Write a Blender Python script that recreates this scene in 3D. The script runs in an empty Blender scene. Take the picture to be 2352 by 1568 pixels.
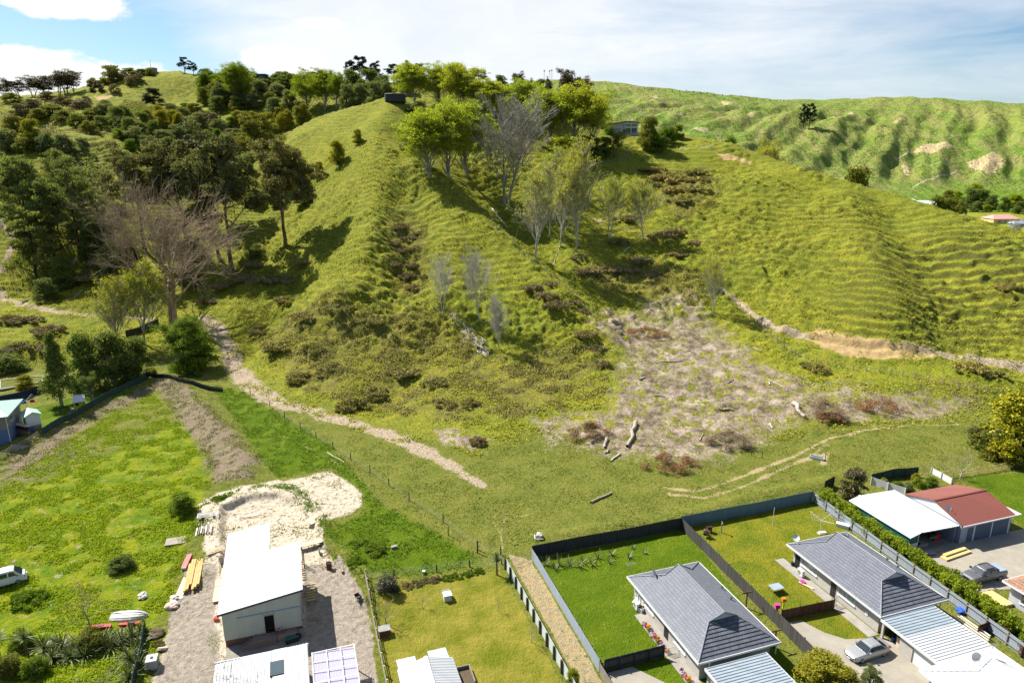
import bpy, math, random
import numpy as np
from mathutils import Vector, Matrix, Euler
D = bpy.data
SC = bpy.context.scene
COL = SC.collection
# ---------------------------------------------------------------- camera, sky, sun, exposure
H = 50.0
PITCH = math.radians(15.5)
CP, SP = math.cos(PITCH), math.sin(PITCH)
cam = D.cameras.new('camera'); camo = D.objects.new('camera', cam); COL.objects.link(camo)
camo.location = (0, 0, H); camo.rotation_euler = (math.radians(90) - PITCH, 0, 0)
cam.sensor_width = 36; cam.lens = 24; cam.clip_start = 0.5; cam.clip_end = 9000
SC.camera = camo
SUN_DIR = Vector((-0.64, 0.46, 0.86)).normalized()      # towards the sun: left of and beyond the view
sl = D.lights.new('sun', 'SUN'); sl.energy = 4.8; sl.angle = math.radians(0.55); sl.color = (1.0, 0.95, 0.86)
so = D.objects.new('sun', sl); COL.objects.link(so); so.rotation_euler = SUN_DIR.to_track_quat('Z', 'Y').to_euler()
so.location = (-60, 60, 120)
EL = math.asin(SUN_DIR.z); AZ = math.atan2(SUN_DIR.x, SUN_DIR.y)
wd = D.worlds.new('World'); SC.world = wd; wd.use_nodes = True
def build_world():
    nt = wd.node_tree; N = nt.nodes; L = nt.links; N.clear()
    out = N.new('ShaderNodeOutputWorld'); bg = N.new('ShaderNodeBackground'); L.new(bg.outputs[0], out.inputs[0])
    sky = N.new('ShaderNodeTexSky'); sky.sky_type = 'NISHITA'; sky.sun_disc = False
    sky.sun_elevation = EL; sky.sun_rotation = AZ; sky.air_density = 1.0; sky.dust_density = 0.6; sky.ozone_density = 1.6
    tc = N.new('ShaderNodeTexCoord'); sep = N.new('ShaderNodeSeparateXYZ'); L.new(tc.outputs['Generated'], sep.inputs[0])
    def m(op, a, b=None, c=None, clamp=False):
        n = N.new('ShaderNodeMath'); n.operation = op; n.use_clamp = clamp
        for i, v in enumerate((a, b, c)):
            if v is None: continue
            if hasattr(v, 'default_value') or hasattr(v, 'is_linked'): L.new(v, n.inputs[i])
            else: n.inputs[i].default_value = v
        return n.outputs[0]
    az = m('ARCTAN2', sep.outputs[0], sep.outputs[1])
    el = m('ARCSINE', sep.outputs[2])
    cb = N.new('ShaderNodeCombineXYZ'); L.new(az, cb.inputs[0]); L.new(el, cb.inputs[1])
    def noise(scale, vec, det=6, rough=0.55, sx=1, sy=1, rot=0, dist=0.0, off=(0, 0, 0)):
        mp = N.new('ShaderNodeMapping'); L.new(vec, mp.inputs[0]); mp.inputs['Scale'].default_value = (sx, sy, 1)
        mp.inputs['Rotation'].default_value = (0, 0, rot); mp.inputs['Location'].default_value = off
        n = N.new('ShaderNodeTexNoise'); n.inputs['Scale'].default_value = scale; n.inputs['Detail'].default_value = det
        n.inputs['Roughness'].default_value = rough; n.inputs['Distortion'].default_value = dist
        L.new(mp.outputs[0], n.inputs['Vector']); return n.outputs['Fac']
    # thin high cloud over the middle and right, drawn out into slanting streaks
    streak = noise(2.6, cb.outputs[0], 7, 0.6, 1.0, 5.5, 0.16, 0.4, (0.3, 0.1, 0))
    veil = noise(1.5, cb.outputs[0], 4, 0.5, 1.0, 2.2, 0.1, 0.2, (2.0, 0.6, 0))
    # a veil centred a little left of the middle, thinning to the right and to the left edge
    d1 = m('MULTIPLY', m('ADD', az, 0.10), 2.3); g1 = m('EXPONENT', m('MULTIPLY', m('MULTIPLY', d1, d1), -1.0))
    thin = m('ADD', m('MULTIPLY', streak, 1.5), m('MULTIPLY', veil, 0.7))
    thin = m('ADD', thin, m('MULTIPLY', g1, 0.80))
    thin = m('SUBTRACT', thin, m('MULTIPLY', m('SMOOTH_MIN', m('MAXIMUM', m('SUBTRACT', m('MULTIPLY', az, -1.0), 0.26), 0.0), 0.3, 0.05), 3.2))
    thin = m('MULTIPLY', m('SUBTRACT', thin, 0.95), 1.35, clamp=True)
    # puffy cumulus low on the left and a few single puffs higher up
    puff = noise(16.0, cb.outputs[0], 8, 0.62, 1.0, 1.7, 0, 0.3, (1.3, 4.4, 0))
    def ell(a0, e0, ra, re, g=2.4, sharp=3.0):
        x = m('DIVIDE', m('SUBTRACT', az, a0), ra); y = m('DIVIDE', m('SUBTRACT', el, e0), re)
        q = m('SUBTRACT', 1.0, m('ADD', m('MULTIPLY', x, x), m('MULTIPLY', y, y)))
        return m('MULTIPLY', m('ADD', q, m('MULTIPLY', m('SUBTRACT', puff, 0.5), g)), sharp, clamp=True)
    bank = ell(-.60, .080, .17, .034)
    for q in ((-.47, .074, .10, .024), (-.54, .165, .07, .020), (-.66, .175, .07, .014), (-.30, .114, .06, .020), (-.25, .160, .035, .008)): bank = m('MAXIMUM', bank, ell(*q))
    puff2 = 0.0
    cov = m('MAXIMUM', bank, m('MULTIPLY', thin, 0.90))
    cov = m('MULTIPLY', cov, m('MULTIPLY', m('ADD', el, 0.02), 30.0, clamp=True))
    shade = noise(9.0, cb.outputs[0], 6, 0.6, 1.0, 2.0, 0, 0.5, (0.4, 7.0, 0))
    cr = N.new('ShaderNodeMixRGB'); L.new(m('MULTIPLY', m('SUBTRACT', shade, 0.32), 2.4, clamp=True), cr.inputs[0])
    cr.inputs[1].default_value = (6.6, 6.9, 7.2, 1); cr.inputs[2].default_value = (7.6, 7.7, 7.8, 1)
    tint = N.new('ShaderNodeMixRGB'); tint.blend_type = 'MULTIPLY'; tint.inputs[0].default_value = 1
    L.new(sky.outputs[0], tint.inputs[1]); tint.inputs[2].default_value = (.68, .82, .93, 1)
    cr2 = N.new('ShaderNodeMixRGB'); L.new(m('MULTIPLY', bank, 0.8), cr2.inputs[0]); L.new(cr.outputs[0], cr2.inputs[1]); cr2.inputs[2].default_value = (8.0, 8.0, 8.0, 1)
    mx = N.new('ShaderNodeMixRGB'); L.new(cov, mx.inputs[0]); L.new(tint.outputs[0], mx.inputs[1]); L.new(cr2.outputs[0], mx.inputs[2])
    L.new(mx.outputs[0], bg.inputs[0]); bg.inputs[1].default_value = 0.060
build_world()
SC.view_settings.view_transform = 'Standard'; SC.view_settings.look = 'None'
SC.view_settings.exposure = 1.22; SC.view_settings.gamma = 1.0
SC.cycles.max_bounces = 5; SC.cycles.diffuse_bounces = 2; SC.cycles.transparent_max_bounces = 6
SC.cycles.sample_clamp_indirect = 4.0
SC.cycles.use_denoising = True

# ---------------------------------------------------------------- view geometry: finding where on the land a thing of the photo stands
F = 1568.0
REG = {'F': (1, 0, 0), 'R1': (.338, 0, 1038.2), 'R2': (.338, 367.5, 1038.2), 'R3': (.25023, 780.9, 1176), 'R4': (.2971, 1194.4, 1102.5),
       'R5': (.32626, 1561.9, 1056.6), 'R6': (.35556, 1892.6, 1010.6), 'R7': (.18166, 0, 780.9), 'R8': (.1289, 2058, 385.9),
       'T1': (.33594, 0, 0), 'T2': (.33594, 780.9, 0), 'T3': (.33594, 1561.9, 0), 'T4': (.33594, 0, 523.7),
       'T5': (.33594, 780.9, 523.7), 'T6': (.33594, 1561.9, 523.7)}
def ray(u, v):
    x = (u - 1176) / F; y = (v - 784) / F
    return x, CP - y * SP, -(SP + y * CP)
def W(R, x, y, z=0.0):
    k, ox, oy = REG[R]; d = ray(ox + k * x, oy + k * y); t = (z - H) / d[2]
    return (d[0] * t, d[1] * t)
def PY(u, v, Y):
    d = ray(u, v); t = Y / d[1]
    return (d[0] * t, Y, H + d[2] * t)

# ---------------------------------------------------------------- noise
def _hash(ix, iy, s):
    h = (ix.astype(np.int64) * 374761393 + iy.astype(np.int64) * 668265263 + s * 1442695041) & 0xffffffff
    h = ((h ^ (h >> 13)) * 1274126177) & 0xffffffff
    return ((h ^ (h >> 16)) & 0xffff).astype(np.float32) / 65535.0
def vn(x, y, s=0):
    x = np.asarray(x, np.float32); y = np.asarray(y, np.float32)
    ix = np.floor(x); iy = np.floor(y); fx = x - ix; fy = y - iy
    fx = fx * fx * (3 - 2 * fx); fy = fy * fy * (3 - 2 * fy)
    a = _hash(ix, iy, s); b = _hash(ix + 1, iy, s); c = _hash(ix, iy + 1, s); d = _hash(ix + 1, iy + 1, s)
    return (a + (b - a) * fx) * (1 - fy) + (c + (d - c) * fx) * fy
def fbm(x, y, s=0, o=4, g=.5):
    r = 0; a = 1; t = 0
    for i in range(o):
        r = r + a * vn(x * 2 ** i + 17 * i, y * 2 ** i - 9 * i, s + i); t += a; a *= g
    return r / t
def sst(a, b, x):
    t = np.clip((x - a) / (b - a), 0, 1); return t * t * (3 - 2 * t)
# ---------------------------------------------------------------- the land: heights fitted through surveyed points (u, v, distance)
SURV = [
 # central spur
 (905,225,318),(870,300,275),(865,370,250),(900,400,240),(880,500,216),(850,600,193),(760,690,172),(900,700,170),(900,800,155),(800,900,137),
 (980,960,123),(640,860,148),(560,780,175),(480,740,188),(1000,430,236),(1100,510,214),(1220,590,196),(1300,700,172),(1390,800,153),(1390,900,132),
 (1250,900,134),(1100,600,192),(1000,700,168),(1150,800,152),(1100,950,124.5),(930,560,202),(850,560,199),(1000,560,198),(935,640,187),(870,640,182),(1000,640,182),
 (800,250,322),(720,275,320),(650,310,318),(700,350,285),(740,450,250),(720,560,218),(650,640,205),(560,680,196),(520,600,225),(600,480,262),(640,560,228),
 # left valley and left spur
 (400,700,200),(180,725,186),(90,690,199),(0,660,212),(150,620,222),(0,800,160),(0,870,145),(-200,700,200),(-200,800,160),(-150,500,240),
 (150,300,300),(250,340,285),(340,385,270),(300,430,255),(200,450,250),(200,550,230),(50,450,245),(50,570,225),(0,520,235),(-150,350,290),(-150,250,380),
 (400,420,290),(520,330,345),(600,330,350),(450,280,370),(300,260,370),(350,330,320),(20,250,370),(120,235,400),
 (200,210,430),(130,222,430),(330,170,470),(430,170,470),(430,230,430),(540,200,450),(600,190,460),(700,210,400),(830,200,400),(950,200,390),(0,225,420),(-200,220,450),
 # behind the spur, house terrace, right hill
 (1100,190,400),(1000,260,330),(1150,260,330),(1300,250,340),(1390,300,330),(1430,305,335),(1500,310,330),(1560,315,320),(1650,335,300),(1750,370,285),(1900,410,262),
 (2050,445,248),(2200,490,225),(2352,545,200),(2500,600,182),(1700,450,240),(1800,550,208),(1900,650,180),(2000,560,196),(2100,700,162),(2300,700,158),(2100,500,216),
 (2200,600,180),(2352,650,166),(2500,720,150),(1700,690,182),(1800,750,165),(1950,775,156),(2150,800,150),(2352,840,139),(2550,860,132),(1850,820,150),(2100,860,140),(2300,900,130),(2000,900,134),
 (1700,850,145),(1600,760,166),(1600,640,190),(1500,560,215),(1400,540,221),(1450,450,255),(1600,400,275),(1350,380,285),(1250,400,270),(1450,350,300),(1350,450,258),
 (1200,420,262),(1100,420,250),(1150,520,222),(1160,460,245),(1250,520,225),(1300,560,213),(1000,400,245),(1100,380,262),(950,330,275),(1050,320,290),
 (1440,720,175),(1450,850,142),(1500,940,126),(1300,1000,116),(1350,640,193),(1300,590,202),(1385,690,182)]
_toe = [(-400,940),(0,850),(330,815),(470,815),(560,885),(700,945),(870,1000),(1100,1045),(1250,1000),(1400,1030),(1700,1020),(1900,990),(2200,965),(2352,955),(2700,950)]
TOE = np.array([W('F', u, v) for u, v in _toe])
_P = [PY(*q) for q in SURV]
for X in range(-90, 121, 22):
    for Y in (20, 50, 80): _P.append((X, Y, 0.0))
for x, y in TOE: _P.append((x, y, 0.2))
for q in [(170,260,20),(200,300,8),(190,350,4),(230,260,8),(150,330,28),(120,380,38),(100,450,45),(60,500,60),(-40,520,70),(-150,540,80),(-260,560,80),(-350,500,80),
          (300,300,0),(260,400,0),(220,480,0),(300,480,0),(380,400,0),(250,200,4),(220,160,10),(180,110,4),(240,120,2),(-250,330,45),(-260,220,20),(-220,160,6),
          (340,560,0),(250,560,0),(190,560,8),(-180,120,1)]: _P.append(q)
_P = np.array(_P, np.float64)
_S = 100.0
def _tps_fit(P, lam):
    n = len(P); X = P[:, :2] / _S
    r2 = ((X[:, None] - X[None]) ** 2).sum(-1); K = 0.5 * r2 * np.log(r2 + 1e-9); K[np.diag_indices(n)] += lam
    Q = np.hstack([np.ones((n, 1)), X]); A = np.zeros((n + 3, n + 3)); A[:n, :n] = K; A[:n, n:] = Q; A[n:, :n] = Q.T
    return np.linalg.solve(A, np.concatenate([P[:, 2], np.zeros(3)]))
_w = _tps_fit(_P, 0.0012)
def _tps(x, y, P, w):
    x = np.asarray(x, np.float32).ravel(); y = np.asarray(y, np.float32).ravel(); o = np.empty(len(x), np.float32); n = len(P)
    px = (P[:, 0] / _S).astype(np.float32); py = (P[:, 1] / _S).astype(np.float32); ww = w.astype(np.float32)
    for i in range(0, len(x), 40000):
        a = x[i:i+40000] / _S; b = y[i:i+40000] / _S
        r2 = (a[:, None] - px) ** 2 + (b[:, None] - py) ** 2
        o[i:i+40000] = (0.5 * r2 * np.log(r2 + 1e-9)) @ ww[:n] + ww[n] + ww[n+1] * a + ww[n+2] * b
    return o
FAR = [(1150,195,1250),(1250,187,1300),(1350,185,1300),(1450,195,1300),(1560,208,1280),(1700,222,1270),(1850,235,1260),(2000,228,1240),(2100,224,1240),(2200,230,1220),(2300,238,1180),(2352,243,1150),(2500,255,1100),(2700,270,1050),
 (1850,275,960),(1700,350,760),(1950,400,790),(2200,420,850),(2352,450,820),(2500,455,800),(2100,330,950),(2300,330,960),(2150,280,1050),(1500,260,920),(1600,300,850),(1450,230,1050),(1900,340,880),(2500,330,940),
 (1650,250,1080),(1780,300,900)]
_FP = [PY(*q) for q in FAR]
for q in [(100,620,40),(-300,700,60),(-300,1200,60),(-300,1900,60),(200,1800,120),(900,1800,90),(1600,1800,60),(1500,1100,60),(150,760,40),(250,640,10),
          (300,560,0),(400,600,0),(500,620,0),(600,640,0),(420,700,0),(520,720,2),(700,700,2),(800,600,0),(350,660,4),(1000,700,0)]: _FP.append(q)
_FP = np.array(_FP, np.float64); _fw = _tps_fit(_FP, 0.002)
def bank(x, y, pts, amp, w, ins):
    P = np.array(pts, np.float32); d = np.full(len(x), 1e9, np.float32); sgn = np.zeros(len(x), np.float32)
    for a, b in zip(P[:-1], P[1:]):
        e = b - a; t = np.clip(((x - a[0]) * e[0] + (y - a[1]) * e[1]) / (e @ e), 0, 1); q = np.hypot(x - a[0] - t * e[0], y - a[1] - t * e[1]); s = e[0] * (y - a[1]) - e[1] * (x - a[0]); m = q < d
        d = np.where(m, q, d); sgn = np.where(m, s, sgn)
    wd_ = np.where(sgn * ins > 0, w * .16, w) if ins else w
    return amp * np.exp(-(d / wd_) ** 2)
_Wf = lambda *p: [W('F', *q) for q in p]
RIDGES = [(_Wf((-60,1075),(60,1015),(200,950),(330,880),(420,885),(470,940),(530,1010),(560,1070),(540,1105)), 1.0, 2.6, 0),
          (_Wf((505,1290),(500,1230),(505,1175),(560,1150),(640,1140),(690,1160),(720,1200),(760,1260),(810,1320),(845,1380)), .95, 4.0, -1),
          (_Wf((1250,1240),(1400,1210),(1560,1190),(1700,1150),(1860,1118),(1950,1090)), .55, 1.6, 0)]
def height(x, y, fine=True, want=None):
    shp = np.shape(x); x = np.atleast_1d(np.asarray(x, np.float32)).ravel(); y = np.atleast_1d(np.asarray(y, np.float32)).ravel()
    z = np.zeros(len(x), np.float32); near = y < 600; far = y > 500
    zn = _tps(x[near], y[near], _P, _w)
    toe = np.interp(x[near], TOE[:, 0], TOE[:, 1]); k = sst(-3, 14, y[near] - toe); zn = np.maximum(zn, 0) * k
    xx, yy = x[near], y[near]
    slope = sst(2.0, 9.0, zn) * k
    riser = np.zeros_like(zn)
    if fine:
        # sheep tracks: contour steps, stronger on some faces
        ph = zn / 1.25 + 1.2 * (fbm(xx / 26, yy / 26, 5, 3) - .5) + 0.55 * (vn(xx / 3.1, yy / 3.1, 9) - .5)
        fr = ph - np.floor(ph)
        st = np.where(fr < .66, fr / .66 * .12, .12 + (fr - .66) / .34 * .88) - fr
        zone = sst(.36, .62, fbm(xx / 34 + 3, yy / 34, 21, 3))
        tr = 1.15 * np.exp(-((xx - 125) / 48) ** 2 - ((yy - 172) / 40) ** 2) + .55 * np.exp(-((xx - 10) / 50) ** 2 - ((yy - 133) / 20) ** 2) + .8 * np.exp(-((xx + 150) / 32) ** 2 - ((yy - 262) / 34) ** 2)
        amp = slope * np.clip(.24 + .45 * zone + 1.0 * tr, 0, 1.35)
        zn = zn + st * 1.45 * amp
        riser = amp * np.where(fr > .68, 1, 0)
        lump = fbm(xx / 2.6, yy / 2.6, 31, 3, .55)
        big = fbm(xx / 15, yy / 15, 41, 3)
        rough = sst(.42, .6, big)
        crest = np.abs(vn(xx / 1.9, yy / 1.9, 77) - .5) * 2
        bz = np.clip(np.exp(-((xx + 2) / 48) ** 2 - ((yy - 142) / 24) ** 2) * 1.3 + .9 * np.exp(-((xx + 33) / 12) ** 2 - ((yy - 196) / 26) ** 2) + .8 * np.exp(-((xx - 48) / 26) ** 2 - ((yy - 200) / 22) ** 2)
             + .8 * np.exp(-((xx - 78) / 22) ** 2 - ((yy - 255) / 20) ** 2), 0, 1.1)
        rough = np.clip(rough * .8 + bz, 0, 1.3)
        zn = zn + slope * bz * (fbm(xx / 3.6, yy / 2.8, 33, 3, .6) - .5) * 2.9
        zn = zn + slope * ((lump - .5) * (.75 + 1.7 * rough) + (1 - crest) * .45 * rough + (fbm(xx / 28, yy / 28, 51, 3) - .5) * 3.2 * sst(4, 14, zn))
        zn = zn + (1 - slope) * k * (lump - .5) * .5
        flat = sst(62, 80, yy) * (1 - slope)
        zn = zn + flat * (fbm(xx / 3.5, yy / 3.5, 61, 3) - .45) * .22 * sst(.0, .2, k + .35)
        cl = np.exp(-((xx - 42) / 34) ** 2 - ((yy - 128) / 17) ** 2); zn = zn + cl * ((fbm(xx / 2.4, yy / 2.4, 65, 4, .6) - .5) * 1.1 + (1 - np.abs(vn(xx / 3.6, yy / 2.2, 66) - .5) * 2) * .25)
        clb = np.exp(-((xx + 18) / 11) ** 2 - ((yy - 72) / 9) ** 2); zn = zn + clb * (fbm(xx / .9, yy / .9, 67, 3, .6) - .5) * .35
        fld = sst(-30, -38, xx) * (yy > 40)                      # the rough field on the left
        zn = zn + fld * (1 - slope) * (fbm(xx / 2.2, yy / 2.2, 63, 3) - .5) * .5
    for pts, amp_, w_, ins in RIDGES: zn = zn + bank(xx, yy, pts, amp_, w_, ins)
    z[near] = zn
    if far.any():
        xx, yy = x[far], y[far]
        zf = np.maximum(_tps(xx, yy, _FP, _fw), 0)
        s1 = sst(4, 30, zf)
        q = (.85 * xx - .52 * yy); p = (.52 * xx + .85 * yy)
        wq = q / 62 + 1.3 * (fbm(xx / 190, yy / 190, 71, 3) - .5) + .35 * (fbm(xx / 40, yy / 40, 73, 2) - .5)
        rid = np.abs((wq - np.floor(wq)) * 2 - 1); rid = rid * rid * (3 - 2 * rid)
        wq2 = q / 21 + 1.1 * (fbm(xx / 55, yy / 55, 75, 3) - .5); rid2 = np.abs((wq2 - np.floor(wq2)) * 2 - 1)
        topm = 1 - sst(1030, 1180, yy) * .75
        zf = zf + s1 * topm * ((rid - .6) * 8.5 + (rid2 - .5) * 3.0) * (.55 + .8 * fbm(xx / 120, yy / 120, 79, 2))
        zf = zf + s1 * (fbm(xx / 9, yy / 9, 81, 3) - .5) * 2.0
        ph = zf / 2.1 + 2 * (fbm(xx / 60, yy / 60, 83, 2)); fr = ph - np.floor(ph)
        zf = zf + s1 * .8 * (np.where(fr < .6, fr * .5, .3 + (fr - .6) * 1.75) - fr) * sst(.4, .6, fbm(xx / 90, yy / 90, 85, 2))
        b = sst(505, 595, yy); z[far] = np.where(near[far], z[far] * (1 - b) + np.maximum(zf, 0) * b, zf)
    if want == 'riser':
        o = np.zeros(len(x), np.float32); o[near] = riser; return z.reshape(shp), o.reshape(shp)
    return z.reshape(shp) if shp else float(z[0])
def hit(u, v, R='F'):
    """where the line of sight through a point of the photograph first meets the land"""
    k, ox, oy = REG[R]; d = ray(ox + k * u, oy + k * v)
    t = np.concatenate([np.arange(55, 420, .5), np.arange(420, 2200, 2.0)])
    g = H + d[2] * t - height(d[0] * t, d[1] * t, False)
    i = np.argmax(g < 0)
    if not (g < 0).any(): i = len(t) - 1
    a = t[i-1] + (t[i] - t[i-1]) * g[i-1] / max(1e-6, g[i-1] - g[i]) if i else t[0]
    X, Y = d[0] * a, d[1] * a
    return X, Y, height(X, Y)
def hit0(u, v): X, Y, z = hit(u, v); return X, Y
def hits(pts, R='F'): return [hit(*p, R)[:2] for p in pts]
for _pts, _a, _w2, _i in (
  ([(905,228),(870,300),(862,370),(868,440),(860,520),(835,600),(790,680)], 2.6, 7.5, 0), ([(965,400),(1000,428),(1100,508),(1220,592),(1290,665),(1370,770)], 3.4, 8, 0),
  ([(915,440),(928,500),(935,560),(945,640),(950,700)], -3.0, 7, 0), ([(1110,425),(1180,520),(1260,590),(1340,665),(1400,730)], -3.0, 8, 0),
  ([(2010,440),(2045,500),(2090,570),(2130,640),(2160,710)], -2.4, 8, 0), ([(1960,450),(1990,540),(2030,640),(2060,720)], 2.0, 9, 0), ([(1000,600),(1000,680),(960,740),(900,850)], 1.8, 8, 0), ([(1000,740),(960,800),(880,900)], -2.2, 6, 0),
  ([(1880,430),(1800,500),(1700,560)], -1.6, 7, 0), ([(1460,600),(1560,560),(1640,480)], -2.0, 9, 0), ([(230,330),(300,370),(345,385)], 2.0, 9, 0),
  ([(1690,680),(1740,730),(1790,757),(1850,768),(1950,782),(2050,793),(2150,806),(2250,822),(2352,845)], -.9, 2.4, 1)):
    _q = [hit0(*p) for p in _pts]; RIDGES.append((_q, _a, _w2, _i))
def grid_mesh(name, xs_of, ys, nx):
    """a sheet of quads, rows at distances ys, spread in x by xs_of(y)"""
    U = np.linspace(0, 1, nx); lo, hi = xs_of(ys)
    X = lo[:, None] + (hi - lo)[:, None] * U[None]; Y = np.repeat(ys[:, None], nx, 1)
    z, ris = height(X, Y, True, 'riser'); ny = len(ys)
    co = np.stack([X, Y, z], -1).reshape(-1, 3).astype(np.float32)
    i = np.arange(nx * ny).reshape(ny, nx)
    f = np.stack([i[:-1, :-1], i[:-1, 1:], i[1:, 1:], i[1:, :-1]], -1).reshape(-1, 4)
    me = mesh_np(name, co, f, True)
    return me, co, ris.ravel()
def mesh_np(name, co, f, smooth=False, mats=None, midx=None):
    me = D.meshes.new(name); co = np.ascontiguousarray(co, np.float32); f = np.ascontiguousarray(f, np.int32)
    me.vertices.add(len(co)); me.vertices.foreach_set('co', co.ravel())
    n = f.shape[1]; me.loops.add(f.size); me.loops.foreach_set('vertex_index', f.ravel())
    me.polygons.add(len(f)); me.polygons.foreach_set('loop_start', np.arange(0, f.size, n, dtype=np.int32))
    me.polygons.foreach_set('loop_total', np.full(len(f), n, np.int32))
    if smooth: me.polygons.foreach_set('use_smooth', np.ones(len(f), bool))
    if midx is not None: me.polygons.foreach_set('material_index', np.asarray(midx, np.int32))
    me.update(); 
    for m in mats or []: me.materials.append(m)
    return me
def vattr(me, name, arr):
    a = me.attributes.new(name, 'FLOAT', 'POINT'); a.data.foreach_set('value', np.ascontiguousarray(arr, np.float32))
def sd_poly(co, poly, soft):
    """0..1 field, .5 on the outline, rising inward over `soft` metres"""
    P = np.array(poly); lo = P.min(0) - soft * 2; hi = P.max(0) + soft * 2
    o = np.zeros(len(co), np.float32)
    s = np.where((co[:, 0] > lo[0]) & (co[:, 0] < hi[0]) & (co[:, 1] > lo[1]) & (co[:, 1] < hi[1]))[0]
    if not len(s): return o
    x, y = co[s, 0], co[s, 1]; d = np.full(len(s), 1e9, np.float32); ins = np.zeros(len(s), bool)
    for a, b in zip(P, np.roll(P, -1, 0)):
        e = b - a; t = np.clip(((x - a[0]) * e[0] + (y - a[1]) * e[1]) / (e @ e + 1e-9), 0, 1)
        d = np.minimum(d, np.hypot(x - a[0] - t * e[0], y - a[1] - t * e[1]))
        c = (a[1] > y) != (b[1] > y); xi = a[0] + (y - a[1]) / (e[1] if abs(e[1]) > 1e-9 else 1e-9) * e[0]; ins ^= c & (x < xi)
    o[s] = np.clip(.5 + np.where(ins, d, -d) / (2 * soft), 0, 1); return o
def sd_line(co, line, wid, soft):
    P = np.array(line, float); wid = np.broadcast_to(wid, len(P)).astype(float); o = np.zeros(len(co), np.float32)
    for i in range(len(P) - 1):
        a, b = P[i], P[i+1]; m = max(wid[i], wid[i+1]) + soft * 2; lo = np.minimum(a, b) - m; hi = np.maximum(a, b) + m
        s = np.where((co[:, 0] > lo[0]) & (co[:, 0] < hi[0]) & (co[:, 1] > lo[1]) & (co[:, 1] < hi[1]))[0]
        if not len(s): continue
        x, y = co[s, 0], co[s, 1]; e = b - a; t = np.clip(((x - a[0]) * e[0] + (y - a[1]) * e[1]) / (e @ e + 1e-9), 0, 1)
        d = np.hypot(x - a[0] - t * e[0], y - a[1] - t * e[1]); w = wid[i] + (wid[i+1] - wid[i]) * t
        o[s] = np.maximum(o[s], np.clip(.5 + (w / 2 - d) / (2 * soft), 0, 1))
    return o
def mx_(*a):
    r = a[0]
    for b in a[1:]: r = np.maximum(r, b)
    return r
# ---------------------------------------------------------------- node helpers
class NT:
    def __init__(s, name):
        s.m = D.materials.new(name); s.m.use_nodes = True; s.t = s.m.node_tree; s.N = s.t.nodes; s.L = s.t.links; s.N.clear()
        s.out = s.N.new('ShaderNodeOutputMaterial'); s.p = s.N.new('ShaderNodeBsdfPrincipled'); s.L.new(s.p.outputs[0], s.out.inputs[0])
        s.p.inputs['Roughness'].default_value = .9; s.p.inputs['Specular IOR Level'].default_value = .25
    def put(s, sock, v):
        if hasattr(v, 'is_linked'): s.L.new(v, sock)
        elif isinstance(v, (tuple, list)) and len(v) == 3 and sock.type == 'RGBA': sock.default_value = (*v, 1)
        else: sock.default_value = v
    def math(s, op, a, b=0.0, c=None, clamp=False):
        n = s.N.new('ShaderNodeMath'); n.operation = op; n.use_clamp = clamp; s.put(n.inputs[0], a); s.put(n.inputs[1], b)
        if c is not None: s.put(n.inputs[2], c)
        return n.outputs[0]
    def mix(s, f, a, b, mode='MIX'):
        n = s.N.new('ShaderNodeMixRGB'); n.blend_type = mode; s.put(n.inputs[0], f); s.put(n.inputs[1], a); s.put(n.inputs[2], b); return n.outputs[0]
    def noise(s, scale, det=4, rough=.55, vec=None, dist=0.0):
        n = s.N.new('ShaderNodeTexNoise'); n.inputs['Scale'].default_value = scale; n.inputs['Detail'].default_value = det
        n.inputs['Roughness'].default_value = rough; n.inputs['Distortion'].default_value = dist
        if vec: s.L.new(vec, n.inputs['Vector'])
        return n.outputs['Fac']
    def pos(s, kind='obj', scale=None, rot=None):
        if kind == 'geo': o = s.N.new('ShaderNodeNewGeometry').outputs['Position']
        else: o = s.N.new('ShaderNodeTexCoord').outputs['Object']
        if scale or rot:
            mp = s.N.new('ShaderNodeMapping'); s.L.new(o, mp.inputs[0])
            if scale: mp.inputs['Scale'].default_value = scale
            if rot: mp.inputs['Rotation'].default_value = rot
            o = mp.outputs[0]
        return o
    def ramp(s, f, lo, hi):
        return s.math('MULTIPLY', s.math('SUBTRACT', f, lo), 1.0 / (hi - lo), clamp=True)
    def attr(s, name):
        n = s.N.new('ShaderNodeAttribute'); n.attribute_name = name; return n.outputs['Fac']
    def bump(s, h, strength=.5, dist=.1):
        n = s.N.new('ShaderNodeBump'); n.inputs['Strength'].default_value = strength; n.inputs['Distance'].default_value = dist
        s.put(n.inputs['Height'], h); s.L.new(n.outputs[0], s.p.inputs['Normal'])
    def done(s, col=None, rough=None, spec=None, metal=None):
        if col is not None: s.put(s.p.inputs['Base Color'], col)
        if rough is not None: s.put(s.p.inputs['Roughness'], rough)
        if spec is not None: s.put(s.p.inputs['Specular IOR Level'], spec)
        if metal is not None: s.put(s.p.inputs['Metallic'], metal)
        return s.m
def tag(o, label=None, cat=None, group=None, kind=None):
    if label: o['label'] = label
    if cat: o['category'] = cat
    if group: o['group'] = group
    if kind: o['kind'] = kind
    return o
def link(name, me, parent=None, loc=None):
    o = D.objects.new(name, me); COL.objects.link(o)
    if parent: o.parent = parent
    if loc is not None: o.location = loc
    return o
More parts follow.
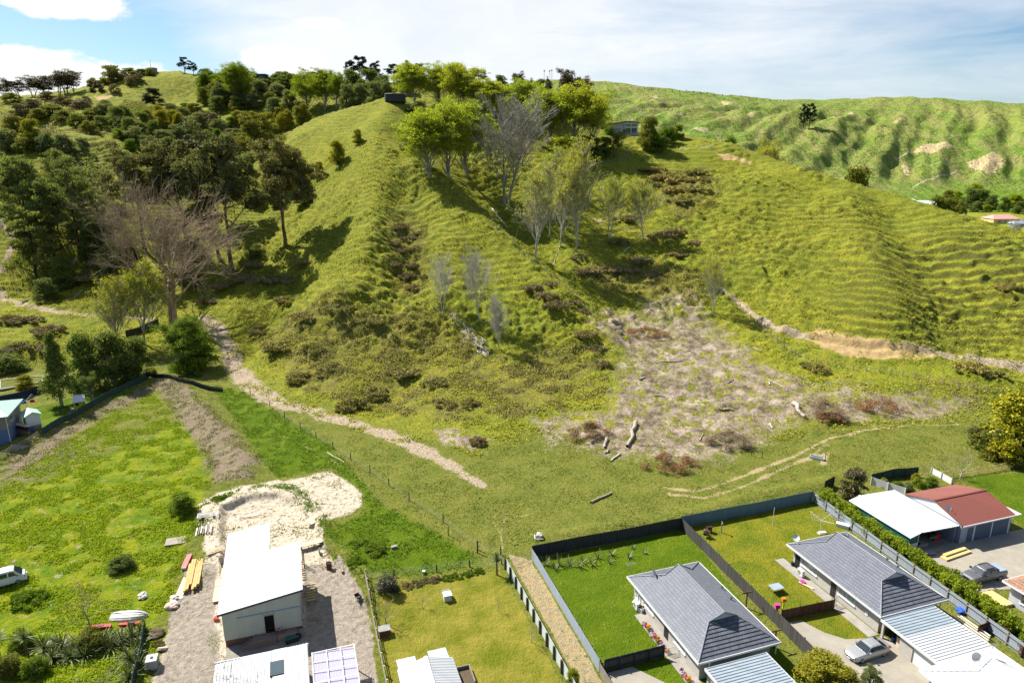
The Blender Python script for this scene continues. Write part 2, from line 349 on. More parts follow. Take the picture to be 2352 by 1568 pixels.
# ---------------------------------------------------------------- ground sheet and its masks
def build_ground():
    ys = 34 * np.exp(np.linspace(0, math.log(600 / 34), 1080)); 
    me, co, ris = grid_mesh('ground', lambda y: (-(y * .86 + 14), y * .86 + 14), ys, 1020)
    x, y = co[:, 0], co[:, 1]
    P = lambda pts, soft, R='F': sd_poly(co, hits(pts, R), soft)
    G = lambda pts, soft, R='F': sd_poly(co, [W(R, *q) for q in pts], soft)
    Ln = lambda pts, w, soft, R='F': sd_line(co, hits(pts, R), w, soft)
    # bare clay and gravel tracks
    track = mx_(
        Ln([(-60,650),(0,672),(60,700),(120,715),(190,722),(270,722),(350,735)], 2.6, .7),
        Ln([(75,690),(110,665),(150,620),(175,590)], 1.6, .6), Ln([(0,620),(15,590),(30,550),(20,525),(-20,500)], 2.6, .7),
        Ln([(470,730),(500,760),(525,800),(540,850),(580,890),(640,925),(720,945),(830,980),(920,1010),(1000,1050),(1060,1085),(1105,1115)], [3.6,4.2,4.2,4.8,5.2,5.2,4.2,3.8,3.8,3.4,2.6,1.4], 1.0),
        Ln([(1610,635),(1660,655),(1700,690),(1740,730),(1790,755),(1850,770),(1950,785),(2050,795),(2150,808),(2250,825),(2352,850),(2450,870)], [1,1,1.2,1.4,1.8,2.2,2.2,2.2,2.2,2.2,2.2,2.2], .5),
        Ln([(1560,340),(1620,340),(1680,335)], .8, .4), Ln([(1350,495),(1400,510),(1450,525),(1500,560)], .8, .5))
    tan = P([(1850,762),(1880,748),(1950,765),(2040,780),(2130,800),(2170,818),(2110,832),(2040,826),(1960,820),(1890,800)], 1.4)
    clay = mx_(
               P([(645,1105),(760,1078),(830,1130),(835,1160),(810,1185),(730,1200),(700,1180),(640,1130)], .9),
               P([(440,1170),(500,1130),(640,1100),(700,1125),(740,1190),(750,1260),(820,1340),(850,1420),(860,1568),(860,1640),(330,1640),(380,1450),(430,1330),(470,1280),(455,1210)], .7))
    yard = mx_(P([(425,1300),(500,1290),(500,1500),(520,1640),(340,1640),(375,1480),(385,1420)], 1.6), P([(695,1300),(780,1270),(830,1350),(848,1400),(880,1640),(690,1640),(700,1400)], .8))
    twin = mx_(Ln([(1530,1120),(1600,1128),(1660,1112),(1740,1080),(1830,1045),(1900,1010),(1980,990),(2080,978),(2200,975)], .9, .5),
               Ln([(1540,1135),(1620,1143),(1700,1120),(1790,1080),(1860,1050),(1900,1020)], .9, .5), Ln([(1840,1060),(1900,1040),(1890,1065)], 1.2, .5),
               Ln([(1155,1262),(1150,1225),(1130,1195)], .35, .25), Ln([(1150,1225),(1160,1190),(1230,1180)], .3, .25),
               Ln([(650,1000),(760,1055),(870,1130)], .25, .3))
    alley = G([(1165,1270),(1220,1285),(1385,1568),(1330,1568)], .5)
    slash = mx_(P([(1340,740),(1370,705),(1440,715),(1520,735),(1620,720),(1650,760),(1700,770),(1760,850),(1850,900),(2000,880),(2120,900),(2240,915),(2260,960),(2120,965),(1980,975),(1850,970),(1780,1010),(1700,1045),(1560,1080),(1480,1055),(1390,1050),(1290,1030),(1255,950),(1380,940),(1410,880),(1410,800)], 6.0), P([(1440,720),(1520,660),(1600,650),(1660,740),(1760,830),(1900,870),(2200,900),(2300,930),(2180,965),(1900,930),(1600,850)], 5.0) * .80, P([(1210,960),(1300,935),(1340,1000),(1260,1040)], 3.0) * .85,
                P([(990,985),(1060,980),(1120,1010),(1090,1040),(1010,1020)], 1.6))
    berm = mx_(P([(0,1055),(120,988),(330,882),(420,870),(480,930),(560,1010),(600,1060),(580,1110),(490,1115),(470,1050),(420,980),(360,900),(250,950),(120,1040),(0,1110)], 2.0),
               P([(0,1095),(150,1010),(200,1040),(60,1110)], 1.6))
    lawn = mx_(G([(1232,1285),(1565,1215),(1590,1235),(1800,1500),(1860,1600),(1640,1640),(1560,1600),(1385,1545)], .3),
               G([(480,880),(560,900),(760,1020),(830,1100),(870,1150),(1000,1220),(1110,1285),(1105,1300),(850,1335),(740,1235),(830,1180),(830,1140),(760,1075),(640,1100),(600,1060),(560,1000)], 2.4),
               G([(100,930),(300,880),(330,900),(60,1010),(20,960)], .4), G([(2210,1095),(2352,1085),(2500,1100),(2500,1300),(2352,1210)], .4))
    lawn2 = mx_(G([(1580,1200),(1870,1150),(1990,1260),(1900,1420),(1780,1400)], .3), G([(1770,1420),(1915,1380),(2010,1480),(1830,1470)], .3))
    dry = G([(870,1340),(1150,1310),(1330,1640),(890,1640)], .4)
    brown = P([(590,770),(700,700),(830,690),(1000,700),(1150,820),(1380,780),(1400,900),(1230,960),(1000,970),(720,920),(620,860)], 6)
    brown = mx_(brown, P([(1300,600),(1500,600),(1640,640),(1620,700),(1400,690)], 3), P([(1470,380),(1640,380),(1660,460),(1560,520),(1480,440)], 4),
                P([(880,470),(980,480),(990,680),(900,680)], 3), P([(2100,860),(2300,880),(2250,930),(2100,900)], 2))
    field = G([(0,1140),(430,960),(490,1100),(440,1250),(340,1560),(0,1700),(-300,1500)], 2.5)
    slip = mx_(P([(1640,350),(1720,365),(1730,375),(1660,362)], .6), P([(215,222),(270,215),(230,235)], .8), tan)
    toe = np.interp(x, TOE[:, 0], TOE[:, 1]); pad = sst(10, -2, y - toe)
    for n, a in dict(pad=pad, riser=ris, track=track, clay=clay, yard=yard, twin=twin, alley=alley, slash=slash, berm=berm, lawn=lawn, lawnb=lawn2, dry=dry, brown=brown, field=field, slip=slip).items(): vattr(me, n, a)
    o = link('ground', me); tag(o, kind='structure'); me.materials.append(mat_ground())
    return o
def mat_ground():
    s = NT('ground'); g = s.pos('geo')
    n1 = s.noise(.045, 4, .6, g); n2 = s.noise(.33, 5, .62, g); n3 = s.noise(1.6, 4, .65, g); n4 = s.noise(6.0, 3, .7, g)
    jit = s.math('ADD', s.math('MULTIPLY', s.math('SUBTRACT', n3, .5), .9), s.math('MULTIPLY', s.math('SUBTRACT', n4, .5), .55))
    jit = s.math('ADD', jit, s.math('MULTIPLY', s.math('SUBTRACT', n2, .5), .8)); jit = s.math('ADD', jit, s.math('MULTIPLY', s.math('SUBTRACT', s.noise(.14, 3, .6, g), .5), .9))
    def edge(name, sharp=6.0, amt=1.0, bias=.5):
        a = s.attr(name); v = s.math('ADD', a, s.math('MULTIPLY', jit, amt))
        v = s.math('MULTIPLY', s.math('SUBTRACT', v, bias), sharp, clamp=True)
        return s.math('MULTIPLY', v, s.math('MULTIPLY', a, 12.0, clamp=True))
    # hill pasture: yellow green with fresher and straw patches
    c = s.mix(s.ramp(n1, .38, .62), (.235, .285, .014), (.350, .360, .024))
    c = s.mix(s.math('MULTIPLY', s.ramp(n2, .45, .66), .80), c, (.135, .210, .014))
    c = s.mix(s.math('MULTIPLY', s.ramp(n3, .50, .68), .62), c, (.38, .36, .085))
    c = s.mix(s.math('MULTIPLY', s.ramp(n4, .48, .68), .45), c, (.075, .120, .010))
    n5 = s.noise(2.7, 2, .5, g); c = s.mix(s.math('MULTIPLY', s.ramp(n5, .52, .60), .75), c, (.080, .130, .012)); c = s.mix(s.math('MULTIPLY', s.ramp(n5, .44, .38), .45), c, (.40, .40, .07))
    c = s.mix(s.math('MULTIPLY', s.attr('riser'), .55), c, (.12, .13, .030))  # risers: rough grass and soil, with the shaded undersides of the steps painted in
    pc = s.mix(s.ramp(n2, .35, .62), (.125, .175, .022), (.215, .235, .045)); pc = s.mix(s.math('MULTIPLY', s.ramp(n5, .52, .60), .6), pc, (.075, .115, .014)); pc = s.mix(s.math('MULTIPLY', s.ramp(n3, .56, .68), .6), pc, (.33, .30, .11))
    c = s.mix(s.math('MULTIPLY', s.attr('pad'), .92), c, pc)
    bm = s.math('MULTIPLY', edge('brown', 2.0, 1.2), s.ramp(n3, .40, .58))
    c = s.mix(s.math('MULTIPLY', bm, .75), c, (.20, .165, .060))
    c = s.mix(s.math('MULTIPLY', s.math('MULTIPLY', s.attr('brown'), s.ramp(n2, .5, .6)), .45), c, (.14, .125, .045))
    fc = s.mix(s.ramp(n2, .35, .62), (.105, .215, .006), (.270, .320, .010)); fc = s.mix(s.math('MULTIPLY', s.ramp(n3, .52, .68), .8), fc, (.045, .095, .008))
    fc = s.mix(s.math('MULTIPLY', s.ramp(s.noise(.8, 3, .6, g), .60, .68), .8), fc, (.42, .36, .23))
    c = s.mix(edge('field', 4), c, fc)
    lc = s.mix(s.ramp(n2, .4, .65), (.088, .165, .004), (.135, .210, .006)); lc = s.mix(s.math('MULTIPLY', s.ramp(n4, .5, .75), .5), lc, (.035, .090, .004))
    wn = s.N.new('ShaderNodeTexVoronoi'); wn.inputs['Scale'].default_value = 2.6; s.L.new(g, wn.inputs['Vector'])
    daisy = s.math('MULTIPLY', s.math('LESS_THAN', wn.outputs['Distance'], .12), s.ramp(n2, .46, .56))
    lc = s.mix(s.math('MULTIPLY', daisy, .75), lc, (.55, .6, .45))
    c = s.mix(edge('lawn', 7, .5), c, lc)
    l2 = s.mix(s.ramp(n2, .38, .62), (.125, .185, .008), (.24, .25, .016)); l2 = s.mix(s.math('MULTIPLY', s.ramp(n3, .5, .72), .6), l2, (.27, .25, .06))
    c = s.mix(edge('lawnb', 12, .5), c, l2)
    dc = s.mix(s.ramp(n2, .34, .64), (.16, .205, .012), (.33, .31, .05)); dc = s.mix(s.math('MULTIPLY', s.ramp(n4, .5, .75), .5), dc, (.11, .13, .01))
    c = s.mix(edge('dry', 12, .4), c, dc)
    ac = s.mix(s.ramp(n3, .35, .6), (.50, .40, .18), (.36, .33, .22)); ac = s.mix(s.ramp(s.math('ADD', n3, s.math('MULTIPLY', n2, .5)), .86, .95), ac, (.13, .17, .02))
    c = s.mix(edge('alley', 12, .5), c, ac)
    bc = s.mix(s.ramp(n4, .35, .65), (.20, .165, .115), (.34, .29, .20)); bc = s.mix(s.ramp(n3, .56, .66), bc, (.075, .13, .02))
    c = s.mix(edge('berm', 3, 1.3), c, bc)
    sc_ = s.mix(s.ramp(n4, .35, .62), (.155, .120, .080), (.52, .46, .35)); sc_ = s.mix(s.ramp(n3, .58, .70), sc_, (.50, .44, .34))
    sn = s.noise(.9, 5, .68, s.pos('geo', (1, .55, 1), (0, 0, .5)))
    sm = s.math('MULTIPLY', edge('slash', 3.0, 1.1, .50), s.ramp(s.math('ADD', s.math('MULTIPLY', sn, .65), s.math('MULTIPLY', n2, .35)), .43, .50))
    bp = s.noise(.32, 4, .65, g); sc_ = s.mix(s.math('MULTIPLY', s.ramp(bp, .52, .60), .75), sc_, (.115, .088, .058)); sc_ = s.mix(s.math('MULTIPLY', s.ramp(bp, .46, .40), .6), sc_, (.60, .53, .42))
    c = s.mix(sm, c, sc_)
    cc = s.mix(s.ramp(n4, .32, .62), (.52, .46, .34), (.82, .77, .64)); cc = s.mix(s.ramp(s.math('ADD', n3, s.math('MULTIPLY', n4, .6)), .84, .94), cc, (.20, .20, .08))
    c = s.mix(edge('clay', 4, 1.3), c, cc)
    yc = s.mix(s.ramp(n3, .35, .65), (.30, .275, .225), (.47, .44, .37)); yc = s.mix(s.math('MULTIPLY', s.ramp(n2, .55, .62), s.ramp(n4, .45, .6)), yc, (.10, .14, .02))
    c = s.mix(edge('yard', 8, .5), c, yc)
    tc = s.mix(s.ramp(n4, .30, .62), (.30, .25, .175), (.62, .54, .40))
    tc = s.mix(s.math('MULTIPLY', s.ramp(n3, .56, .64), .7), tc, (.13, .14, .035)); tc = s.mix(s.math('MULTIPLY', s.ramp(n5, .54, .60), .5), tc, (.20, .155, .10)); c = s.mix(edge('track', 3.5, 1.7), c, tc); c = s.mix(s.math('MULTIPLY', edge('twin', 3, 1.3), .85), c, (.50, .42, .24)); c = s.mix(edge('slip', 3, 1.4), c, s.mix(n4, (.42, .31, .13), (.66, .51, .27)))
    s.bump(s.math('ADD', s.math('MULTIPLY', n3, .6), s.math('MULTIPLY', n4, .5)), 1.0, .6)
    c = s.mix(1.0, c, (.82, .755, .74), 'MULTIPLY')
    return s.done(c, .95, .1)
def build_far():
    ys = 592 * np.exp(np.linspace(0, math.log(2000 / 592), 620))
    me, co, ris = grid_mesh('far_hills', lambda y: (-(y * .3) - 150, y * 1.0 + 60), ys, 760)
    P = lambda pts, soft: sd_poly(co, hits(pts), soft)
    Ln = lambda pts, w, soft: sd_line(co, hits(pts), w, soft)
    slip = mx_(P([(2215,375),(2290,350),(2310,380),(2270,405)], 4), P([(2090,345),(2130,328),(2195,338),(2150,350)], 4), P([(2068,380),(2085,380),(2095,405),(2075,400)], 3),
               P([(1655,232),(1680,235),(1665,242)], 3), P([(2050,282),(2070,268),(2060,285)], 3), P([(1880,262),(1960,256),(1960,266),(1900,272)], 4),
               P([(1490,222),(1510,218),(1510,226)], 3), P([(1550,262),(1565,258),(1570,268)], 3), P([(1715,262),(1735,255),(1725,280)], 4), P([(1990,350),(2000,352),(1995,358)], 2),
               P([(2065,290),(2085,288),(2085,292)], 2))
    trk = mx_(Ln([(2050,358),(2075,372),(2130,380),(2180,382)], 2.5, 1.5), Ln([(2095,432),(2130,412),(2200,390),(2250,395),(2265,410)], 2.5, 1.5), Ln([(2055,365),(2110,342)], 2.5, 1.5), Ln([(1760,325),(1775,305),(1790,292)], 2, 1.5))
    road = Ln([(2240,504),(2352,513),(2500,525)], 6, 1)
    vattr(me, 'slip', slip); vattr(me, 'track', trk); vattr(me, 'road', road)
    o = link('far_hills', me); tag(o, kind='structure')
    s = NT('far_hills'); g = s.pos('geo')
    n1 = s.noise(.007, 4, .6, g); n2 = s.noise(.035, 5, .62, g); n3 = s.noise(.16, 4, .65, g); n4 = s.noise(.6, 3, .7, g)
    c = s.mix(s.ramp(n1, .40, .60), (.120, .205, .022), (.195, .235, .045)); c = s.mix(s.math('MULTIPLY', s.ramp(n2, .46, .66), .7), c, (.235, .220, .075))
    c = s.mix(s.math('MULTIPLY', s.ramp(n3, .52, .74), .65), c, (.045, .085, .012)); c = s.mix(s.math('MULTIPLY', s.ramp(n4, .5, .8), .5), c, (.16, .15, .06))
    st = s.noise(.06, 5, .7, s.pos('geo', (1, .22, .22), (0, 0, .55))); c = s.mix(s.math('MULTIPLY', s.ramp(st, .50, .62), .75), c, (.23, .21, .085)); c = s.mix(s.math('MULTIPLY', s.ramp(st, .46, .36), .55), c, (.050, .105, .018))
    nz = s.N.new('ShaderNodeNewGeometry'); sz = s.N.new('ShaderNodeSeparateXYZ'); s.L.new(nz.outputs['Position'], sz.inputs[0])
    c = s.mix(s.ramp(sz.outputs[2], 14.0, 3.0), c, (.115, .195, .020))
    jit = s.math('ADD', s.math('MULTIPLY', s.math('SUBTRACT', n3, .5), 1.1), s.math('MULTIPLY', s.math('SUBTRACT', n4, .5), .6))
    for nm, cl in (('slip', (.44, .35, .20)), ('track', (.38, .34, .20))):
        a = s.attr(nm); v = s.math('MULTIPLY', s.math('SUBTRACT', s.math('ADD', a, s.math('MULTIPLY', jit, 1.6 if nm == 'slip' else .25)), .5), 5.0, clamp=True)
        c = s.mix(s.math('MULTIPLY', v, s.math('MULTIPLY', a, 12.0, clamp=True)), c, cl)
    # scattered small slips on the steep ground
    sv = s.math('MULTIPLY', s.ramp(s.noise(.03, 6, .7, g, .6), .66, .70), s.ramp(sz.outputs[2], 25.0, 45.0))
    c = s.mix(s.math('MULTIPLY', sv, .8), c, (.44, .37, .23)); tn = s.noise(.9, 4, .7, s.pos('geo', (.35, .35, 2.2))); c = s.mix(s.math('MULTIPLY', s.ramp(tn, .5, .62), .5), c, (.055, .090, .016))
    c = s.mix(s.math('GREATER_THAN', s.attr('road'), .5), c, (.36, .36, .34))
    s.bump(s.math('ADD', s.math('ADD', s.math('MULTIPLY', st, 1.6), n3), s.math('MULTIPLY', n4, .35)), 1.0, 6.0); c = s.mix(1.0, c, (1.25, 1.22, 1.15), 'MULTIPLY'); me.materials.append(s.done(c, .95, .1))
build_ground(); build_far()
# ---------------------------------------------------------------- plant builders
def leafmat(name, a, b, trans=.35, rough=.75, spec=.12, flower=None, ff=0.0):
    s = NT(name); v = s.attr('v'); oi = s.N.new('ShaderNodeObjectInfo').outputs['Random']
    c = s.mix(v, a, b); n = s.noise(.55, 2, .5, s.pos())
    c = s.mix(s.math('MULTIPLY', s.ramp(n, .35, .7), .35), c, tuple(q * 1.6 for q in b))
    c = s.mix(s.math('MULTIPLY', oi, .45), c, tuple(q * w for q, w in zip(b, (1.35, 1.1, .9))))
    if flower:
        f = s.attr('f'); c = s.mix(s.math('GREATER_THAN', f, 1 - ff), c, flower)
    s.put(s.p.inputs['Base Color'], c); s.put(s.p.inputs['Roughness'], rough); s.put(s.p.inputs['Specular IOR Level'], spec)
    if trans:
        t = s.N.new('ShaderNodeBsdfTranslucent'); s.put(t.inputs[0], s.mix(1.0, c, (1.15, 1.2, .6), 'MULTIPLY')); m = s.N.new('ShaderNodeMixShader'); m.inputs[0].default_value = trans
        s.L.new(s.p.outputs[0], m.inputs[1]); s.L.new(t.outputs[0], m.inputs[2]); s.L.new(m.outputs[0], s.out.inputs[0])
    return s.m
def barkmat(name, a, b, sc=3.0):
    s = NT(name); n = s.noise(sc, 4, .65, s.pos('obj', (1, 1, .3)))
    return s.done(s.mix(s.ramp(n, .35, .65), a, b), .9, .15)
LM = {
 'gum': leafmat('dark_gum_leaves', (.032, .046, .020), (.180, .175, .070), .42, .75, .1),
 'gumbrown': leafmat('brown_gum_leaves', (.030, .036, .012), (.090, .075, .024), .2, .55, .3),
 'wattle': leafmat('wattle_leaves', (.034, .060, .026), (.190, .225, .070), .42),
 'poplar': leafmat('poplar_leaves', (.140, .190, .016), (.290, .330, .034), .6),
 'willow': leafmat('willow_leaves', (.110, .165, .010), (.230, .280, .016), .45),
 'bud': leafmat('spring_buds', (.26, .29, .022), (.38, .38, .045), .4),
 'pine': leafmat('pine_needles', (.012, .022, .014), (.030, .046, .022), .05),
 'dark': leafmat('dark_leaves', (.028, .055, .016), (.150, .195, .050), .42, .7, .1),
 'grey': leafmat('grey_green_leaves', (.065, .088, .036), (.185, .215, .085), .4),
 'olive': leafmat('olive_leaves', (.065, .088, .014), (.190, .200, .036), .4),
 'yellow': leafmat('yellow_green_leaves', (.100, .125, .010), (.270, .255, .024), .35),
 'green': leafmat('mid_green_leaves', (.045, .090, .010), (.140, .210, .020), .42),
 'brown': leafmat('brown_twiggy_leaves', (.115, .110, .045), (.260, .220, .105), .1),
 'bramble': leafmat('bramble_canes', (.110, .120, .025), (.300, .265, .085), .1),
 'hedge': leafmat('hedge_leaves', (.075, .125, .006), (.240, .290, .014), .4, .6, .2),
 'flowerwattle': leafmat('flowering_wattle_leaves', (.030, .050, .006), (.110, .110, .008), .3, .6, .2, (.38, .35, .012), .42),
 'magnolia': leafmat('magnolia_leaves', (.018, .034, .008), (.100, .085, .018), .2, .4, .5),
 'rhodo': leafmat('rhododendron_leaves', (.014, .028, .008), (.045, .065, .018), .1, .5, .3, (.38, .20, .24), .08),
 'tussock': leafmat('tussock_grass', (.065, .110, .010), (.360, .375, .055), .35), 'paddock': leafmat('paddock_grass', (.060, .105, .014), (.270, .275, .070), .3),
 'litter': leafmat('pale_litter', (.38, .32, .24), (.62, .55, .45), .0), 'meadow': leafmat('meadow_grass', (.055, .150, .006), (.280, .350, .012), .35), 'lush': leafmat('lush_grass', (.045, .110, .006), (.110, .190, .010), .35),
 'flaxdark': leafmat('dark_flax_blades', (.030, .052, .012), (.110, .140, .045), .2, .5, .3), 'fl_white': leafmat('white_petals', (.04, .09, .02), (.75, .75, .72), .1), 'fl_pink': leafmat('pink_petals', (.06, .08, .02), (.70, .22, .42), .1), 'fl_orange': leafmat('orange_petals', (.06, .09, .02), (.80, .28, .03), .1), 'fl_violet': leafmat('violet_petals', (.05, .08, .02), (.40, .14, .42), .1),
 'flax': leafmat('flax_blades', (.045, .075, .020), (.150, .180, .070), .2, .5, .3),
 'slash': leafmat('cut_brush', (.11, .058, .030), (.30, .18, .095), .05),
 'slashgrey': leafmat('dry_brush', (.11, .080, .05), (.33, .25, .16), .05),
}
BK = {'dark': barkmat('dark_bark', (.030, .022, .016), (.075, .058, .042)), 'grey': barkmat('grey_bark', (.17, .155, .125), (.38, .355, .29)),
      'pale': barkmat('pale_bark', (.27, .255, .21), (.54, .515, .43)), 'brown': barkmat('brown_bark', (.10, .060, .038), (.20, .135, .09)), 'tan': barkmat('tan_twigs', (.21, .155, .10), (.43, .33, .22)),
      'wood': barkmat('weathered_wood', (.20, .165, .12), (.42, .36, .28), 6), 'bleached': barkmat('bleached_wood', (.30, .26, .21), (.55, .50, .42), 5)}
def rot_rand(rng, n):
    v = rng.normal(size=(n, 3)); return v / (np.linalg.norm(v, axis=1, keepdims=True) + 1e-9)
def leaf_quads(c, size, rng, nrm=None, aspect=.6, jit=.8, long=None):
    """one pointed quad per centre"""
    n = len(c); a = rot_rand(rng, n)
    if long is not None: a = long + a * .35; a /= np.linalg.norm(a, axis=1, keepdims=True)
    b = rot_rand(rng, n)
    if nrm is not None: b = np.cross(nrm + b * jit, a)
    else: b = np.cross(b, a)
    b /= (np.linalg.norm(b, axis=1, keepdims=True) + 1e-9)
    s = size * (.65 + .7 * rng.random((n, 1))); a = a * s * .5; b = b * s * .5 * aspect
    v = np.stack([c - a, c + b * .9 - a * .1, c + a, c - b * .9 + a * .1], 1).reshape(-1, 3)
    return v
def crown_mesh(name, cl, n, size, rng, fill=.45, flat=1.0, aspect=.6, long=None):
    """cl: clumps (x, y, z, r); n leaves spread over them by surface"""
    cl = np.array(cl, float); w = cl[:, 3] ** 2; k = rng.choice(len(cl), n, p=w / w.sum()); d = rot_rand(rng, n)
    d[:, 2] = np.where(d[:, 2] < -.6, -d[:, 2] * .6, d[:, 2])
    rr = cl[k, 3] * (fill + (1 - fill) * rng.random(n) ** .6) * (1 + .16 * rng.normal(size=n))
    c = cl[k, :3] + d * rr[:, None] * np.array([1, 1, flat])
    v = leaf_quads(c, size, rng, d, aspect, .9, None if long is None else np.tile(np.array(long, float), (n, 1)))
    me = mesh_np(name, v, np.arange(n * 4).reshape(-1, 4))
    cv = rng.random(len(cl)) * .45; val = np.clip(cv[k] + .55 * rng.random(n), 0, 1)
    vattr(me, 'v', np.repeat(val, 4)); vattr(me, 'f', np.repeat(rng.random(n) * .6 + .4 * ((cl[k, 2] + d[:, 2] * rr) > np.median(cl[:, 2])), 4))
    return me
def tubes(segs, sides=5, twig=.05):
    """segs: (p0, p1, r0, r1) -> co, faces (quads); thin ones get three sides"""
    P0 = np.array([s[0] for s in segs], float); P1 = np.array([s[1] for s in segs], float); R0 = np.array([s[2] for s in segs]); R1 = np.array([s[3] for s in segs])
    CO, FA, off = [], [], 0
    for msk, ns in ((R0 > twig, sides), (R0 <= twig, 3)):
        if not msk.any(): continue
        p0, p1, r0, r1 = P0[msk], P1[msk], R0[msk], R1[msk]; d = p1 - p0; d /= (np.linalg.norm(d, axis=1, keepdims=True) + 1e-9)
        u = np.cross(d, np.where(np.abs(d[:, 2:3]) < .9, [[0, 0, 1.]], [[1., 0, 0]])); u /= (np.linalg.norm(u, axis=1, keepdims=True) + 1e-9); w = np.cross(d, u)
        th = np.arange(ns) / ns * 2 * np.pi
        ring = u[:, None] * np.cos(th)[None, :, None] + w[:, None] * np.sin(th)[None, :, None]
        a = p0[:, None] + ring * r0[:, None, None]; b = p1[:, None] + ring * r1[:, None, None]
        co = np.concatenate([a, b], 1).reshape(-1, 3); m = len(p0); base = (np.arange(m) * 2 * ns)[:, None, None]
        i = np.arange(ns); j = (i + 1) % ns
        f = np.stack([i, j, j + ns, i + ns], -1)[None] + base + off
        CO.append(co); FA.append(f.reshape(-1, 4)); off += len(co)
    return np.concatenate(CO), np.concatenate(FA)
def tube_mesh(name, segs, sides=5, mats=None):
    co, f = tubes(segs, sides); return mesh_np(name, co, f, True, mats)
def nrm(v): return v / (np.linalg.norm(v) + 1e-9)
def limb(rng, segs, tips, p, d, L, r, lev, par):
    n = 3 if lev > 1 else 2; pts = [p]; q = p; dd = d
    for i in range(n):
        dd = nrm(dd + rng.normal(size=3) * par['wob'] + np.array([par.get('wind', 0), 0, par['up']]) * (.5 if lev > 2 else 1)); q2 = q + dd * L / n
        ra = r * (1 - .55 * i / n); rb = r * (1 - .55 * (i + 1) / n)
        segs.append((q, q2, ra, rb)); q = q2; pts.append(q)
    if lev <= 0: tips.append((q, dd)); return
    k = par['split'][lev - 1] if isinstance(par['split'], (list, tuple)) else par['split']
    for i in range(k):
        t = .3 + .7 * (i + rng.random()) / k; j = min(int(t * n), n - 1); pp = pts[j] + (pts[j+1] - pts[j]) * (t * n - j)
        ax = nrm(np.cross(dd, rot_rand(rng, 1)[0])); ang = par['ang'] * (.6 + .8 * rng.random())
        nd = nrm(dd * math.cos(ang) + ax * math.sin(ang)); limb(rng, segs, tips, pp, nd, L * par['shr'] * (.7 + .6 * rng.random()), max(r * (1 - .55 * t) * .62, par['rmin']), lev - 1, par)
    tips.append((q, dd))
def skeleton(seed, h, clear, nl, llen, incl, lev, par, r0, stems=1, lean=0):
    rng = np.random.default_rng(seed); segs, tips = [], []
    for s in range(stems):
        a0 = rng.random() * 6.28; off = np.array([math.cos(a0), math.sin(a0), 0]) * (.25 if stems > 1 else 0)
        d = nrm(np.array([lean, 0, 1]) + off * .55 * (.4 + rng.random())); hh = h * (.8 + .2 * rng.random()) if stems > 1 else h
        p = off * r0 * 2.5 + np.array([0, 0, -.3]); n = 8; pts = [p]
        for i in range(n):
            q = pts[-1] + nrm(d + rng.normal(size=3) * par['twob']) * hh * .92 / n; pts.append(q)
            segs.append((pts[-2], q, r0 * (1 - .85 * i / n) * (1.25 if i == 0 else 1), r0 * (1 - .85 * (i + 1) / n)))
        tips.append((pts[-1], d))
        for i in range(nl):
            t = clear + (1 - clear) * (i + .6 * rng.random()) / nl * .97; j = min(int(t * n), n - 1); pp = pts[j] + (pts[j+1] - pts[j]) * (t * n - j)
            az = i * 2.4 + rng.random() * .8 + a0; ic = incl * (.8 + .4 * rng.random())
            dd = np.array([math.cos(az) * math.sin(ic), math.sin(az) * math.sin(ic), math.cos(ic)])
            prof = par['prof'](t) if 'prof' in par else 1 - .5 * t
            limb(rng, segs, tips, pp, dd, llen * prof * (.8 + .4 * rng.random()), max(r0 * (1 - .8 * t) * .5, par['rmin'] * 1.5), lev, par)
    return segs, tips, rng
PROTO = {}
def proto(kind, seeds, fn):
    PROTO[kind] = [fn(s) for s in seeds]
def gum(s):
    seg, tip, rng = skeleton(s, 14, .34, 9, 5.2, .85, 2, dict(wob=.16, up=.10, split=3, ang=.65, shr=.58, rmin=.03, twob=.10, prof=lambda t: 1.05 - .45 * t), .34)
    cl = [(*(p + rng.normal(size=3) * .25), .60 + .65 * rng.random()) for p, d in tip if p[2] > 3.4]
    return tube_mesh('trunk', seg), crown_mesh('crown', cl, 24000, .34, rng, .55, .70), 11, 14.6
def wattle(s):
    seg, tip, rng = skeleton(s, 14, .16, 17, 4.0, 1.15, 1, dict(wob=.12, up=.02, split=4, ang=.6, shr=.6, rmin=.02, twob=.05, prof=lambda t: 1.08 - .80 * t), .22)
    cl = [(*(p + rng.normal(size=3) * .2), .55 + .5 * rng.random()) for p, d in tip]
    return tube_mesh('trunk', seg), crown_mesh('crown', cl, 12000, .36, rng, .2, .6, .4, (.25, 0, .5)), 7.5, 14
def poplar(s):
    seg, tip, rng = skeleton(s, 13, .06, 15, 5.6, .66, 2, dict(wob=.10, up=.13, split=3, ang=.5, shr=.6, rmin=.025, twob=.05, prof=lambda t: 1.1 - .6 * t, wind=.05), .2, 3)
    cl = [(*(p + rng.normal(size=3) * .3), .6 + .6 * rng.random()) for p, d in tip if p[2] > 1.0]
    return tube_mesh('trunk', seg), crown_mesh('crown', cl, 34000, .28, rng, .2, .95), 9.5, 14.6
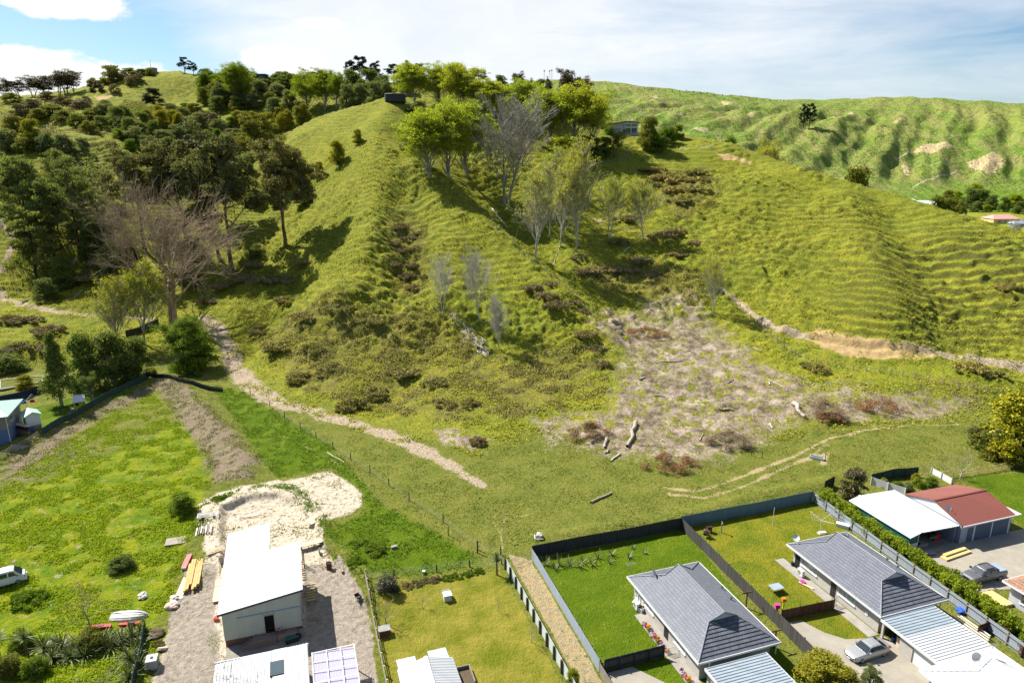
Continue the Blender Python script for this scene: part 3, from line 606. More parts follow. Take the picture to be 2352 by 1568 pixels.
def barepop(s):
    seg, tip, rng = skeleton(s, 13, .16, 16, 4.6, .50, 3, dict(wob=.05, up=.10, split=[4, 5, 4], ang=.40, shr=.55, rmin=.019, twob=.03, prof=lambda t: 1.0 - .5 * t, wind=.03), .13, 2 + s % 2)
    c = np.array([p for p, d in tip]); dd = np.array([d for p, d in tip]); k = rng.choice(len(c), 9000); c = c[k] + rng.normal(size=(9000, 3)) * .14
    w = (c[:, 2] > 4.0 + 6 * rng.random(9000)); c = c[w]
    v = leaf_quads(c, .22, rng, None, .6, 1, dd[k][w]); me = mesh_np('crown', v, np.arange(len(v)).reshape(-1, 4)); vattr(me, 'v', np.repeat(rng.random(len(c)), 4))
    return tube_mesh('trunk', seg), me, 6.5, 13.5
def barespread(s):
    seg, tip, rng = skeleton(s, 12, .22, 11, 8.0, .95, 3, dict(wob=.13, up=.07, split=[6, 6, 6], ang=.60, shr=.55, rmin=.016, twob=.1, prof=lambda t: 1.0 - .35 * t), .38, 2)
    return tube_mesh('trunk', seg), None, 17, 13
def fruit(s):
    seg, tip, rng = skeleton(s, 4, .25, 8, 2.4, .8, 2, dict(wob=.18, up=.08, split=[3, 4], ang=.65, shr=.6, rmin=.010, twob=.14), .10, 1)
    c = np.array([p for p, d in tip]); k = rng.choice(len(c), 500); v = leaf_quads(c[k] + rng.normal(size=(500, 3)) * .08, .13, rng); me = mesh_np('crown', v, np.arange(len(v)).reshape(-1, 4)); vattr(me, 'v', np.repeat(rng.random(500), 4))
    return tube_mesh('trunk', seg), me, 4.4, 4.6
def pine(s):
    seg, tip, rng = skeleton(s, 12, .15, 16, 3.6, 1.1, 1, dict(wob=.1, up=.10, split=3, ang=.6, shr=.55, rmin=.03, twob=.03, prof=lambda t: 1.1 - .75 * t), .25)
    cl = [(*p, .55 + .5 * rng.random()) for p, d in tip]
    return tube_mesh('trunk', seg), crown_mesh('crown', cl, 7000, .42, rng, .15, .75, .5), 7.2, 12.5
def bush(s, n=8500, h=5.0, w=5.0, low=.05, leaf=.27, lob=46):
    rng = np.random.default_rng(s); cl = []
    for i in range(lob):
        a = rng.random() * 6.28; t = rng.random() ** 1.2; rr = w * .5 * (1 - .5 * t ** 2) * rng.random() ** .5 * .86
        cl.append((math.cos(a) * rr, math.sin(a) * rr, h * (low + (1 - low) * (t * (1 - .35 * (rr / w * 2) ** 2))) - .3, w * (.10 + .10 * rng.random())))
    seg = []
    for i in range(7):
        a = i * .9 + rng.random(); q = np.array([math.cos(a) * w * .2, math.sin(a) * w * .2, h * .6]); seg.append((np.array([0, 0, -.3]), q * [.4, .4, .5], .11, .07)); seg.append((q * [.4, .4, .5], q, .07, .02))
    return tube_mesh('trunk', seg), crown_mesh('crown', cl, n, leaf, rng, .35, .85), w, h
def roundtree(s): return bush(s, 10000, 7.0, 6.0, .10, .30, 60)
def cone(s):
    rng = np.random.default_rng(s); cl = []
    for i in range(60):
        t = rng.random() ** .8; rr = 1.7 * (1.06 - t) * rng.random() ** .5; a = rng.random() * 6.28; cl.append((math.cos(a) * rr, math.sin(a) * rr, .5 + 8.5 * t, .35 + .55 * (1 - t)))
    return tube_mesh('trunk', [(np.array([0, 0, -.3]), np.array([0, 0, 7.]), .2, .05)]), crown_mesh('crown', cl, 9000, .24, rng, .3, 1), 4.2, 9.2
def wispy(s):
    seg, tip, rng = skeleton(s, 9, .22, 9, 3.0, .7, 1, dict(wob=.15, up=.1, split=3, ang=.6, shr=.6, rmin=.03, twob=.12, prof=lambda t: 1.0 - .3 * t, wind=.12), .14, 2, .1)
    cl = [(*p, .55 + .6 * rng.random()) for p, d in tip if p[2] > 2.2]
    return tube_mesh('trunk', seg), crown_mesh('crown', cl, 5200, .34, rng, .2, .8, .5), 6, 9.5
def mound(s):
    rng = np.random.default_rng(s); cl = []
    for i in range(30):
        a = rng.random() * 6.28; rr = 1.75 * rng.random() ** .6; cl.append((math.cos(a) * rr, math.sin(a) * rr * .8, .10 + .40 * rng.random() * max(0, 1 - rr / 1.9), .18 + .26 * rng.random()))
    n = 3600; c = crown_mesh('canes', cl, n, .19, rng, .4, .7, .5); return None, c, 3.0, 1.15
for k, seeds, fn in (('gum', (3, 11, 17), gum), ('wattle', (5, 8), wattle), ('poplar', (2, 9, 14), poplar), ('barepop', (4, 7, 12), barepop), ('barespread', (6,), barespread), ('fruit', (6, 9), fruit),
                     ('pine', (2, 7), pine), ('bush', (1, 2, 3, 4), bush), ('roundtree', (5, 6, 7), roundtree), ('cone', (3,), cone), ('wispy', (4, 8, 13), wispy), ('mound', (21, 22, 23, 24), mound)):
    proto(k, seeds, fn)
_cnt = {}
def setmat(o, m):
    if o.data.materials: pass
    else: o.data.materials.append(m)
    o.material_slots[0].link = 'OBJECT'; o.material_slots[0].material = m
def plant(kind, name, x, y, h, w, leaf, bark='dark', rz=None, label=None, cat='tree', group=None, z=None, depth=None):
    i = _cnt.get(kind, 0); _cnt[kind] = i + 1; t, c, pw, ph = PROTO[kind][i % len(PROTO[kind])]
    e = link(name, None) if t is not None else None
    if z is None: z = height(x, y)
    rz = (i * 2.399) % 6.283 if rz is None else rz
    if t is None:
        o = link(name, c); setmat(o, LM[leaf])
    else:
        o = e; o.empty_display_size = .5
        a = link('trunk', t, o); setmat(a, BK[bark])
        if c is not None and leaf: b = link('crown', c, o); setmat(b, LM[leaf])
    o.location = (x, y, z - .05); o.rotation_euler = (0, 0, rz); o.scale = (w / pw, w / pw if depth is None else depth / pw, h / ph)
    tag(o, label, cat, group); return o
def treepx(kind, name, u, vb, vt, wpx, leaf, bark='dark', Y=None, **kw):
    if kind in ('bush', 'roundtree') and vb < 480: wpx *= 1.3; vt -= (vb - vt) * .12
    """a plant whose foot, top and width are read off the photograph; Y gives the distance of a foot hidden by nearer things"""
    if Y is None: X, Y, z = hit(u, vb)
    else:
        d = ray(u, vb); X = d[0] / d[1] * Y; z = height(X, Y)
    d = ray(u, vt); zt = H + d[2] / d[1] * Y; t = Y / d[1]
    return plant(kind, name, X, Y, max(zt - z, .5), wpx / F * t, leaf, bark, z=z, **kw)
ORD = 'first second third fourth fifth sixth seventh eighth ninth tenth eleventh twelfth thirteenth fourteenth fifteenth sixteenth seventeenth eighteenth nineteenth twentieth'.split()
def rank_labels(objs, desc, where):
    """tells look-alikes apart by their order from left to right"""
    objs = sorted(objs, key=lambda o: o.location.x / max(o.location.y, 1)); n = len(objs)
    for i, o in enumerate(objs):
        if n == 1: o['label'] = f'{desc} {where}'; continue
        if i == 0: w = 'leftmost'
        elif i == n - 1: w = 'rightmost'
        elif i < n / 2: w = f'{ORD[i]} from left'
        else: w = f'{ORD[n - 1 - i]} from right'
        o['label'] = f'{desc}, {w} {where}'
# ---------------------------------------------------------------- trees and bushes of the hills
def T(kind, name, u, vb, vt, w, leaf, label, bark='dark', Y=None, group=None, cat='tree'): return treepx(kind, name, u, vb, vt, w, leaf, bark, Y, label=label, group=group, cat=cat)
def batch(kind, name, leaf, desc, where, group, pts, bark='dark', cat='tree'):
    o = [treepx(kind, name, p[0], p[1], p[2], p[3], leaf, bark, p[4] if len(p) > 4 else None, cat=cat, group=group) for p in pts]
    rank_labels(o, desc, where); return o
T('gum', 'gum_tree', 655, 560, 342, 165, 'gum', 'dark gum tree with pinkish trunk standing apart on the right of its grove', 'brown', group='dark gum trees')
T('gum', 'gum_tree', 532, 622, 345, 190, 'gum', 'tall dark gum tree behind the bare spreading tree', 'brown', group='dark gum trees')
T('gum', 'gum_tree', 505, 600, 360, 130, 'gum', 'slender dark gum with trunk just left of the tallest gum', 'brown', group='dark gum trees')
T('gum', 'gum_tree', 430, 590, 345, 190, 'gum', 'broad dark gum with rounded clumps above the bare spreading tree', 'dark', group='dark gum trees')
T('gum', 'gum_tree', 335, 580, 375, 150, 'gum', 'lowest dark gum at the left end of its grove', 'dark', group='dark gum trees')
T('gum', 'gum_tree', 490, 480, 318, 120, 'gumbrown', 'brownish gum rising behind the dark gums', 'brown', group='dark gum trees')
T('gum', 'gum_tree', 605, 410, 272, 110, 'olive', 'loose olive gum with pale limbs behind the dark gums', 'grey', group='dark gum trees')
batch('wattle', 'wattle_tree', 'wattle', 'dark blue green wattle', 'on the left slope', 'wattles on the left slope',
      [(75,575,345,120),(180,565,350,112),(130,620,395,120),(60,540,350,90),(232,550,430,80),(90,660,470,110),(150,500,330,80)])
batch('roundtree', 'dark_tree', 'dark', 'dark bushy tree', 'under the wattles on the left slope', 'dark bushes under the wattles', [(215,600,500,60),(150,665,590,70),(255,640,560,60),(110,690,640,60)])
T('barespread', 'bare_tree', 400, 742, 455, 300, None, 'huge spreading leafless tree beside the clay track', 'tan')
T('barepop', 'bare_sapling', 330, 790, 610, 120, 'bud', 'thin bare sapling left of the spreading leafless tree foot', 'grey')
T('barepop', 'bare_sapling', 265, 800, 650, 90, 'bud', 'small twiggy tree above the dark evergreens', 'grey')
T('poplar', 'young_poplar', 435, 845, 735, 100, 'green', 'leafy green suckers round the foot of the spreading bare tree', 'grey')
T('bush', 'bush', 450, 850, 770, 110, 'green', 'low dark green scrub under the spreading bare tree', cat='bush')
batch('poplar', 'poplar_tree', 'poplar', 'fresh green poplar', 'of the clump right of the spur fence', 'green poplars by the spur fence', [(985,408,250,120),(1030,408,240,110),(1075,400,242,115)], 'grey')
batch('poplar', 'poplar_tree', 'poplar', 'dense bright green poplar', 'left of the hilltop house', 'green poplars beside the house', [(1270,335,205,115),(1320,335,200,120),(1360,330,222,80)], 'grey')
batch('poplar', 'poplar_tree', 'poplar', 'windblown grey green poplar', 'on the skyline right of the black tank', 'skyline poplars', [(955,225,146,82,345),(1010,240,150,80,345),(1055,250,150,90,335),(1115,262,184,95,330),(1200,262,188,100,330),(1160,280,225,70,320)], 'grey')
T('barepop', 'bare_poplar', 1160, 462, 212, 185, None, 'tallest bare poplar with dark trunk right of the green clump', 'grey')
T('barepop', 'bare_poplar', 1178, 412, 225, 120, None, 'bare poplar with pale trunk behind the tallest bare poplar', 'grey')
batch('barepop', 'bare_poplar', 'bud', 'bare poplar tipped with yellow buds', 'in the valley grove', 'budding poplars in the valley', [(1228,582,392,92),(1285,562,372,85),(1262,535,400,70),(1325,562,345,95),(1400,540,400,62),(1478,550,418,82),(1300,520,360,70)], 'pale')
batch('barepop', 'bare_poplar', None, 'small leafless poplar', 'of three on the front slope', 'leafless poplars on the front slope', [(1018,720,578,52),(1103,738,572,70),(1147,802,685,42)], 'pale')
T('barepop', 'bare_poplar', 1640, 718, 590, 62, 'bud', 'lone bare poplar beside the start of the clay track', 'pale')
T('willow' if 'willow' in PROTO else 'bush', 'willow', 1292, 372, 318, 80, 'poplar', 'rounded light green willow below the dense poplars', 'grey')
batch('roundtree', 'dark_tree', 'dark', 'dark leafy tree', 'beside the lawn of the hilltop house', 'dark trees by the hilltop house', [(1362,364,318,44),(1340,362,316,40),(1392,362,320,30)])
T('wispy', 'umbrella_tree', 1410, 360, 300, 34, 'dark', 'small umbrella shaped tree on the hilltop house lawn')
T('roundtree', 'loose_tree', 1490, 345, 276, 44, 'olive', 'loose olive tree in front of the hilltop house', 'grey')
batch('bush', 'hedge_bush', 'green', 'dark green bush', 'right of the hilltop house', 'bushes beside the hilltop house', [(1505,345,308,45),(1530,330,295,38),(1555,320,290,30),(1440,300,286,16),(1400,310,290,24)], cat='bush')
batch('pine', 'pine_tree', 'pine', 'black green pine', 'of the skyline clump on the left hill', 'pines on the left hill', [(368,166,132,24),(388,166,124,32),(405,167,122,34),(425,168,128,30),(445,170,140,22),(464,170,130,26)])
batch('pine', 'pine_tree', 'pine', 'black green pine', 'behind the black tank on the skyline', 'pines behind the black tank', [(805,200,135,30,420),(828,200,124,52,420),(862,205,138,34,420),(905,205,144,44,410),(938,205,138,34,410),(965,205,142,36,400),(1100,215,156,52,390),(1075,210,160,40,395)])
batch('roundtree', 'round_tree', 'dark', 'rounded dark tree', 'below the pines behind the black tank', 'dark round trees behind the black tank', [(808,212,165,46,385),(850,215,166,54,380),(880,218,178,44,370),(925,215,172,40,370)])
batch('bush', 'bush', 'grey', 'grey green bush', 'just behind the black tank', 'bushes behind the black tank', [(800,235,198,34,350),(828,232,196,36,350),(858,230,190,34,345),(885,222,185,34,345),(1000,300,262,50),(960,262,235,50),(985,285,250,44),(942,300,268,34)], cat='bush')
batch('wispy', 'gum_tree', 'gumbrown', 'feathery gum', 'against the sky', 'feathery gums on the skyline', [(8,222,185,55,430),(45,220,182,55,430),(75,220,175,60,430),(105,220,172,60,430),(135,218,168,50,430),(150,212,160,60,430),(168,206,163,40,430)], 'dark')
batch('wispy', 'gum_tree', 'gumbrown', 'dark clumped gum', 'on the skyline between the masts and poplars', 'clumped gums near the masts', [(1178,218,163,36,350),(1215,215,180,26,350),(1296,212,154,46,350),(1330,222,172,50,345),(1350,235,182,34,340),(1258,208,178,18,350)])
batch('poplar', 'willow', 'willow', 'vivid yellow green poplar', 'on the ridge', 'vivid poplars on the ridge', [(540,212,146,72,400),(705,252,166,62),(745,250,163,66),(772,250,168,44)], 'grey')
T('roundtree', 'round_tree', 352, 240, 207, 37, 'pine', 'lone round dark blue green tree on the left hill pasture')
T('roundtree', 'round_tree', 1673, 338, 317, 36, 'green', 'lone rounded green bush in the far valley', Y=700)
T('pine', 'pine_tree', 1846, 280, 236, 26, 'pine', 'left half of the lone dark pine pair on the far hillside', Y=940)
T('pine', 'pine_tree', 1860, 278, 233, 28, 'pine', 'right half of the lone dark pine pair on the far hillside', Y=940)
T('barepop', 'bare_willow', 1768, 372, 330, 76, 'bud', 'budding yellow willow behind the right hill crest', 'grey', Y=420)
T('bush', 'bush', 1972, 420, 386, 70, 'olive', 'olive bush behind the right hill crest', Y=420, cat='bush')
batch('roundtree', 'round_tree', 'yellow', 'small yellow green tree', 'on the central spur', 'small trees on the spur', [(776,378,328,34),(732,408,375,24),(822,332,300,20)])
batch('bush', 'bush', 'grey', 'grey bush', 'along the crest of the central spur', 'grey bushes on the spur', [(936,345,308,34),(700,470,448,36),(690,400,360,30)], cat='bush')
batch('roundtree', 'dark_tree', 'green', 'rounded mid green tree', 'of the skyline belt', 'mid green trees of the skyline belt', [(470+24*i, 200+(i%3)*5, 170+(i%4)*4, 30, 425) for i in range(11)])
batch('roundtree', 'dark_tree', 'dark', 'rounded dark tree', 'of the skyline belt', 'dark trees of the skyline belt', [(484+26*i, 198, 168+(i%3)*6, 30, 440) for i in range(12)] + [(1150, 225, 178, 30, 380), (1240, 225, 186, 34, 370), (1310, 225, 190, 34, 360)])
# hillside bush, kind by kind
_h = 'on the left hillside'
batch('roundtree', 'bushy_tree', 'grey', 'grey green bushy tree', 'of the ridge grove below the far house', 'grey trees on the ridge', [(478,215,180,36,430),(505,245,195,36,400),(560,235,196,42,400),(600,230,190,40,410),(640,235,195,36,405),(585,255,222,42,390),(632,262,228,38,380),(665,255,212,34,385),(690,262,235,32,370)])
batch('roundtree', 'bushy_tree', 'dark', 'dark bushy tree', 'of the ridge grove below the far house', 'dark trees on the ridge', [(472,195,162,34,450),(490,205,170,34,440),(512,225,175,38,430),(580,215,170,34,430),(610,225,186,40,420),(635,215,175,32,430),(655,225,178,36,420),(540,245,205,40,400),(500,262,225,34,390),(565,210,160,30,440)])
batch('roundtree', 'bushy_tree', 'olive', 'olive bushy tree', 'of the ridge grove below the far house', 'olive trees on the ridge', [(495,225,190,32,420),(520,250,205,34,400),(545,258,225,30,390),(620,250,215,28,395),(675,225,175,30,420),(470,240,205,26,410)])
batch('bush', 'bush', 'grey', 'grey green bush', _h + ' gully', 'grey bushes in the hillside gully',
      [(240,268,240,44),(262,290,262,40),(290,300,270,44),(310,330,292,46),(345,350,315,44),(318,305,280,36),(375,330,300,40),(410,320,288,40),(430,300,270,40),(455,290,262,36),(505,300,275,36),(520,330,305,34),(550,322,298,34),(395,265,240,34),(420,275,248,30),(565,250,226,34),(480,340,318,34)], cat='bush')
batch('roundtree', 'bushy_tree', 'dark', 'dark green bushy tree', _h + ' gully', 'dark trees in the hillside gully',
      [(245,262,232,30),(275,295,250,36),(300,318,275,34),(262,278,248,28),(330,300,262,34),(355,315,280,30),(285,270,245,30),(232,300,270,34),(385,350,318,34)])
batch('roundtree', 'bushy_tree', 'yellow', 'yellow tipped bushy tree', _h + ' gully', 'yellow tipped trees in the hillside gully',
      [(340,290,255,30),(372,300,258,34),(398,290,256,30),(412,300,262,22),(440,262,240,22),(365,268,244,24),(545,280,256,26),(620,300,262,26),(600,290,268,24),(650,300,262,30),(688,285,248,24),(700,278,242,22),(663,290,255,22),(590,340,300,34),(560,345,310,30),(478,320,300,22),(640,275,250,20)])
batch('bush', 'bush', 'brown', 'brown leafless bush', _h, 'brown bushes on the left hillside',
      [(110,232,212,30),(150,242,222,38),(188,250,228,36),(80,252,230,40),(45,262,240,34),(198,238,222,18),(270,185,168,34),(300,196,176,26),(320,192,172,22),(265,215,195,22),(470,275,255,34),(492,285,262,30),(445,250,238,30),(530,312,296,30),(455,345,325,40),(500,345,325,34),(225,200,186,20)], cat='bush')
batch('bush', 'bush', 'olive', 'olive bush', _h + ' below the skyline gums', 'olive bushes on the left hillside',
      [(30,238,215,34),(120,262,240,44),(90,275,252,40),(35,300,270,50),(150,280,255,40),(180,290,262,36),(205,305,280,34),(20,330,300,44),(60,350,318,40),(212,275,252,34),(250,180,155,40),(205,185,172,30)], cat='bush')
batch('bush', 'bush', 'grey', 'small grey green bush', 'on the slope above the dark gums', 'small bushes above the dark gums', [(430,345,322,30),(455,372,350,32),(485,362,340,28),(515,360,338,30),(405,362,342,28),(380,300,284,26),(350,372,350,30),(540,375,352,30),(575,372,352,30),(605,352,330,26),(635,332,312,26),(610,320,300,22)], cat='bush')
batch('roundtree', 'bushy_tree', 'green', 'fresh green bushy tree', 'on the slope above the dark gums', 'green bushes above the dark gums', [(300,345,322,28),(275,318,298,26),(250,292,272,24),(395,345,322,26),(500,320,298,24),(530,290,270,24),(425,255,238,22),(375,385,360,26)])
batch('bush', 'bush', 'olive', 'olive bush', 'along the skyline of the left hill', 'olive bushes along the left skyline', [(256,178,152,44,450),(272,180,158,36),(296,178,158,30),(325,174,160,28),(345,174,158,20),(214,200,180,24),(285,176,160,30),(310,178,166,24),(245,182,158,34),(228,190,172,22),(335,172,162,20),(480,190,172,26)], cat='bush')
T('roundtree', 'round_tree', 75, 338, 280, 42, 'yellow', 'yellow topped round tree above the left wattles')
batch('bush', 'bush', 'grey', 'pale grey green bush', 'above the left wattles', 'pale bushes above the wattles', [(20,345,300,44),(110,345,305,44),(150,350,312,36),(10,410,355,44),(190,345,318,30),(60,410,360,40)], cat='bush')
batch('roundtree', 'dark_tree', 'pine', 'tiny dark tree', 'on the grass knob of the left hill', 'tiny dark trees on the knob', [(213,212,203,14),(235,212,202,15)])
batch('bush', 'bush', 'grey', 'grey green bush', 'among the dark gums', 'bushes among the dark gums', [(560,400,360,40),(520,395,362,36),(640,470,440,44),(585,470,438,36),(440,660,620,60),(620,420,392,34)], cat='bush')
batch('roundtree', 'dark_tree', 'dark', 'shadowed dark scrub', 'at the foot of the dark gums', 'dark scrub under the gums', [(450,600,545,60),(300,600,545,60),(590,590,560,40),(470,530,480,60),(380,560,500,70)])
# far valley floor
batch('bush', 'tree', 'olive', 'olive roadside tree', 'in the far valley', 'olive trees in the far valley', [(2150,480,447,42,560),(2180,486,452,40,560),(2205,492,462,30,550),(2175,470,440,24,640)])
batch('roundtree', 'dark_tree', 'dark', 'dark spreading tree', 'behind the pink roofed house', 'dark trees behind the pink roofed house', [(2225,478,438,34,640),(2250,478,440,36,640),(2275,482,448,34,620),(2305,484,452,30,600),(2340,490,462,34,580),(2240,485,462,30,600),(2365,495,470,36,560)])
batch('bush', 'tree', 'willow', 'light green tree', 'in the far valley', 'light trees in the far valley', [(2195,465,440,30,680),(2238,450,424,34,720),(2330,468,448,40,640),(2265,492,470,24,600)])
T('barepop', 'bare_tree', 2325, 540, 512, 34, None, 'pale leafless tree in the far paddock', 'pale', Y=330)
# brown bramble mounds
def mounds(pts, desc, where, group, leaf='bramble', name='bramble_bush'):
    o = []
    for i, (u, v, w, h) in enumerate(pts):
        X, Y, z = hit(u, v); k = Y / CP / F; o.append(plant('mound', name, X, Y, max(h * k * 1.15, .6), w * k * 1.15, leaf, z=z + .05, cat='bush', group=group))
    rank_labels(o, desc, where)
mounds([(812,938,72,40),(1098,1018,36,26),(600,760,60,22),(640,800,70,24),(700,730,60,20),(780,712,60,18),(720,800,60,24),(760,850,60,22),(690,870,60,24),(850,740,60,20),(860,900,60,22),(930,860,70,22),(1000,880,60,20),(660,690,50,18),(1020,930,50,20),(1080,930,40,20)], 'brown bramble mound', 'on the front slope', 'brambles on the front slope')
mounds([(915,520,40,20),(940,545,36,18),(925,580,36,20),(950,610,34,18),(935,640,36,20),(955,665,40,20),(900,560,30,14),(960,570,30,14),(905,610,30,14),(975,640,24,14),(965,530,26,12)], 'dark bramble clump', 'in the shallow gully under the ridge', 'brambles in the shallow gully', 'brown')
mounds([(1225,665,44,20),(1250,690,50,22),(1280,720,44,28),(1310,700,40,18),(1265,655,30,14),(1340,720,36,20),(1370,800,36,20),(1345,770,40,20),(1385,840,34,20)], 'dark bramble bush', 'on the right shoulder of the front slope', 'brambles on the right shoulder', 'brown')
mounds([(1490,430,50,22),(1530,410,56,24),(1570,420,60,24),(1600,440,50,20),(1545,445,50,20),(1620,410,40,18),(1500,385,50,14),(1560,470,44,16),(1600,395,40,16)], 'brown bramble thicket', 'below the hilltop house lawn', 'brambles below the hilltop house')
mounds([(1350,620,50,18),(1390,625,60,18),(1430,620,56,18),(1470,600,50,18),(1520,545,56,20),(1550,535,44,18),(1440,505,44,16),(1420,555,40,14),(1500,625,44,18),(1330,590,36,14),(1560,590,40,14),(1600,560,36,12)], 'brown bramble bush', 'around the valley poplars', 'brambles around the valley poplars', 'brown')
mounds([(1880,850,44,22),(1850,840,30,14),(2230,850,60,24),(2280,858,50,20),(2300,660,30,16),(2330,655,30,18),(2120,780,30,12)], 'brown bush', 'beside the clay track on the right', 'brown bushes by the right track')
mounds([(190,560,44,20),(235,600,50,22),(210,640,60,26),(120,660,60,22),(60,740,60,20),(110,760,60,22),(40,800,60,20),(170,650,44,18),(100,800,50,18),(20,740,50,20)], 'dark scrubby bush', 'along the left clay track', 'scrub along the left track', 'brown')
mounds([(560,640,60,22),(610,650,60,22),(520,660,60,22),(660,640,50,20),(590,600,50,18),(700,600,40,16),(480,690,50,18)], 'shadowed dark bush', 'in the gully right of the bare tree', 'bushes right of the bare tree', 'brown')
# heaps of cut brush
def heap(u, v, w, h, leaf, label):
    X, Y, z = hit(u, v); k = Y / CP / F; rng = np.random.default_rng(int(u)); W_, H_ = w * k * 1.25, h * k * 1.5; cl = []
    for i in range(30):
        a = rng.random() * 6.28; r = rng.random() ** .7; cl.append((math.cos(a) * r * W_ * .55, math.sin(a) * r * W_ * .42, H_ * .45 * (1 - r * .85), W_ * (.05 + .10 * rng.random())))
    e = link('brush_heap', None, None, (X, Y, z)); tag(e, label, 'brush heap', 'heaps of cut brush')
    me = crown_mesh('brush', cl, 6500, .34, rng, .3, .8, .16); o = link('brush', me, e); setmat(o, LM[leaf]); seg = []
    for i in range(26):
        a = rng.random() * 6.28; r = rng.random() * W_ * .32; c = np.array([math.cos(a) * r, math.sin(a) * r * .7, H_ * .5 * (1 - r / W_ * 1.6) + .1]); d = nrm(rng.normal(size=3) * [1, 1, .35]); L = .6 + rng.random() * 1.2
        seg.append((c - d * L / 2, c + d * L / 2, .05, .025))
    b = link('branches', tube_mesh('branches', seg), e); setmat(b, BK['tan'])
heap(1352, 1003, 78, 46, 'slash', 'heap of reddish cut brush beside a short stump on the left of the clearing')
heap(1482, 772, 70, 26, 'slash', 'small reddish brush heap at the top of the clearing')
heap(1538, 1072, 100, 40, 'slash', 'wide low red brown brush heap nearest the paddock track')
heap(1675, 1022, 80, 46, 'slashgrey', 'dark burnt brush heap in the lower clearing')
heap(1888, 958, 92, 56, 'slashgrey', 'largest tan brush heap next to the pale log')
heap(1905, 968, 50, 26, 'slash', 'rusty brush heap in front of the largest heap')
heap(2025, 940, 80, 26, 'slash', 'low brown brush heap at the right of the clearing')
heap(1100, 1022, 30, 24, 'slash', 'round brown brush heap near the end of the clay track')
# logs
def log(u0, v0, u1, v1, r, bark, label, name='log', n=5, hgt=.0):
    a = np.array(hit(u0, v0)); b = np.array(hit(u1, v1)); rng = np.random.default_rng(int(u0 + v0)); a[2] += r * .8 + hgt; b[2] += r * .8; seg = []; p = a
    for i in range(n):
        q = a + (b - a) * (i + 1) / n + rng.normal(size=3) * r * (.5 if i < n - 1 else 0) * [1, 1, .3]; q[2] = height(q[0], q[1]) + r * .8; seg.append((p - a, q - a, r * (1 - .3 * i / n), r * (1 - .3 * (i + 1) / n))); p = q
    o = link(name, tube_mesh(name, seg, 7), None, tuple(a)); setmat(o, BK[bark]); tag(o, label, 'log', 'fallen logs'); return o
log(1460, 975, 1440, 1028, .42, 'wood', 'long grey log lying upright in the middle of the clearing')
log(1820, 932, 1848, 962, .50, 'bleached', 'thick pale log beside the largest brush heap')
log(1393, 1010, 1389, 1030, .30, 'wood', 'short stubby stump right of the left brush heap')
log(1398, 1034, 1390, 1042, .22, 'wood', 'small broken log below the left brush heap')
log(1357, 1155, 1405, 1133, .20, 'wood', 'weathered log lying in the near paddock')
log(1432, 580, 1448, 568, .22, 'bleached', 'white fallen branch below the rightmost valley poplars')
log(1130, 470, 1165, 520, .25, 'bleached', 'bleached fallen trunk under the tallest bare poplar')
log(1168, 545, 1190, 520, .14, 'bleached', 'thin bleached limb across the dark bank')
log(1272, 600, 1285, 560, .08, 'bleached', 'slim white pole leaning among the valley poplars')
log(152, 692, 190, 670, .14, 'bleached', 'pale dead branch beside the left clay track')
log(752, 1040, 790, 1062, .10, 'bleached', 'bent pale pole lying near the wire fence')
log(1545, 610, 1560, 622, .10, 'bleached', 'small white branch near the track start')
log(960, 800, 1000, 770, .07, 'bleached', 'pale twiggy branch on the front slope')
# the long drift of broken branches
def drift():
    rng = np.random.default_rng(5); X0 = hit(1075, 775); seg = []
    for i in range(120):
        t = rng.random() ** .8; u = 1040 + 75 * t + rng.normal() * (4 + 6 * math.sin(3.1 * t)); v = 728 + 88 * t + rng.normal() * 4; x, y, z = hit(u, v); d = nrm(np.array([.55, -.8, -.25]) + rng.normal(size=3) * [.5, .5, .12]); L = .7 + 2.0 * rng.random()
        c = np.array([x - X0[0], y - X0[1], z - X0[2] + .25]); seg.append((c - d * L / 2, c + d * L / 2, .09, .05))
    o = link('branch_pile', tube_mesh('branch_pile', seg), None, X0); setmat(o, BK['bleached']); tag(o, 'long drift of pale broken branches below the bare poplars on the front slope', 'branches')
drift()
# rough grass clumps, bracken and litter: nobody could count them
def scatter(name, leaf, xy, size, m, spread, lift, aspect, seed, jit=.9, seg=False):
    rng = np.random.default_rng(seed); x, y = xy; z = height(x, y); n = len(x)
    c = np.repeat(np.stack([x, y, z], -1), m, 0) + rng.normal(size=(n * m, 3)) * [spread, spread, spread * .25] + [0, 0, lift]
    v = leaf_quads(c, size, rng, np.tile([0, 0, 1.0], (n * m, 1)), aspect, jit); me = mesh_np(name, v, np.arange(n * m * 4).reshape(-1, 4)); vattr(me, 'v', np.repeat(np.repeat(rng.random(n) * .6, m) + rng.random(n * m) * .4, 4))
    me.materials.append(LM[leaf]); tag(link(name, me), kind='stuff')
def WL0(x, y): t = math.radians(18.2); return x * math.cos(t) + y * math.sin(t), -x * math.sin(t) + y * math.cos(t)
def inside(x, y, poly): return sd_poly(np.stack([x, y], -1).astype(np.float32), poly, .5) > .5
rng = np.random.default_rng(3); n = 170000; y = 95 + 190 * rng.random(n) ** 1.25; x = (rng.random(n) * 2 - 1) * (y * .80); toe = np.interp(x, TOE[:, 0], TOE[:, 1])
_sl = hits([(1340,740),(1440,715),(1620,720),(1700,770),(1850,900),(2120,900),(2240,915),(2120,965),(1850,970),(1700,1045),(1560,1080),(1390,1050),(1255,950),(1380,940),(1410,800)])
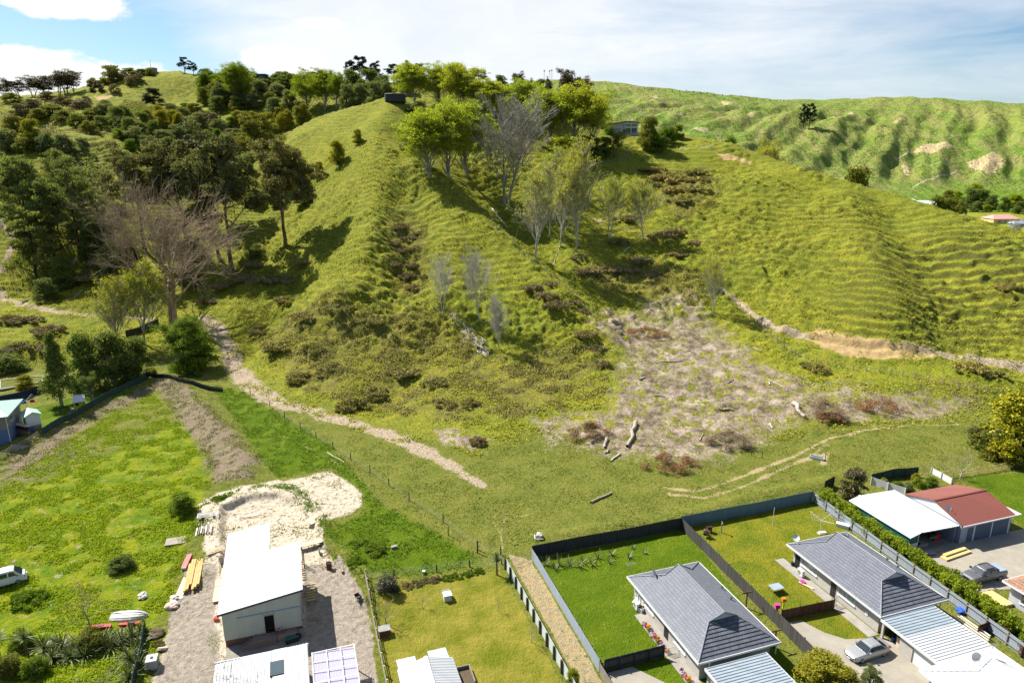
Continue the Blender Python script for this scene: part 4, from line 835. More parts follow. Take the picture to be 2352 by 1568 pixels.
m = (fbm(x / 7, y / 7, 91, 3) + .35 * (vn(x / 2.2, y / 2.2, 93) - .5)) > .50; k = m & (y > toe - 1) & ~inside(x, y, _sl) & (rng.random(n) > .75 * np.exp(-((x - 120) / 45) ** 2 - ((y - 175) / 38) ** 2)); scatter('tussock_grass', 'tussock', (x[k], y[k]), .42, 3, .26, .10, .55, 1)
_br = hits([(590,770),(700,700),(830,690),(1000,700),(1150,820),(1380,780),(1400,900),(1230,960),(1000,970),(720,920),(620,860)])
n = 60000; P_ = np.array(_br); x = P_[:, 0].min() + rng.random(n) * np.ptp(P_[:, 0]); y = P_[:, 1].min() + rng.random(n) * np.ptp(P_[:, 1]); m = (fbm(x / 4, y / 3, 95, 3) + .3 * (vn(x / 1.5, y / 1.5, 97) - .5)) > .52
k = m & inside(x, y, _br); scatter('bracken', 'bramble', (x[k], y[k]), .36, 3, .30, .16, .5, 2)
for j, pl in enumerate(([(1300,600),(1500,600),(1640,640),(1620,700),(1400,690)], [(1470,380),(1640,380),(1660,460),(1560,520),(1480,440)], [(880,470),(980,480),(990,680),(900,680)], [(0,560),(230,520),(260,680),(150,700),(0,660)], [(560,610),(720,590),(700,680),(520,690)])):
    Q = hits(pl); P_ = np.array(Q); n = 9000; x = P_[:, 0].min() + rng.random(n) * np.ptp(P_[:, 0]); y = P_[:, 1].min() + rng.random(n) * np.ptp(P_[:, 1]); k = inside(x, y, Q) & (fbm(x / 4, y / 3, 99, 3) > .54); scatter('bracken', 'bramble' if j in (0, 1) else 'olive', (x[k], y[k]), .38, 3, .35, .14, .5, 10 + j)
# cut litter over the clearing
P_ = np.array(_sl); n = 26000; x = P_[:, 0].min() + rng.random(n) * np.ptp(P_[:, 0]); y = P_[:, 1].min() + rng.random(n) * np.ptp(P_[:, 1]); k = inside(x, y, _sl) & (fbm(x / 5, y / 4, 101, 3) > .46)
scatter('cut_litter', 'slashgrey', (x[k], y[k]), .46, 3, .35, .12, .10, 3, 1.5); k2 = inside(x, y, _sl) & (vn(x / 2, y / 2, 103) > .74); scatter('pale_litter', 'litter', (x[k2], y[k2]), .5, 1, .3, .12, .09, 4, 1.5)
# grass of the rough field, the lush triangle and the paddock
_fd = [W('F', *q) for q in [(0,1110),(250,955),(350,905),(420,975),(490,1100),(440,1250),(380,1400),(340,1568),(330,1640),(-20,1640)]]
P_ = np.array(_fd); n = 90000; x = P_[:, 0].min() + rng.random(n) * np.ptp(P_[:, 0]); y = P_[:, 1].min() + rng.random(n) * np.ptp(P_[:, 1]); k = inside(x, y, _fd) & ((fbm(x / 2.4, y / 2.4, 105, 3)) > .46); scatter('meadow_grass', 'meadow', (x[k], y[k]), .26, 3, .14, .08, .5, 5, 1.2)
_lt = [W('F', *q) for q in [(480,880),(560,900),(760,1020),(830,1100),(870,1150),(1000,1220),(1110,1285),(1105,1300),(850,1335),(740,1235),(830,1180),(830,1140),(760,1075),(640,1100),(600,1060),(560,1000)]]
P_ = np.array(_lt); n = 50000; x = P_[:, 0].min() + rng.random(n) * np.ptp(P_[:, 0]); y = P_[:, 1].min() + rng.random(n) * np.ptp(P_[:, 1]); k = inside(x, y, _lt) & (fbm(x / 1.8, y / 1.8, 107, 3) > .45); scatter('lush_grass', 'lush', (x[k], y[k]), .28, 3, .14, .08, .4, 6, 1.2)

fl = []
rng = np.random.default_rng(31)
for i in range(34):
    u = 1290 + 760 * rng.random(); v = 760 + 290 * rng.random()
    X_, Y_ = hits([(u, v)])[0]
    if not inside(np.array([X_]), np.array([Y_]), _sl)[0]: continue
    fl.append(log(u, v, u + rng.normal() * 22, v + rng.normal() * 9, .10 + .10 * rng.random(), 'bleached' if i % 3 else 'wood', '', 'branch', 3))
for o in fl: o['category'] = 'branch'; o['group'] = 'broken branches in the clearing'
rank_labels(fl[:18], 'pale broken branch', 'lying in the cleared ground'); rank_labels(fl[18:], 'weathered stick', 'lying in the cleared ground')
_bm = [W('F', *q) for q in [(0,1060),(120,990),(330,885),(420,875),(480,935),(560,1015),(600,1062),(580,1110),(490,1115),(470,1050),(420,980),(360,900),(250,955),(120,1045),(0,1110)]]
P_ = np.array(_bm); n = 26000; x = P_[:, 0].min() + rng.random(n) * np.ptp(P_[:, 0]); y = P_[:, 1].min() + rng.random(n) * np.ptp(P_[:, 1]); k = inside(x, y, _bm) & (fbm(x / 1.6, y / 1.6, 131, 3) > .50); scatter('weeds', 'green', (x[k][::2], y[k][::2]), .26, 3, .16, .10, .5, 41); scatter('dead_weeds', 'slashgrey', (x[k][1::2], y[k][1::2]), .30, 3, .16, .10, .3, 42)
# paddock tufts
n = 90000; y = 74 + 66 * rng.random(n); x = -75 + 185 * rng.random(n); toe = np.interp(x, TOE[:, 0], TOE[:, 1]); al, be = WL0(x, y); lot = ((al > 22) & (be < 73.2)) | ((al > -40) & (al < 22) & (be < 74))
k = (y < toe + 2) & ~inside(x, y, _sl) & ~inside(x, y, _lt) & ~inside(x, y, _fd) & ~lot & (fbm(x / 2.6, y / 2.6, 109, 3) > .50) & (sd_line(np.stack([x, y], -1).astype(np.float32), hits([(500,760),(540,850),(640,925),(830,980),(1000,1050),(1105,1115)]), 4, .5) < .4) & ~inside(x, y, [W('F', *q) for q in [(0,1050),(330,880),(480,930),(600,1060),(860,1160),(800,1220),(440,1180)]])
scatter('paddock_grass', 'paddock', (x[k], y[k]), .26, 2, .16, .06, .5, 8, 1.1)
_rim = [W('F', *q) for q in ((440,1240),(470,1180),(520,1145),(600,1118),(690,1135),(725,1190),(770,1250),(850,1340))]
r2 = []; 
for a_, b_ in zip(_rim[:-1], _rim[1:]): t = rng.random(260)[:, None]; r2.append(np.array(a_) + (np.array(b_) - np.array(a_)) * t + rng.normal(size=(260, 2)) * .8)
r2 = np.concatenate(r2); kk = fbm(r2[:, 0] / 1.5, r2[:, 1] / 1.5, 133, 2) > .48; scatter('weeds', 'lush', (r2[kk, 0], r2[kk, 1]), .24, 4, .16, .10, .5, 44)
# undergrowth on the left hills
for j, (pl, lf, th) in enumerate((([(230,240),(330,235),(420,255),(520,290),(600,280),(690,270),(660,310),(560,380),(470,420),(400,400),(330,360),(250,300)], 'bramble', .50), ([(0,235),(200,225),(240,260),(260,330),(160,300),(120,330),(0,340)], 'brown', .50), ([(440,250),(480,190),(680,190),(700,250),(600,280),(500,280)], 'grey', .44), ([(0,330),(140,310),(250,400),(280,520),(230,620),(0,640)], 'grey', .52), ([(230,240),(420,255),(600,280),(560,380),(400,400),(250,300)], 'olive', .53))):
    Q = hits(pl); P_ = np.array(Q); n = 16000; x = P_[:, 0].min() + rng.random(n) * np.ptp(P_[:, 0]); y = P_[:, 1].min() + rng.random(n) * np.ptp(P_[:, 1]); k = inside(x, y, Q) & (fbm(x / 9, y / 9, 120 + j, 3) > th); scatter('undergrowth', lf, (x[k], y[k]), .75, 4, .7, .45, .55, 20 + j)
# ---------------------------------------------------------------- building kit
TH = math.radians(18.2)
def LW(a, b): return (a * math.cos(TH) - b * math.sin(TH), a * math.sin(TH) + b * math.cos(TH))
def WL(x, y): return (x * math.cos(TH) + y * math.sin(TH), -x * math.sin(TH) + y * math.cos(TH))
class MB:
    def __init__(s): s.v = []; s.f = []; s.uv = []
    def face(s, pts, uv=None):
        n = len(s.v); s.v += [tuple(p) for p in pts]; s.f.append(tuple(range(n, n + len(pts)))); s.uv.append(uv or [(p[0] + p[1], p[2]) for p in pts]); return s
    def box(s, x0, x1, y0, y1, z0, z1):
        c = [(x, y, z) for x in (x0, x1) for y in (y0, y1) for z in (z0, z1)]
        for q in ((0, 1, 3, 2), (4, 6, 7, 5), (0, 4, 5, 1), (2, 3, 7, 6), (0, 2, 6, 4), (1, 5, 7, 3)): s.face([c[i] for i in q])
        return s
    def cyl(s, p0, p1, r0, r1=None, n=8, cap=True):
        r1 = r0 if r1 is None else r1; a = Vector(p0); b = Vector(p1); d = (b - a).normalized(); u = d.orthogonal().normalized(); w = d.cross(u)
        A = [a + (u * math.cos(t) + w * math.sin(t)) * r0 for t in [i * 2 * math.pi / n for i in range(n)]]; B = [b + (u * math.cos(t) + w * math.sin(t)) * r1 for t in [i * 2 * math.pi / n for i in range(n)]]
        for i in range(n): j = (i + 1) % n; s.face([A[i], A[j], B[j], B[i]])
        if cap: s.face(A[::-1]); s.face(B)
        return s
    def slab(s, top, t=.12):
        """polygon (counter-clockwise from above) given a thickness downwards"""
        bot = [(p[0], p[1], p[2] - t) for p in top]; s.face(top); s.face(bot[::-1])
        for i in range(len(top)): j = (i + 1) % len(top); s.face([bot[i], bot[j], top[j], top[i]])
        return s
    def beam(s, p0, p1, w, h):
        a = Vector(p0); b = Vector(p1); d = (b - a).normalized(); sd = d.cross(Vector((0, 0, 1)));
        sd = (sd.normalized() if sd.length > 1e-4 else Vector((1, 0, 0))) * w / 2; up = sd.cross(d).normalized() * h / 2
        A = [a - sd - up, a + sd - up, a + sd + up, a - sd + up]; B = [p + (b - a) for p in A]
        for i in range(4): j = (i + 1) % 4; s.face([A[i], A[j], B[j], B[i]])
        s.face(A[::-1]); s.face(B); return s
    def build(s, name, mat, parent=None, smooth=False, loc=None):
        me = D.meshes.new(name); me.from_pydata(s.v, [], s.f); uvl = me.uv_layers.new(name='UVMap')
        uvl.data.foreach_set('uv', np.array([c for u in s.uv for p in u for c in p], np.float32))
        if smooth: me.polygons.foreach_set('use_smooth', [True] * len(s.f))
        me.materials.append(mat); o = link(name, me, parent, loc); return o
def at(name, a, b, label, cat, group=None, rz=0, z=0.0):
    e = link(name, None); x, y = LW(a, b); e.location = (x, y, z); e.rotation_euler = (0, 0, TH + rz); e.empty_display_size = .5; tag(e, label, cat, group); return e
def pt(name, mat, parent, boxes=(), **kw):
    m = MB()
    for q in boxes: m.box(*q)
    return m.build(name, mat, parent, **kw)
# materials
def paint(name, col, rough=.55, var=.12, spec=.3, metal=0, sc=1.3, vec=None):
    s = NT(name); n = s.noise(sc, 5, .65, s.pos('obj')); n2 = s.noise(sc * 9, 3, .6, s.pos('obj'))
    c = s.mix(s.math('MULTIPLY', s.ramp(n, .35, .7), 1.0), tuple(q * (1 - var) for q in col), tuple(min(1, q * (1 + var)) for q in col))
    c = s.mix(s.math('MULTIPLY', s.ramp(n2, .5, .8), .25), c, tuple(q * .7 for q in col)); return s.done(c, rough, spec, metal)
def stripes(name, col, period, axis='x', dark=.55, wid=.12, rough=.6, var=.1, metal=0, extra=None, bump=.0, uv=False):
    """boards, battens or grooves: dark joints every `period` metres along an axis of the thing (or of its uv)"""
    s = NT(name)
    if uv: t = s.N.new('ShaderNodeUVMap'); o = t.outputs[0]
    else: o = s.pos('obj')
    sp = s.N.new('ShaderNodeSeparateXYZ'); s.L.new(o, sp.inputs[0]); a = sp.outputs['xyz'.index(axis)]
    if axis == 'x' and not uv: a = s.math('ADD', a, sp.outputs[1])
    fr = s.math('FRACT', s.math('DIVIDE', a, period)); g = s.math('LESS_THAN', fr, wid)
    cell = s.math('FLOOR', s.math('DIVIDE', a, period)); wn = s.N.new('ShaderNodeTexWhiteNoise'); wn.noise_dimensions = '1D'; s.put(wn.inputs['W'], cell)
    n = s.noise(1.5, 5, .65, s.pos('obj')); c = s.mix(wn.outputs['Value'], tuple(q * (1 - var) for q in col), tuple(min(1, q * (1 + var)) for q in col))
    c = s.mix(s.math('MULTIPLY', s.ramp(n, .45, .75), .35), c, extra or tuple(q * .72 for q in col)); c = s.mix(g, c, tuple(q * dark for q in col))
    if bump: s.bump(s.math('PINGPONG', fr, .5), bump, .05)
    return s.done(c, rough, .25, metal)
def brickm(name, a, b, mortar, sc=1.0, bw=.30, rh=.10, rough=.9, msize=.012):
    s = NT(name); uv = s.N.new('ShaderNodeUVMap'); t = s.N.new('ShaderNodeTexBrick'); s.L.new(uv.outputs[0], t.inputs['Vector'])
    for k, v in (('Color1', a), ('Color2', b), ('Mortar', mortar)): t.inputs[k].default_value = (*v, 1)
    t.inputs['Scale'].default_value = sc; t.inputs['Brick Width'].default_value = bw; t.inputs['Row Height'].default_value = rh; t.inputs['Mortar Size'].default_value = msize
    n = s.noise(.9, 5, .7, s.pos('obj')); c = s.mix(s.math('MULTIPLY', s.ramp(n, .45, .7), .35), t.outputs[0], tuple(q * .7 for q in a)); s.bump(t.outputs['Fac'], -.3, .02); return s.done(c, rough, .2)
M = dict(
 white=paint('white_paint', (.60, .60, .59), .45, .05), offwhite=paint('off_white', (.50, .49, .45), .6, .1), roofwhite=paint('white_roof_steel', (.50, .51, .52), .5, .04, .3),
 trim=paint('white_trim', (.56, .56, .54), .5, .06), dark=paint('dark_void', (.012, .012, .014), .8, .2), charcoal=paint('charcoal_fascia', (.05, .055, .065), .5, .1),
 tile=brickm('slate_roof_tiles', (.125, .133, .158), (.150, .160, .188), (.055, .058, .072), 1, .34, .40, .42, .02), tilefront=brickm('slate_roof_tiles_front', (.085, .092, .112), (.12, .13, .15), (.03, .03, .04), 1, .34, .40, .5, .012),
 ridge=paint('slate_ridge', (.16, .165, .185), .5, .1), gablet=paint('grey_gablet', (.36, .38, .38), .6, .08),
 brick=brickm('cream_painted_brick', (.40, .375, .33), (.49, .46, .40), (.27, .245, .21), 1, .26, .09), greybrick=brickm('grey_stone_brick', (.20, .18, .155), (.29, .26, .22), (.12, .11, .10), 1, .3, .11),
 corr=stripes('weathered_corrugated_steel', (.31, .36, .40), .6, 'x', .75, .05, .4, .06, .25, (.25, .26, .25)), corrwhite=stripes('white_corrugated_steel', (.42, .435, .45), .6, 'x', .9, .04, .55, .04, .0, (.37, .38, .38)),
 red=stripes('red_roofing', (.165, .048, .036), 3.0, 'x', .85, .02, .55, .1, 0, (.19, .055, .040)), green=stripes('dark_green_steel', (.010, .085, .070), .25, 'x', .6, .12, .5, .05), greenroof=paint('pale_green_roof', (.33, .50, .42), .5, .12),
 glass=None, curtain=paint('curtained_window', (.30, .33, .33), .15, .25, .6), conc=paint('concrete', (.27, .245, .20), .9, .14, .15, 0, .5), concdark=paint('old_concrete', (.22, .20, .165), .9, .2, .15, 0, .7), patio=paint('grey_path', (.27, .25, .22), .9, .15, .15, 0, .8),
 cream=stripes('cream_cladding', (.38, .39, .335), .60, 'x', .86, .05, .6, .03), decking=stripes('brown_decking', (.14, .075, .050), .14, 'y', .45, .12, .75, .18), decksteps=stripes('worn_step_boards', (.25, .19, .155), .14, 'y', .55, .12, .8, .15),
 pine=paint('new_timber', (.52, .31, .12), .7, .15, .2), pineyellow=paint('yellow_timber', (.56, .42, .17), .7, .12, .2), ply=paint('plywood', (.56, .43, .29), .75, .12, .2), oldwood=paint('grey_timber', (.22, .195, .16), .9, .2, .1, 0, 3),
 darkfence=stripes('charcoal_palings', (.060, .058, .052), .15, 'x', .45, .1, .8, .25), blackfence=paint('charcoal_sheet_fence', (.035, .036, .037), .7, .15), brownfence=stripes('brown_palings', (.095, .045, .028), .15, 'x', .4, .12, .8, .35),
 bluefence=stripes('blue_steel_fence', (.095, .165, .225), .35, 'x', .72, .10, .45, .1, .1, (.12, .17, .20)), silverfence=stripes('galvanised_fence', (.30, .36, .43), .2, 'x', .75, .2, .45, .08, .2, (.26, .30, .34)),
 whitefence=stripes('white_painted_panels', (.45, .49, .46), 1.2, 'z', .8, .02, .7, .05, 0, (.50, .55, .50)), greenfence=stripes('green_steel_fence', (.022, .058, .050), .3, 'x', .6, .12, .6, .2, 0, (.03, .06, .06)), post=paint('dark_post', (.075, .058, .045), .9, .2), postgrey=paint('grey_post', (.25, .22, .185), .9, .2),
 poly=None, silver=paint('silver_car_paint', (.40, .40, .40), .25, .02, .6, .5), grey=paint('grey_ute_paint', (.16, .16, .17), .28, .03, .6, .5), tyre=paint('tyre', (.015, .015, .016), .85, .1), rim=paint('alloy_rim', (.42, .42, .43), .3, .1, .5, .7),
 carglass=paint('tinted_glass', (.012, .022, .026), .06, .1, .9), black=paint('black_plastic', (.018, .018, .020), .55, .1), redp=paint('red_plastic', (.50, .02, .015), .4, .05), orange=paint('orange_plastic', (.75, .16, .015), .5, .05), pink=paint('pink_plastic', (.75, .04, .30), .5, .05),
 blue=paint('blue_paint', (.015, .075, .42), .6, .1), yellow=paint('lime_yellow_paint', (.50, .50, .010), .6, .08), navy=paint('navy_boards', (.018, .030, .075), .7, .2), teal=paint('blue_wall', (.10, .15, .26), .7, .12), terracotta=brickm('brown_roof_tiles', (.26, .15, .10), (.36, .22, .15), (.10, .06, .045), 1, .34, .36, .6, .02),
 weather=stripes('blue_grey_weatherboard', (.38, .41, .47), .18, 'z', .62, .14, .6, .03), garagedoor=stripes('slate_blue_roller_door', (.070, .095, .145), .10, 'z', .7, .2, .5, .05), bluegrey=stripes('blue_grey_sheet_wall', (.26, .29, .36), .20, 'x', .75, .1, .6, .05), rust=paint('rusty_drum', (.13, .035, .025), .8, .3), greenplastic=paint('green_plastic', (.02, .14, .09), .4, .1),
 pinkroof=paint('pink_roof', (.62, .27, .24), .6, .08), yellowwall=paint('yellow_wall', (.60, .46, .20), .7, .08), cloth=paint('pale_sheeting', (.56, .52, .47), .8, .12), clothpink=paint('pinkish_sheeting', (.55, .42, .36), .8, .12), water=paint('green_pool_cover', (.12, .13, .02), .2, .25, .5), tan=paint('tan_trim', (.40, .35, .27), .7, .1), stonegrey=paint('stone_grey', (.24, .24, .23), .9, .2), redpaper=paint('pink_building_wrap', (.50, .14, .14), .7, .1), soil=paint('garden_soil', (.10, .075, .05), .95, .25, .05, 0, 4), flowers=None)
def glassm():
    s = NT('window_glass'); s.p.inputs['Base Color'].default_value = (.05, .075, .085, 1); s.p.inputs['Roughness'].default_value = .08; s.p.inputs['Specular IOR Level'].default_value = .8; return s.m
M['glass'] = glassm()
def polym():
    s = NT('polycarbonate_roofing'); s.p.inputs['Base Color'].default_value = (.55, .53, .72, 1); s.p.inputs['Roughness'].default_value = .3; t = s.N.new('ShaderNodeBsdfTranslucent'); t.inputs[0].default_value = (.6, .58, .78, 1)
    m = s.N.new('ShaderNodeMixShader'); m.inputs[0].default_value = .4; s.L.new(s.p.outputs[0], m.inputs[1]); s.L.new(t.outputs[0], m.inputs[2]); s.L.new(m.outputs[0], s.out.inputs[0]); return s.m
M['poly'] = polym()
def courses(mb, lev, n, step=.045):
    """tile courses up a roof plane: lev = [(t, left, right)], each course lapping over the one below"""
    ts = [q[0] for q in lev]; Lp = np.array([q[1] for q in lev], float); Rp = np.array([q[2] for q in lev], float); L0, L1 = Lp[0], Lp[-1]
    w = (Rp[0] - L0); w /= np.linalg.norm(w); up = (Lp[-1] + Rp[-1] - L0 - Rp[0]) / 2; sl = np.linalg.norm(up); nz = np.cross(w, up); nz /= np.linalg.norm(nz); nz *= np.sign(nz[2])
    I = lambda A, t: np.array([np.interp(t, ts, A[:, i]) for i in range(3)])
    for i in range(n):
        t0, t1 = ts[0] + (ts[-1] - ts[0]) * i / n, ts[0] + (ts[-1] - ts[0]) * (i + 1) / n; a, b, c, d = I(Lp, t0) + nz * step, I(Rp, t0) + nz * step, I(Rp, t1), I(Lp, t1)
        U = lambda p: ((p - L0) @ w, (i + (.02 if p is a or p is b else .98)) * .40)
        mb.face([a, b, c, d], [U(p) for p in (a, b, c, d)]); e, f = I(Lp, t0) - nz * .01, I(Rp, t0) - nz * .01; mb.face([e, f, b, a], [(0, .001)] * 4)
def ribbed(mb, p00, p10, p11, p01, pitch=.30, amp=.05, edge=.08):
    """ribbed steel: ribs run from the p00-p10 edge to the p01-p11 edge"""
    A, B, C, E = (np.array(p, float) for p in (p00, p10, p11, p01)); n = max(2, int(np.linalg.norm(B - A) / pitch)); nz = np.cross(B - A, E - A); nz /= np.linalg.norm(nz); nz *= np.sign(nz[2]) if nz[2] else 1; pr = []
    for i in range(n):
        for f, h in ((0, 0), (.45, 0), (.6, 1), (.8, 1), (.95, 0)): t = (i + f) / n; pr.append((t, h))
    pr.append((1, 0)); bot = [A + (B - A) * t + nz * amp * h for t, h in pr]; top = [E + (C - E) * t + nz * amp * h for t, h in pr]; W_ = np.linalg.norm(B - A); S_ = np.linalg.norm(E - A)
    for i in range(len(pr) - 1): mb.face([bot[i], bot[i+1], top[i+1], top[i]], [(pr[i][0] * W_, 0), (pr[i+1][0] * W_, 0), (pr[i+1][0] * W_, S_), (pr[i][0] * W_, S_)])
    for P, Q in ((A, B), (B, C), (C, E), (E, A)): mb.face([P - nz * edge, Q - nz * edge, Q - nz * .002, P - nz * .002])
def window(parent, x, y, z, w, h, face, mat='curtain', name='window', mull=1):
    """face: '-x', '-y', '+x', '+y' side the window looks towards; x, y, z is its lower left corner"""
    f = .06; t = .04; fr = MB(); s = -1 if face[0] == '-' else 1
    def bx(u0, u1, z0, z1, d0, d1, m=None):
        m = m or fr; lo, hi = sorted((d0 * s, d1 * s))
        if face[1] == 'y': m.box(x + u0, x + u1, y + lo, y + hi, z0, z1)
        else: m.box(x + lo, x + hi, y + u0, y + u1, z0, z1)
    bx(-f, w + f, z - f, z, -.02, t); bx(-f, w + f, z + h, z + h + f, -.02, t); bx(-f, 0, z, z + h, -.02, t); bx(w, w + f, z, z + h, -.02, t)
    for i in range(1, mull + 1): bx(w * i / (mull + 1) - .025, w * i / (mull + 1) + .025, z, z + h, -.02, t - .005)
    o = fr.build(name, M['white'], parent); g = MB(); bx(0, w, z, z + h, -.01, .012, g); g.build('pane', M[mat], o)
    sl = MB(); bx(-f - .03, w + f + .03, z - f - .06, z - f - .002, 0, .14, sl); sl.build('sill', M['white'], o); return o
# ---------------------------------------------------------------- the two slate-roofed houses and the white one in front
def hip_house(name, a0, a1, b0, b1, label, roofm, frontm, ridgem, wallm, sign=1):
    """Dutch-gable house; walls under a roof with gablets at both ends"""
    cx, cy = (a0 + a1) / 2, (b0 + b1) / 2; e = at(name, cx, cy, label, 'house'); w, l = (a1 - a0) / 2, (b1 - b0) / 2; ze, zg, zr = 2.6, 4.25, 5.1; g = 3.15; gw = 1.6
    for s in (-1, 1):
        mb = MB(); A = (s * w, -s * l, ze); B = (s * w, s * l, ze)
        courses(mb, [(0, (s * w, -s * l, ze), (s * w, s * l, ze)), (.66, (s * gw, -s * (l - g), zg), (s * gw, s * (l - g), zg)), (1, (0, -s * (l - g + .25), zr), (0, s * (l - g + .25), zr))], 14)
        mb.build('roof_side', roofm, e)
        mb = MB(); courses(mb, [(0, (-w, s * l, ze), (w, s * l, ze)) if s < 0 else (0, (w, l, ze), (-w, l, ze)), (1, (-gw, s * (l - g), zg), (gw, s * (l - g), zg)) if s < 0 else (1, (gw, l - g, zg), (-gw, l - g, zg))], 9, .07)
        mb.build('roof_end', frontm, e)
        mb = MB(); mb.face([(-gw, s * (l - g + .02), zg + .02), (gw, s * (l - g + .02), zg + .02), (0, s * (l - g + .02), zr - .04)]); mb.build('gablet', M['gablet'] if roofm != M['roofwhite'] else M['white'], e)
    mb = MB(); r = .07
    for sx in (-1, 1):
        for sy in (-1, 1):
            mb.cyl((sx * w, sy * l, ze + .05), (sx * gw, sy * (l - g), zg + .06), r, r, 6); mb.cyl((sx * gw, sy * (l - g + .1), zg + .08), (0, sy * (l - g + .25), zr + .04), r, r, 6)
    mb.cyl((0, -(l - g + .25), zr + .05), (0, l - g + .25, zr + .05), .09, .09, 6); mb.build('ridge_capping', ridgem, e)
    mb = MB(); t = .10
    mb.box(-w - t, w + t, -l - t, -l, ze - .16, ze + .05).box(-w - t, w + t, l, l + t, ze - .16, ze + .05).box(-w - t, -w, -l, l, ze - .16, ze + .05).box(w, w + t, -l, l, ze - .16, ze + .05).build('gutter', M['trim'], e)
    mb = MB(); mb.box(-w, w, -l, l, ze - .14, ze - .09).build('soffit', M['offwhite'], e)
    i = .62; mb = MB(); hw, hl = w - i, l - i
    for q in ((-hw, hw, -hl, -hl + .2), (-hw, hw, hl - .2, hl), (-hw, -hw + .2, -hl + .2, hl - .2), (hw - .2, hw, -hl + .2, hl - .2)): mb.box(*q, -.2, ze - .15)
    mb.build('wall', wallm, e); return e, hw, hl, w, l
def dish(a, b, z, label, face=0.0, size=.42, pole=.7):
    e = at('satellite_dish', a, b, label, 'satellite dish', z=z, rz=face); m = MB(); N = 12; c = Vector((0, -.18, pole + .1)); ax = Vector((0, -.85, .5)).normalized(); u = ax.orthogonal().normalized(); w = ax.cross(u); prev = None
    for r, dd in ((0, 0), (.5, .04), (1, .14)):
        ring = [c + ax * dd + (u * math.cos(k * 2 * math.pi / N) + w * math.sin(k * 2 * math.pi / N)) * size * max(r, .01) for k in range(N)]
        if prev:
            for k in range(N): m.face([prev[k], prev[(k+1) % N], ring[(k+1) % N], ring[k]])
        prev = ring
    m.build('reflector', M['white'], e, True); MB().cyl((0, 0, -.1), (0, -.05, pole), .03).cyl((0, -.05, pole), (0, -.15, pole + .1), .03).build('mast', M['stonegrey'], e)
    MB().cyl((0, -.2, pole - .25), (0, -.75, pole + .25), .015).cyl((0, -.72, pole + .2), (0, -.82, pole + .32), .05, .05, 6).build('receiver_arm', M['stonegrey'], e); return e
def heatpump(a, b, rz, label):
    e = at('heat_pump', a, b, label, 'heat pump', rz=rz); pt('cabinet', M['white'], e, [(-.45, .45, -.17, .17, .15, .95)]); MB().cyl((-.12, -.175, .55), (-.12, -.19, .55), .27, .27, 14).build('fan_grille', M['stonegrey'], e)
    pt('feet', M['black'], e, [(-.4, -.3, -.15, .15, 0, .15), (.3, .4, -.15, .15, 0, .15)]); return e
def flue(a, b, z, label, g):
    e = at('roof_vent', a, b, label, 'roof vent', g, z=z); MB().cyl((0, 0, -.3), (0, 0, .25), .06, .06).build('pipe', M['charcoal'], e); MB().cyl((0, 0, .25), (0, 0, .33), .20, .12, 10).build('cowl', M['charcoal'], e)
# house A
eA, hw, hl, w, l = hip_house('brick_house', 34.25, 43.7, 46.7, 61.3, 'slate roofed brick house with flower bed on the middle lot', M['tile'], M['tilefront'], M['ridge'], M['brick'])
window(eA, -hw, 2.2, 1.0, 2.0, 1.1, '-x'); window(eA, -hw, -4.2, 1.0, 2.1, 1.1, '-x'); window(eA, -hw, 5.2, .6, .9, 1.5, '-x'); window(eA, -2, hl, 1, 1.8, 1.1, '+y')
pt('door', M['white'], eA, [(-hw - .03, -hw + .01, 3.9, 4.75, .05, 2.1)]); pt('door', M['black'], eA, [(-hw - .03, -hw + .01, -.9, -.05, .05, 2.1)]); pt('porch_post', M['trim'], eA, [(-w + .1, -w + .2, 4.85, 4.95, 0, 2.46)])
pt('downpipe', M['white'], eA, [(-w + 1.2, -w + 1.28, -l - .08, -l + .02, 1.4, 2.5)]); pt('downpipe', M['white'], eA, [(w - .5, w - .42, -l - .08, -l + .02, 1.4, 2.5)])
# house B
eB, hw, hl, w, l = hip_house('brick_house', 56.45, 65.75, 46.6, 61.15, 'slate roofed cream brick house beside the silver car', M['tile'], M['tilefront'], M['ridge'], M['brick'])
window(eB, -hw, 2.6, 1.0, 2.6, 1.1, '-x', mull=3); window(eB, -hw, -3.3, 1.0, 2.4, 1.1, '-x', mull=3); window(eB, -1.5, hl, 1, 1.8, 1.1, '+y')
pt('door', M['dark'], eB, [(-hw - .03, -hw + .01, 5.5, 6.3, .05, 2.1)]); pt('door', M['black'], eB, [(-hw - .03, -hw + .01, -.5, .3, .05, 2.1)]); pt('meter_box', M['white'], eB, [(-hw - .06, -hw + .01, -5.2, -4.8, 1.0, 1.5)])
pt('downpipe', M['white'], eB, [(w - 1.0, w - .92, -l - .08, -l + .02, 1.4, 2.5)])
for nm, e_ in (('A', eA), ('B', eB)): pass
dish(36.1, 59.2, 3.4, 'white satellite dish on the back corner of the middle lot house', .9); dish(57.6, 61.0, 2.7, 'white satellite dish at the back eave of the house by the silver car', -.8)
flue(43.0, 55.6, 2.95, 'black roof vent farther up the right side of the middle lot roof', 'roof vents'); flue(42.6, 53.4, 3.15, 'black roof vent nearer the front on the middle lot roof', 'roof vents')
flue(64.6, 53.8, 3.2, 'black roof vent farther back on the roof beside the hedge', 'roof vents'); flue(64.5, 52.2, 3.25, 'black roof vent nearer the front on the roof beside the hedge', 'roof vents')
heatpump(34.2, 58.9, -math.pi / 2, 'white heat pump at the back door of the middle lot house'); heatpump(56.3, 58.2, -math.pi / 2, 'white heat pump under the window of the house by the silver car')
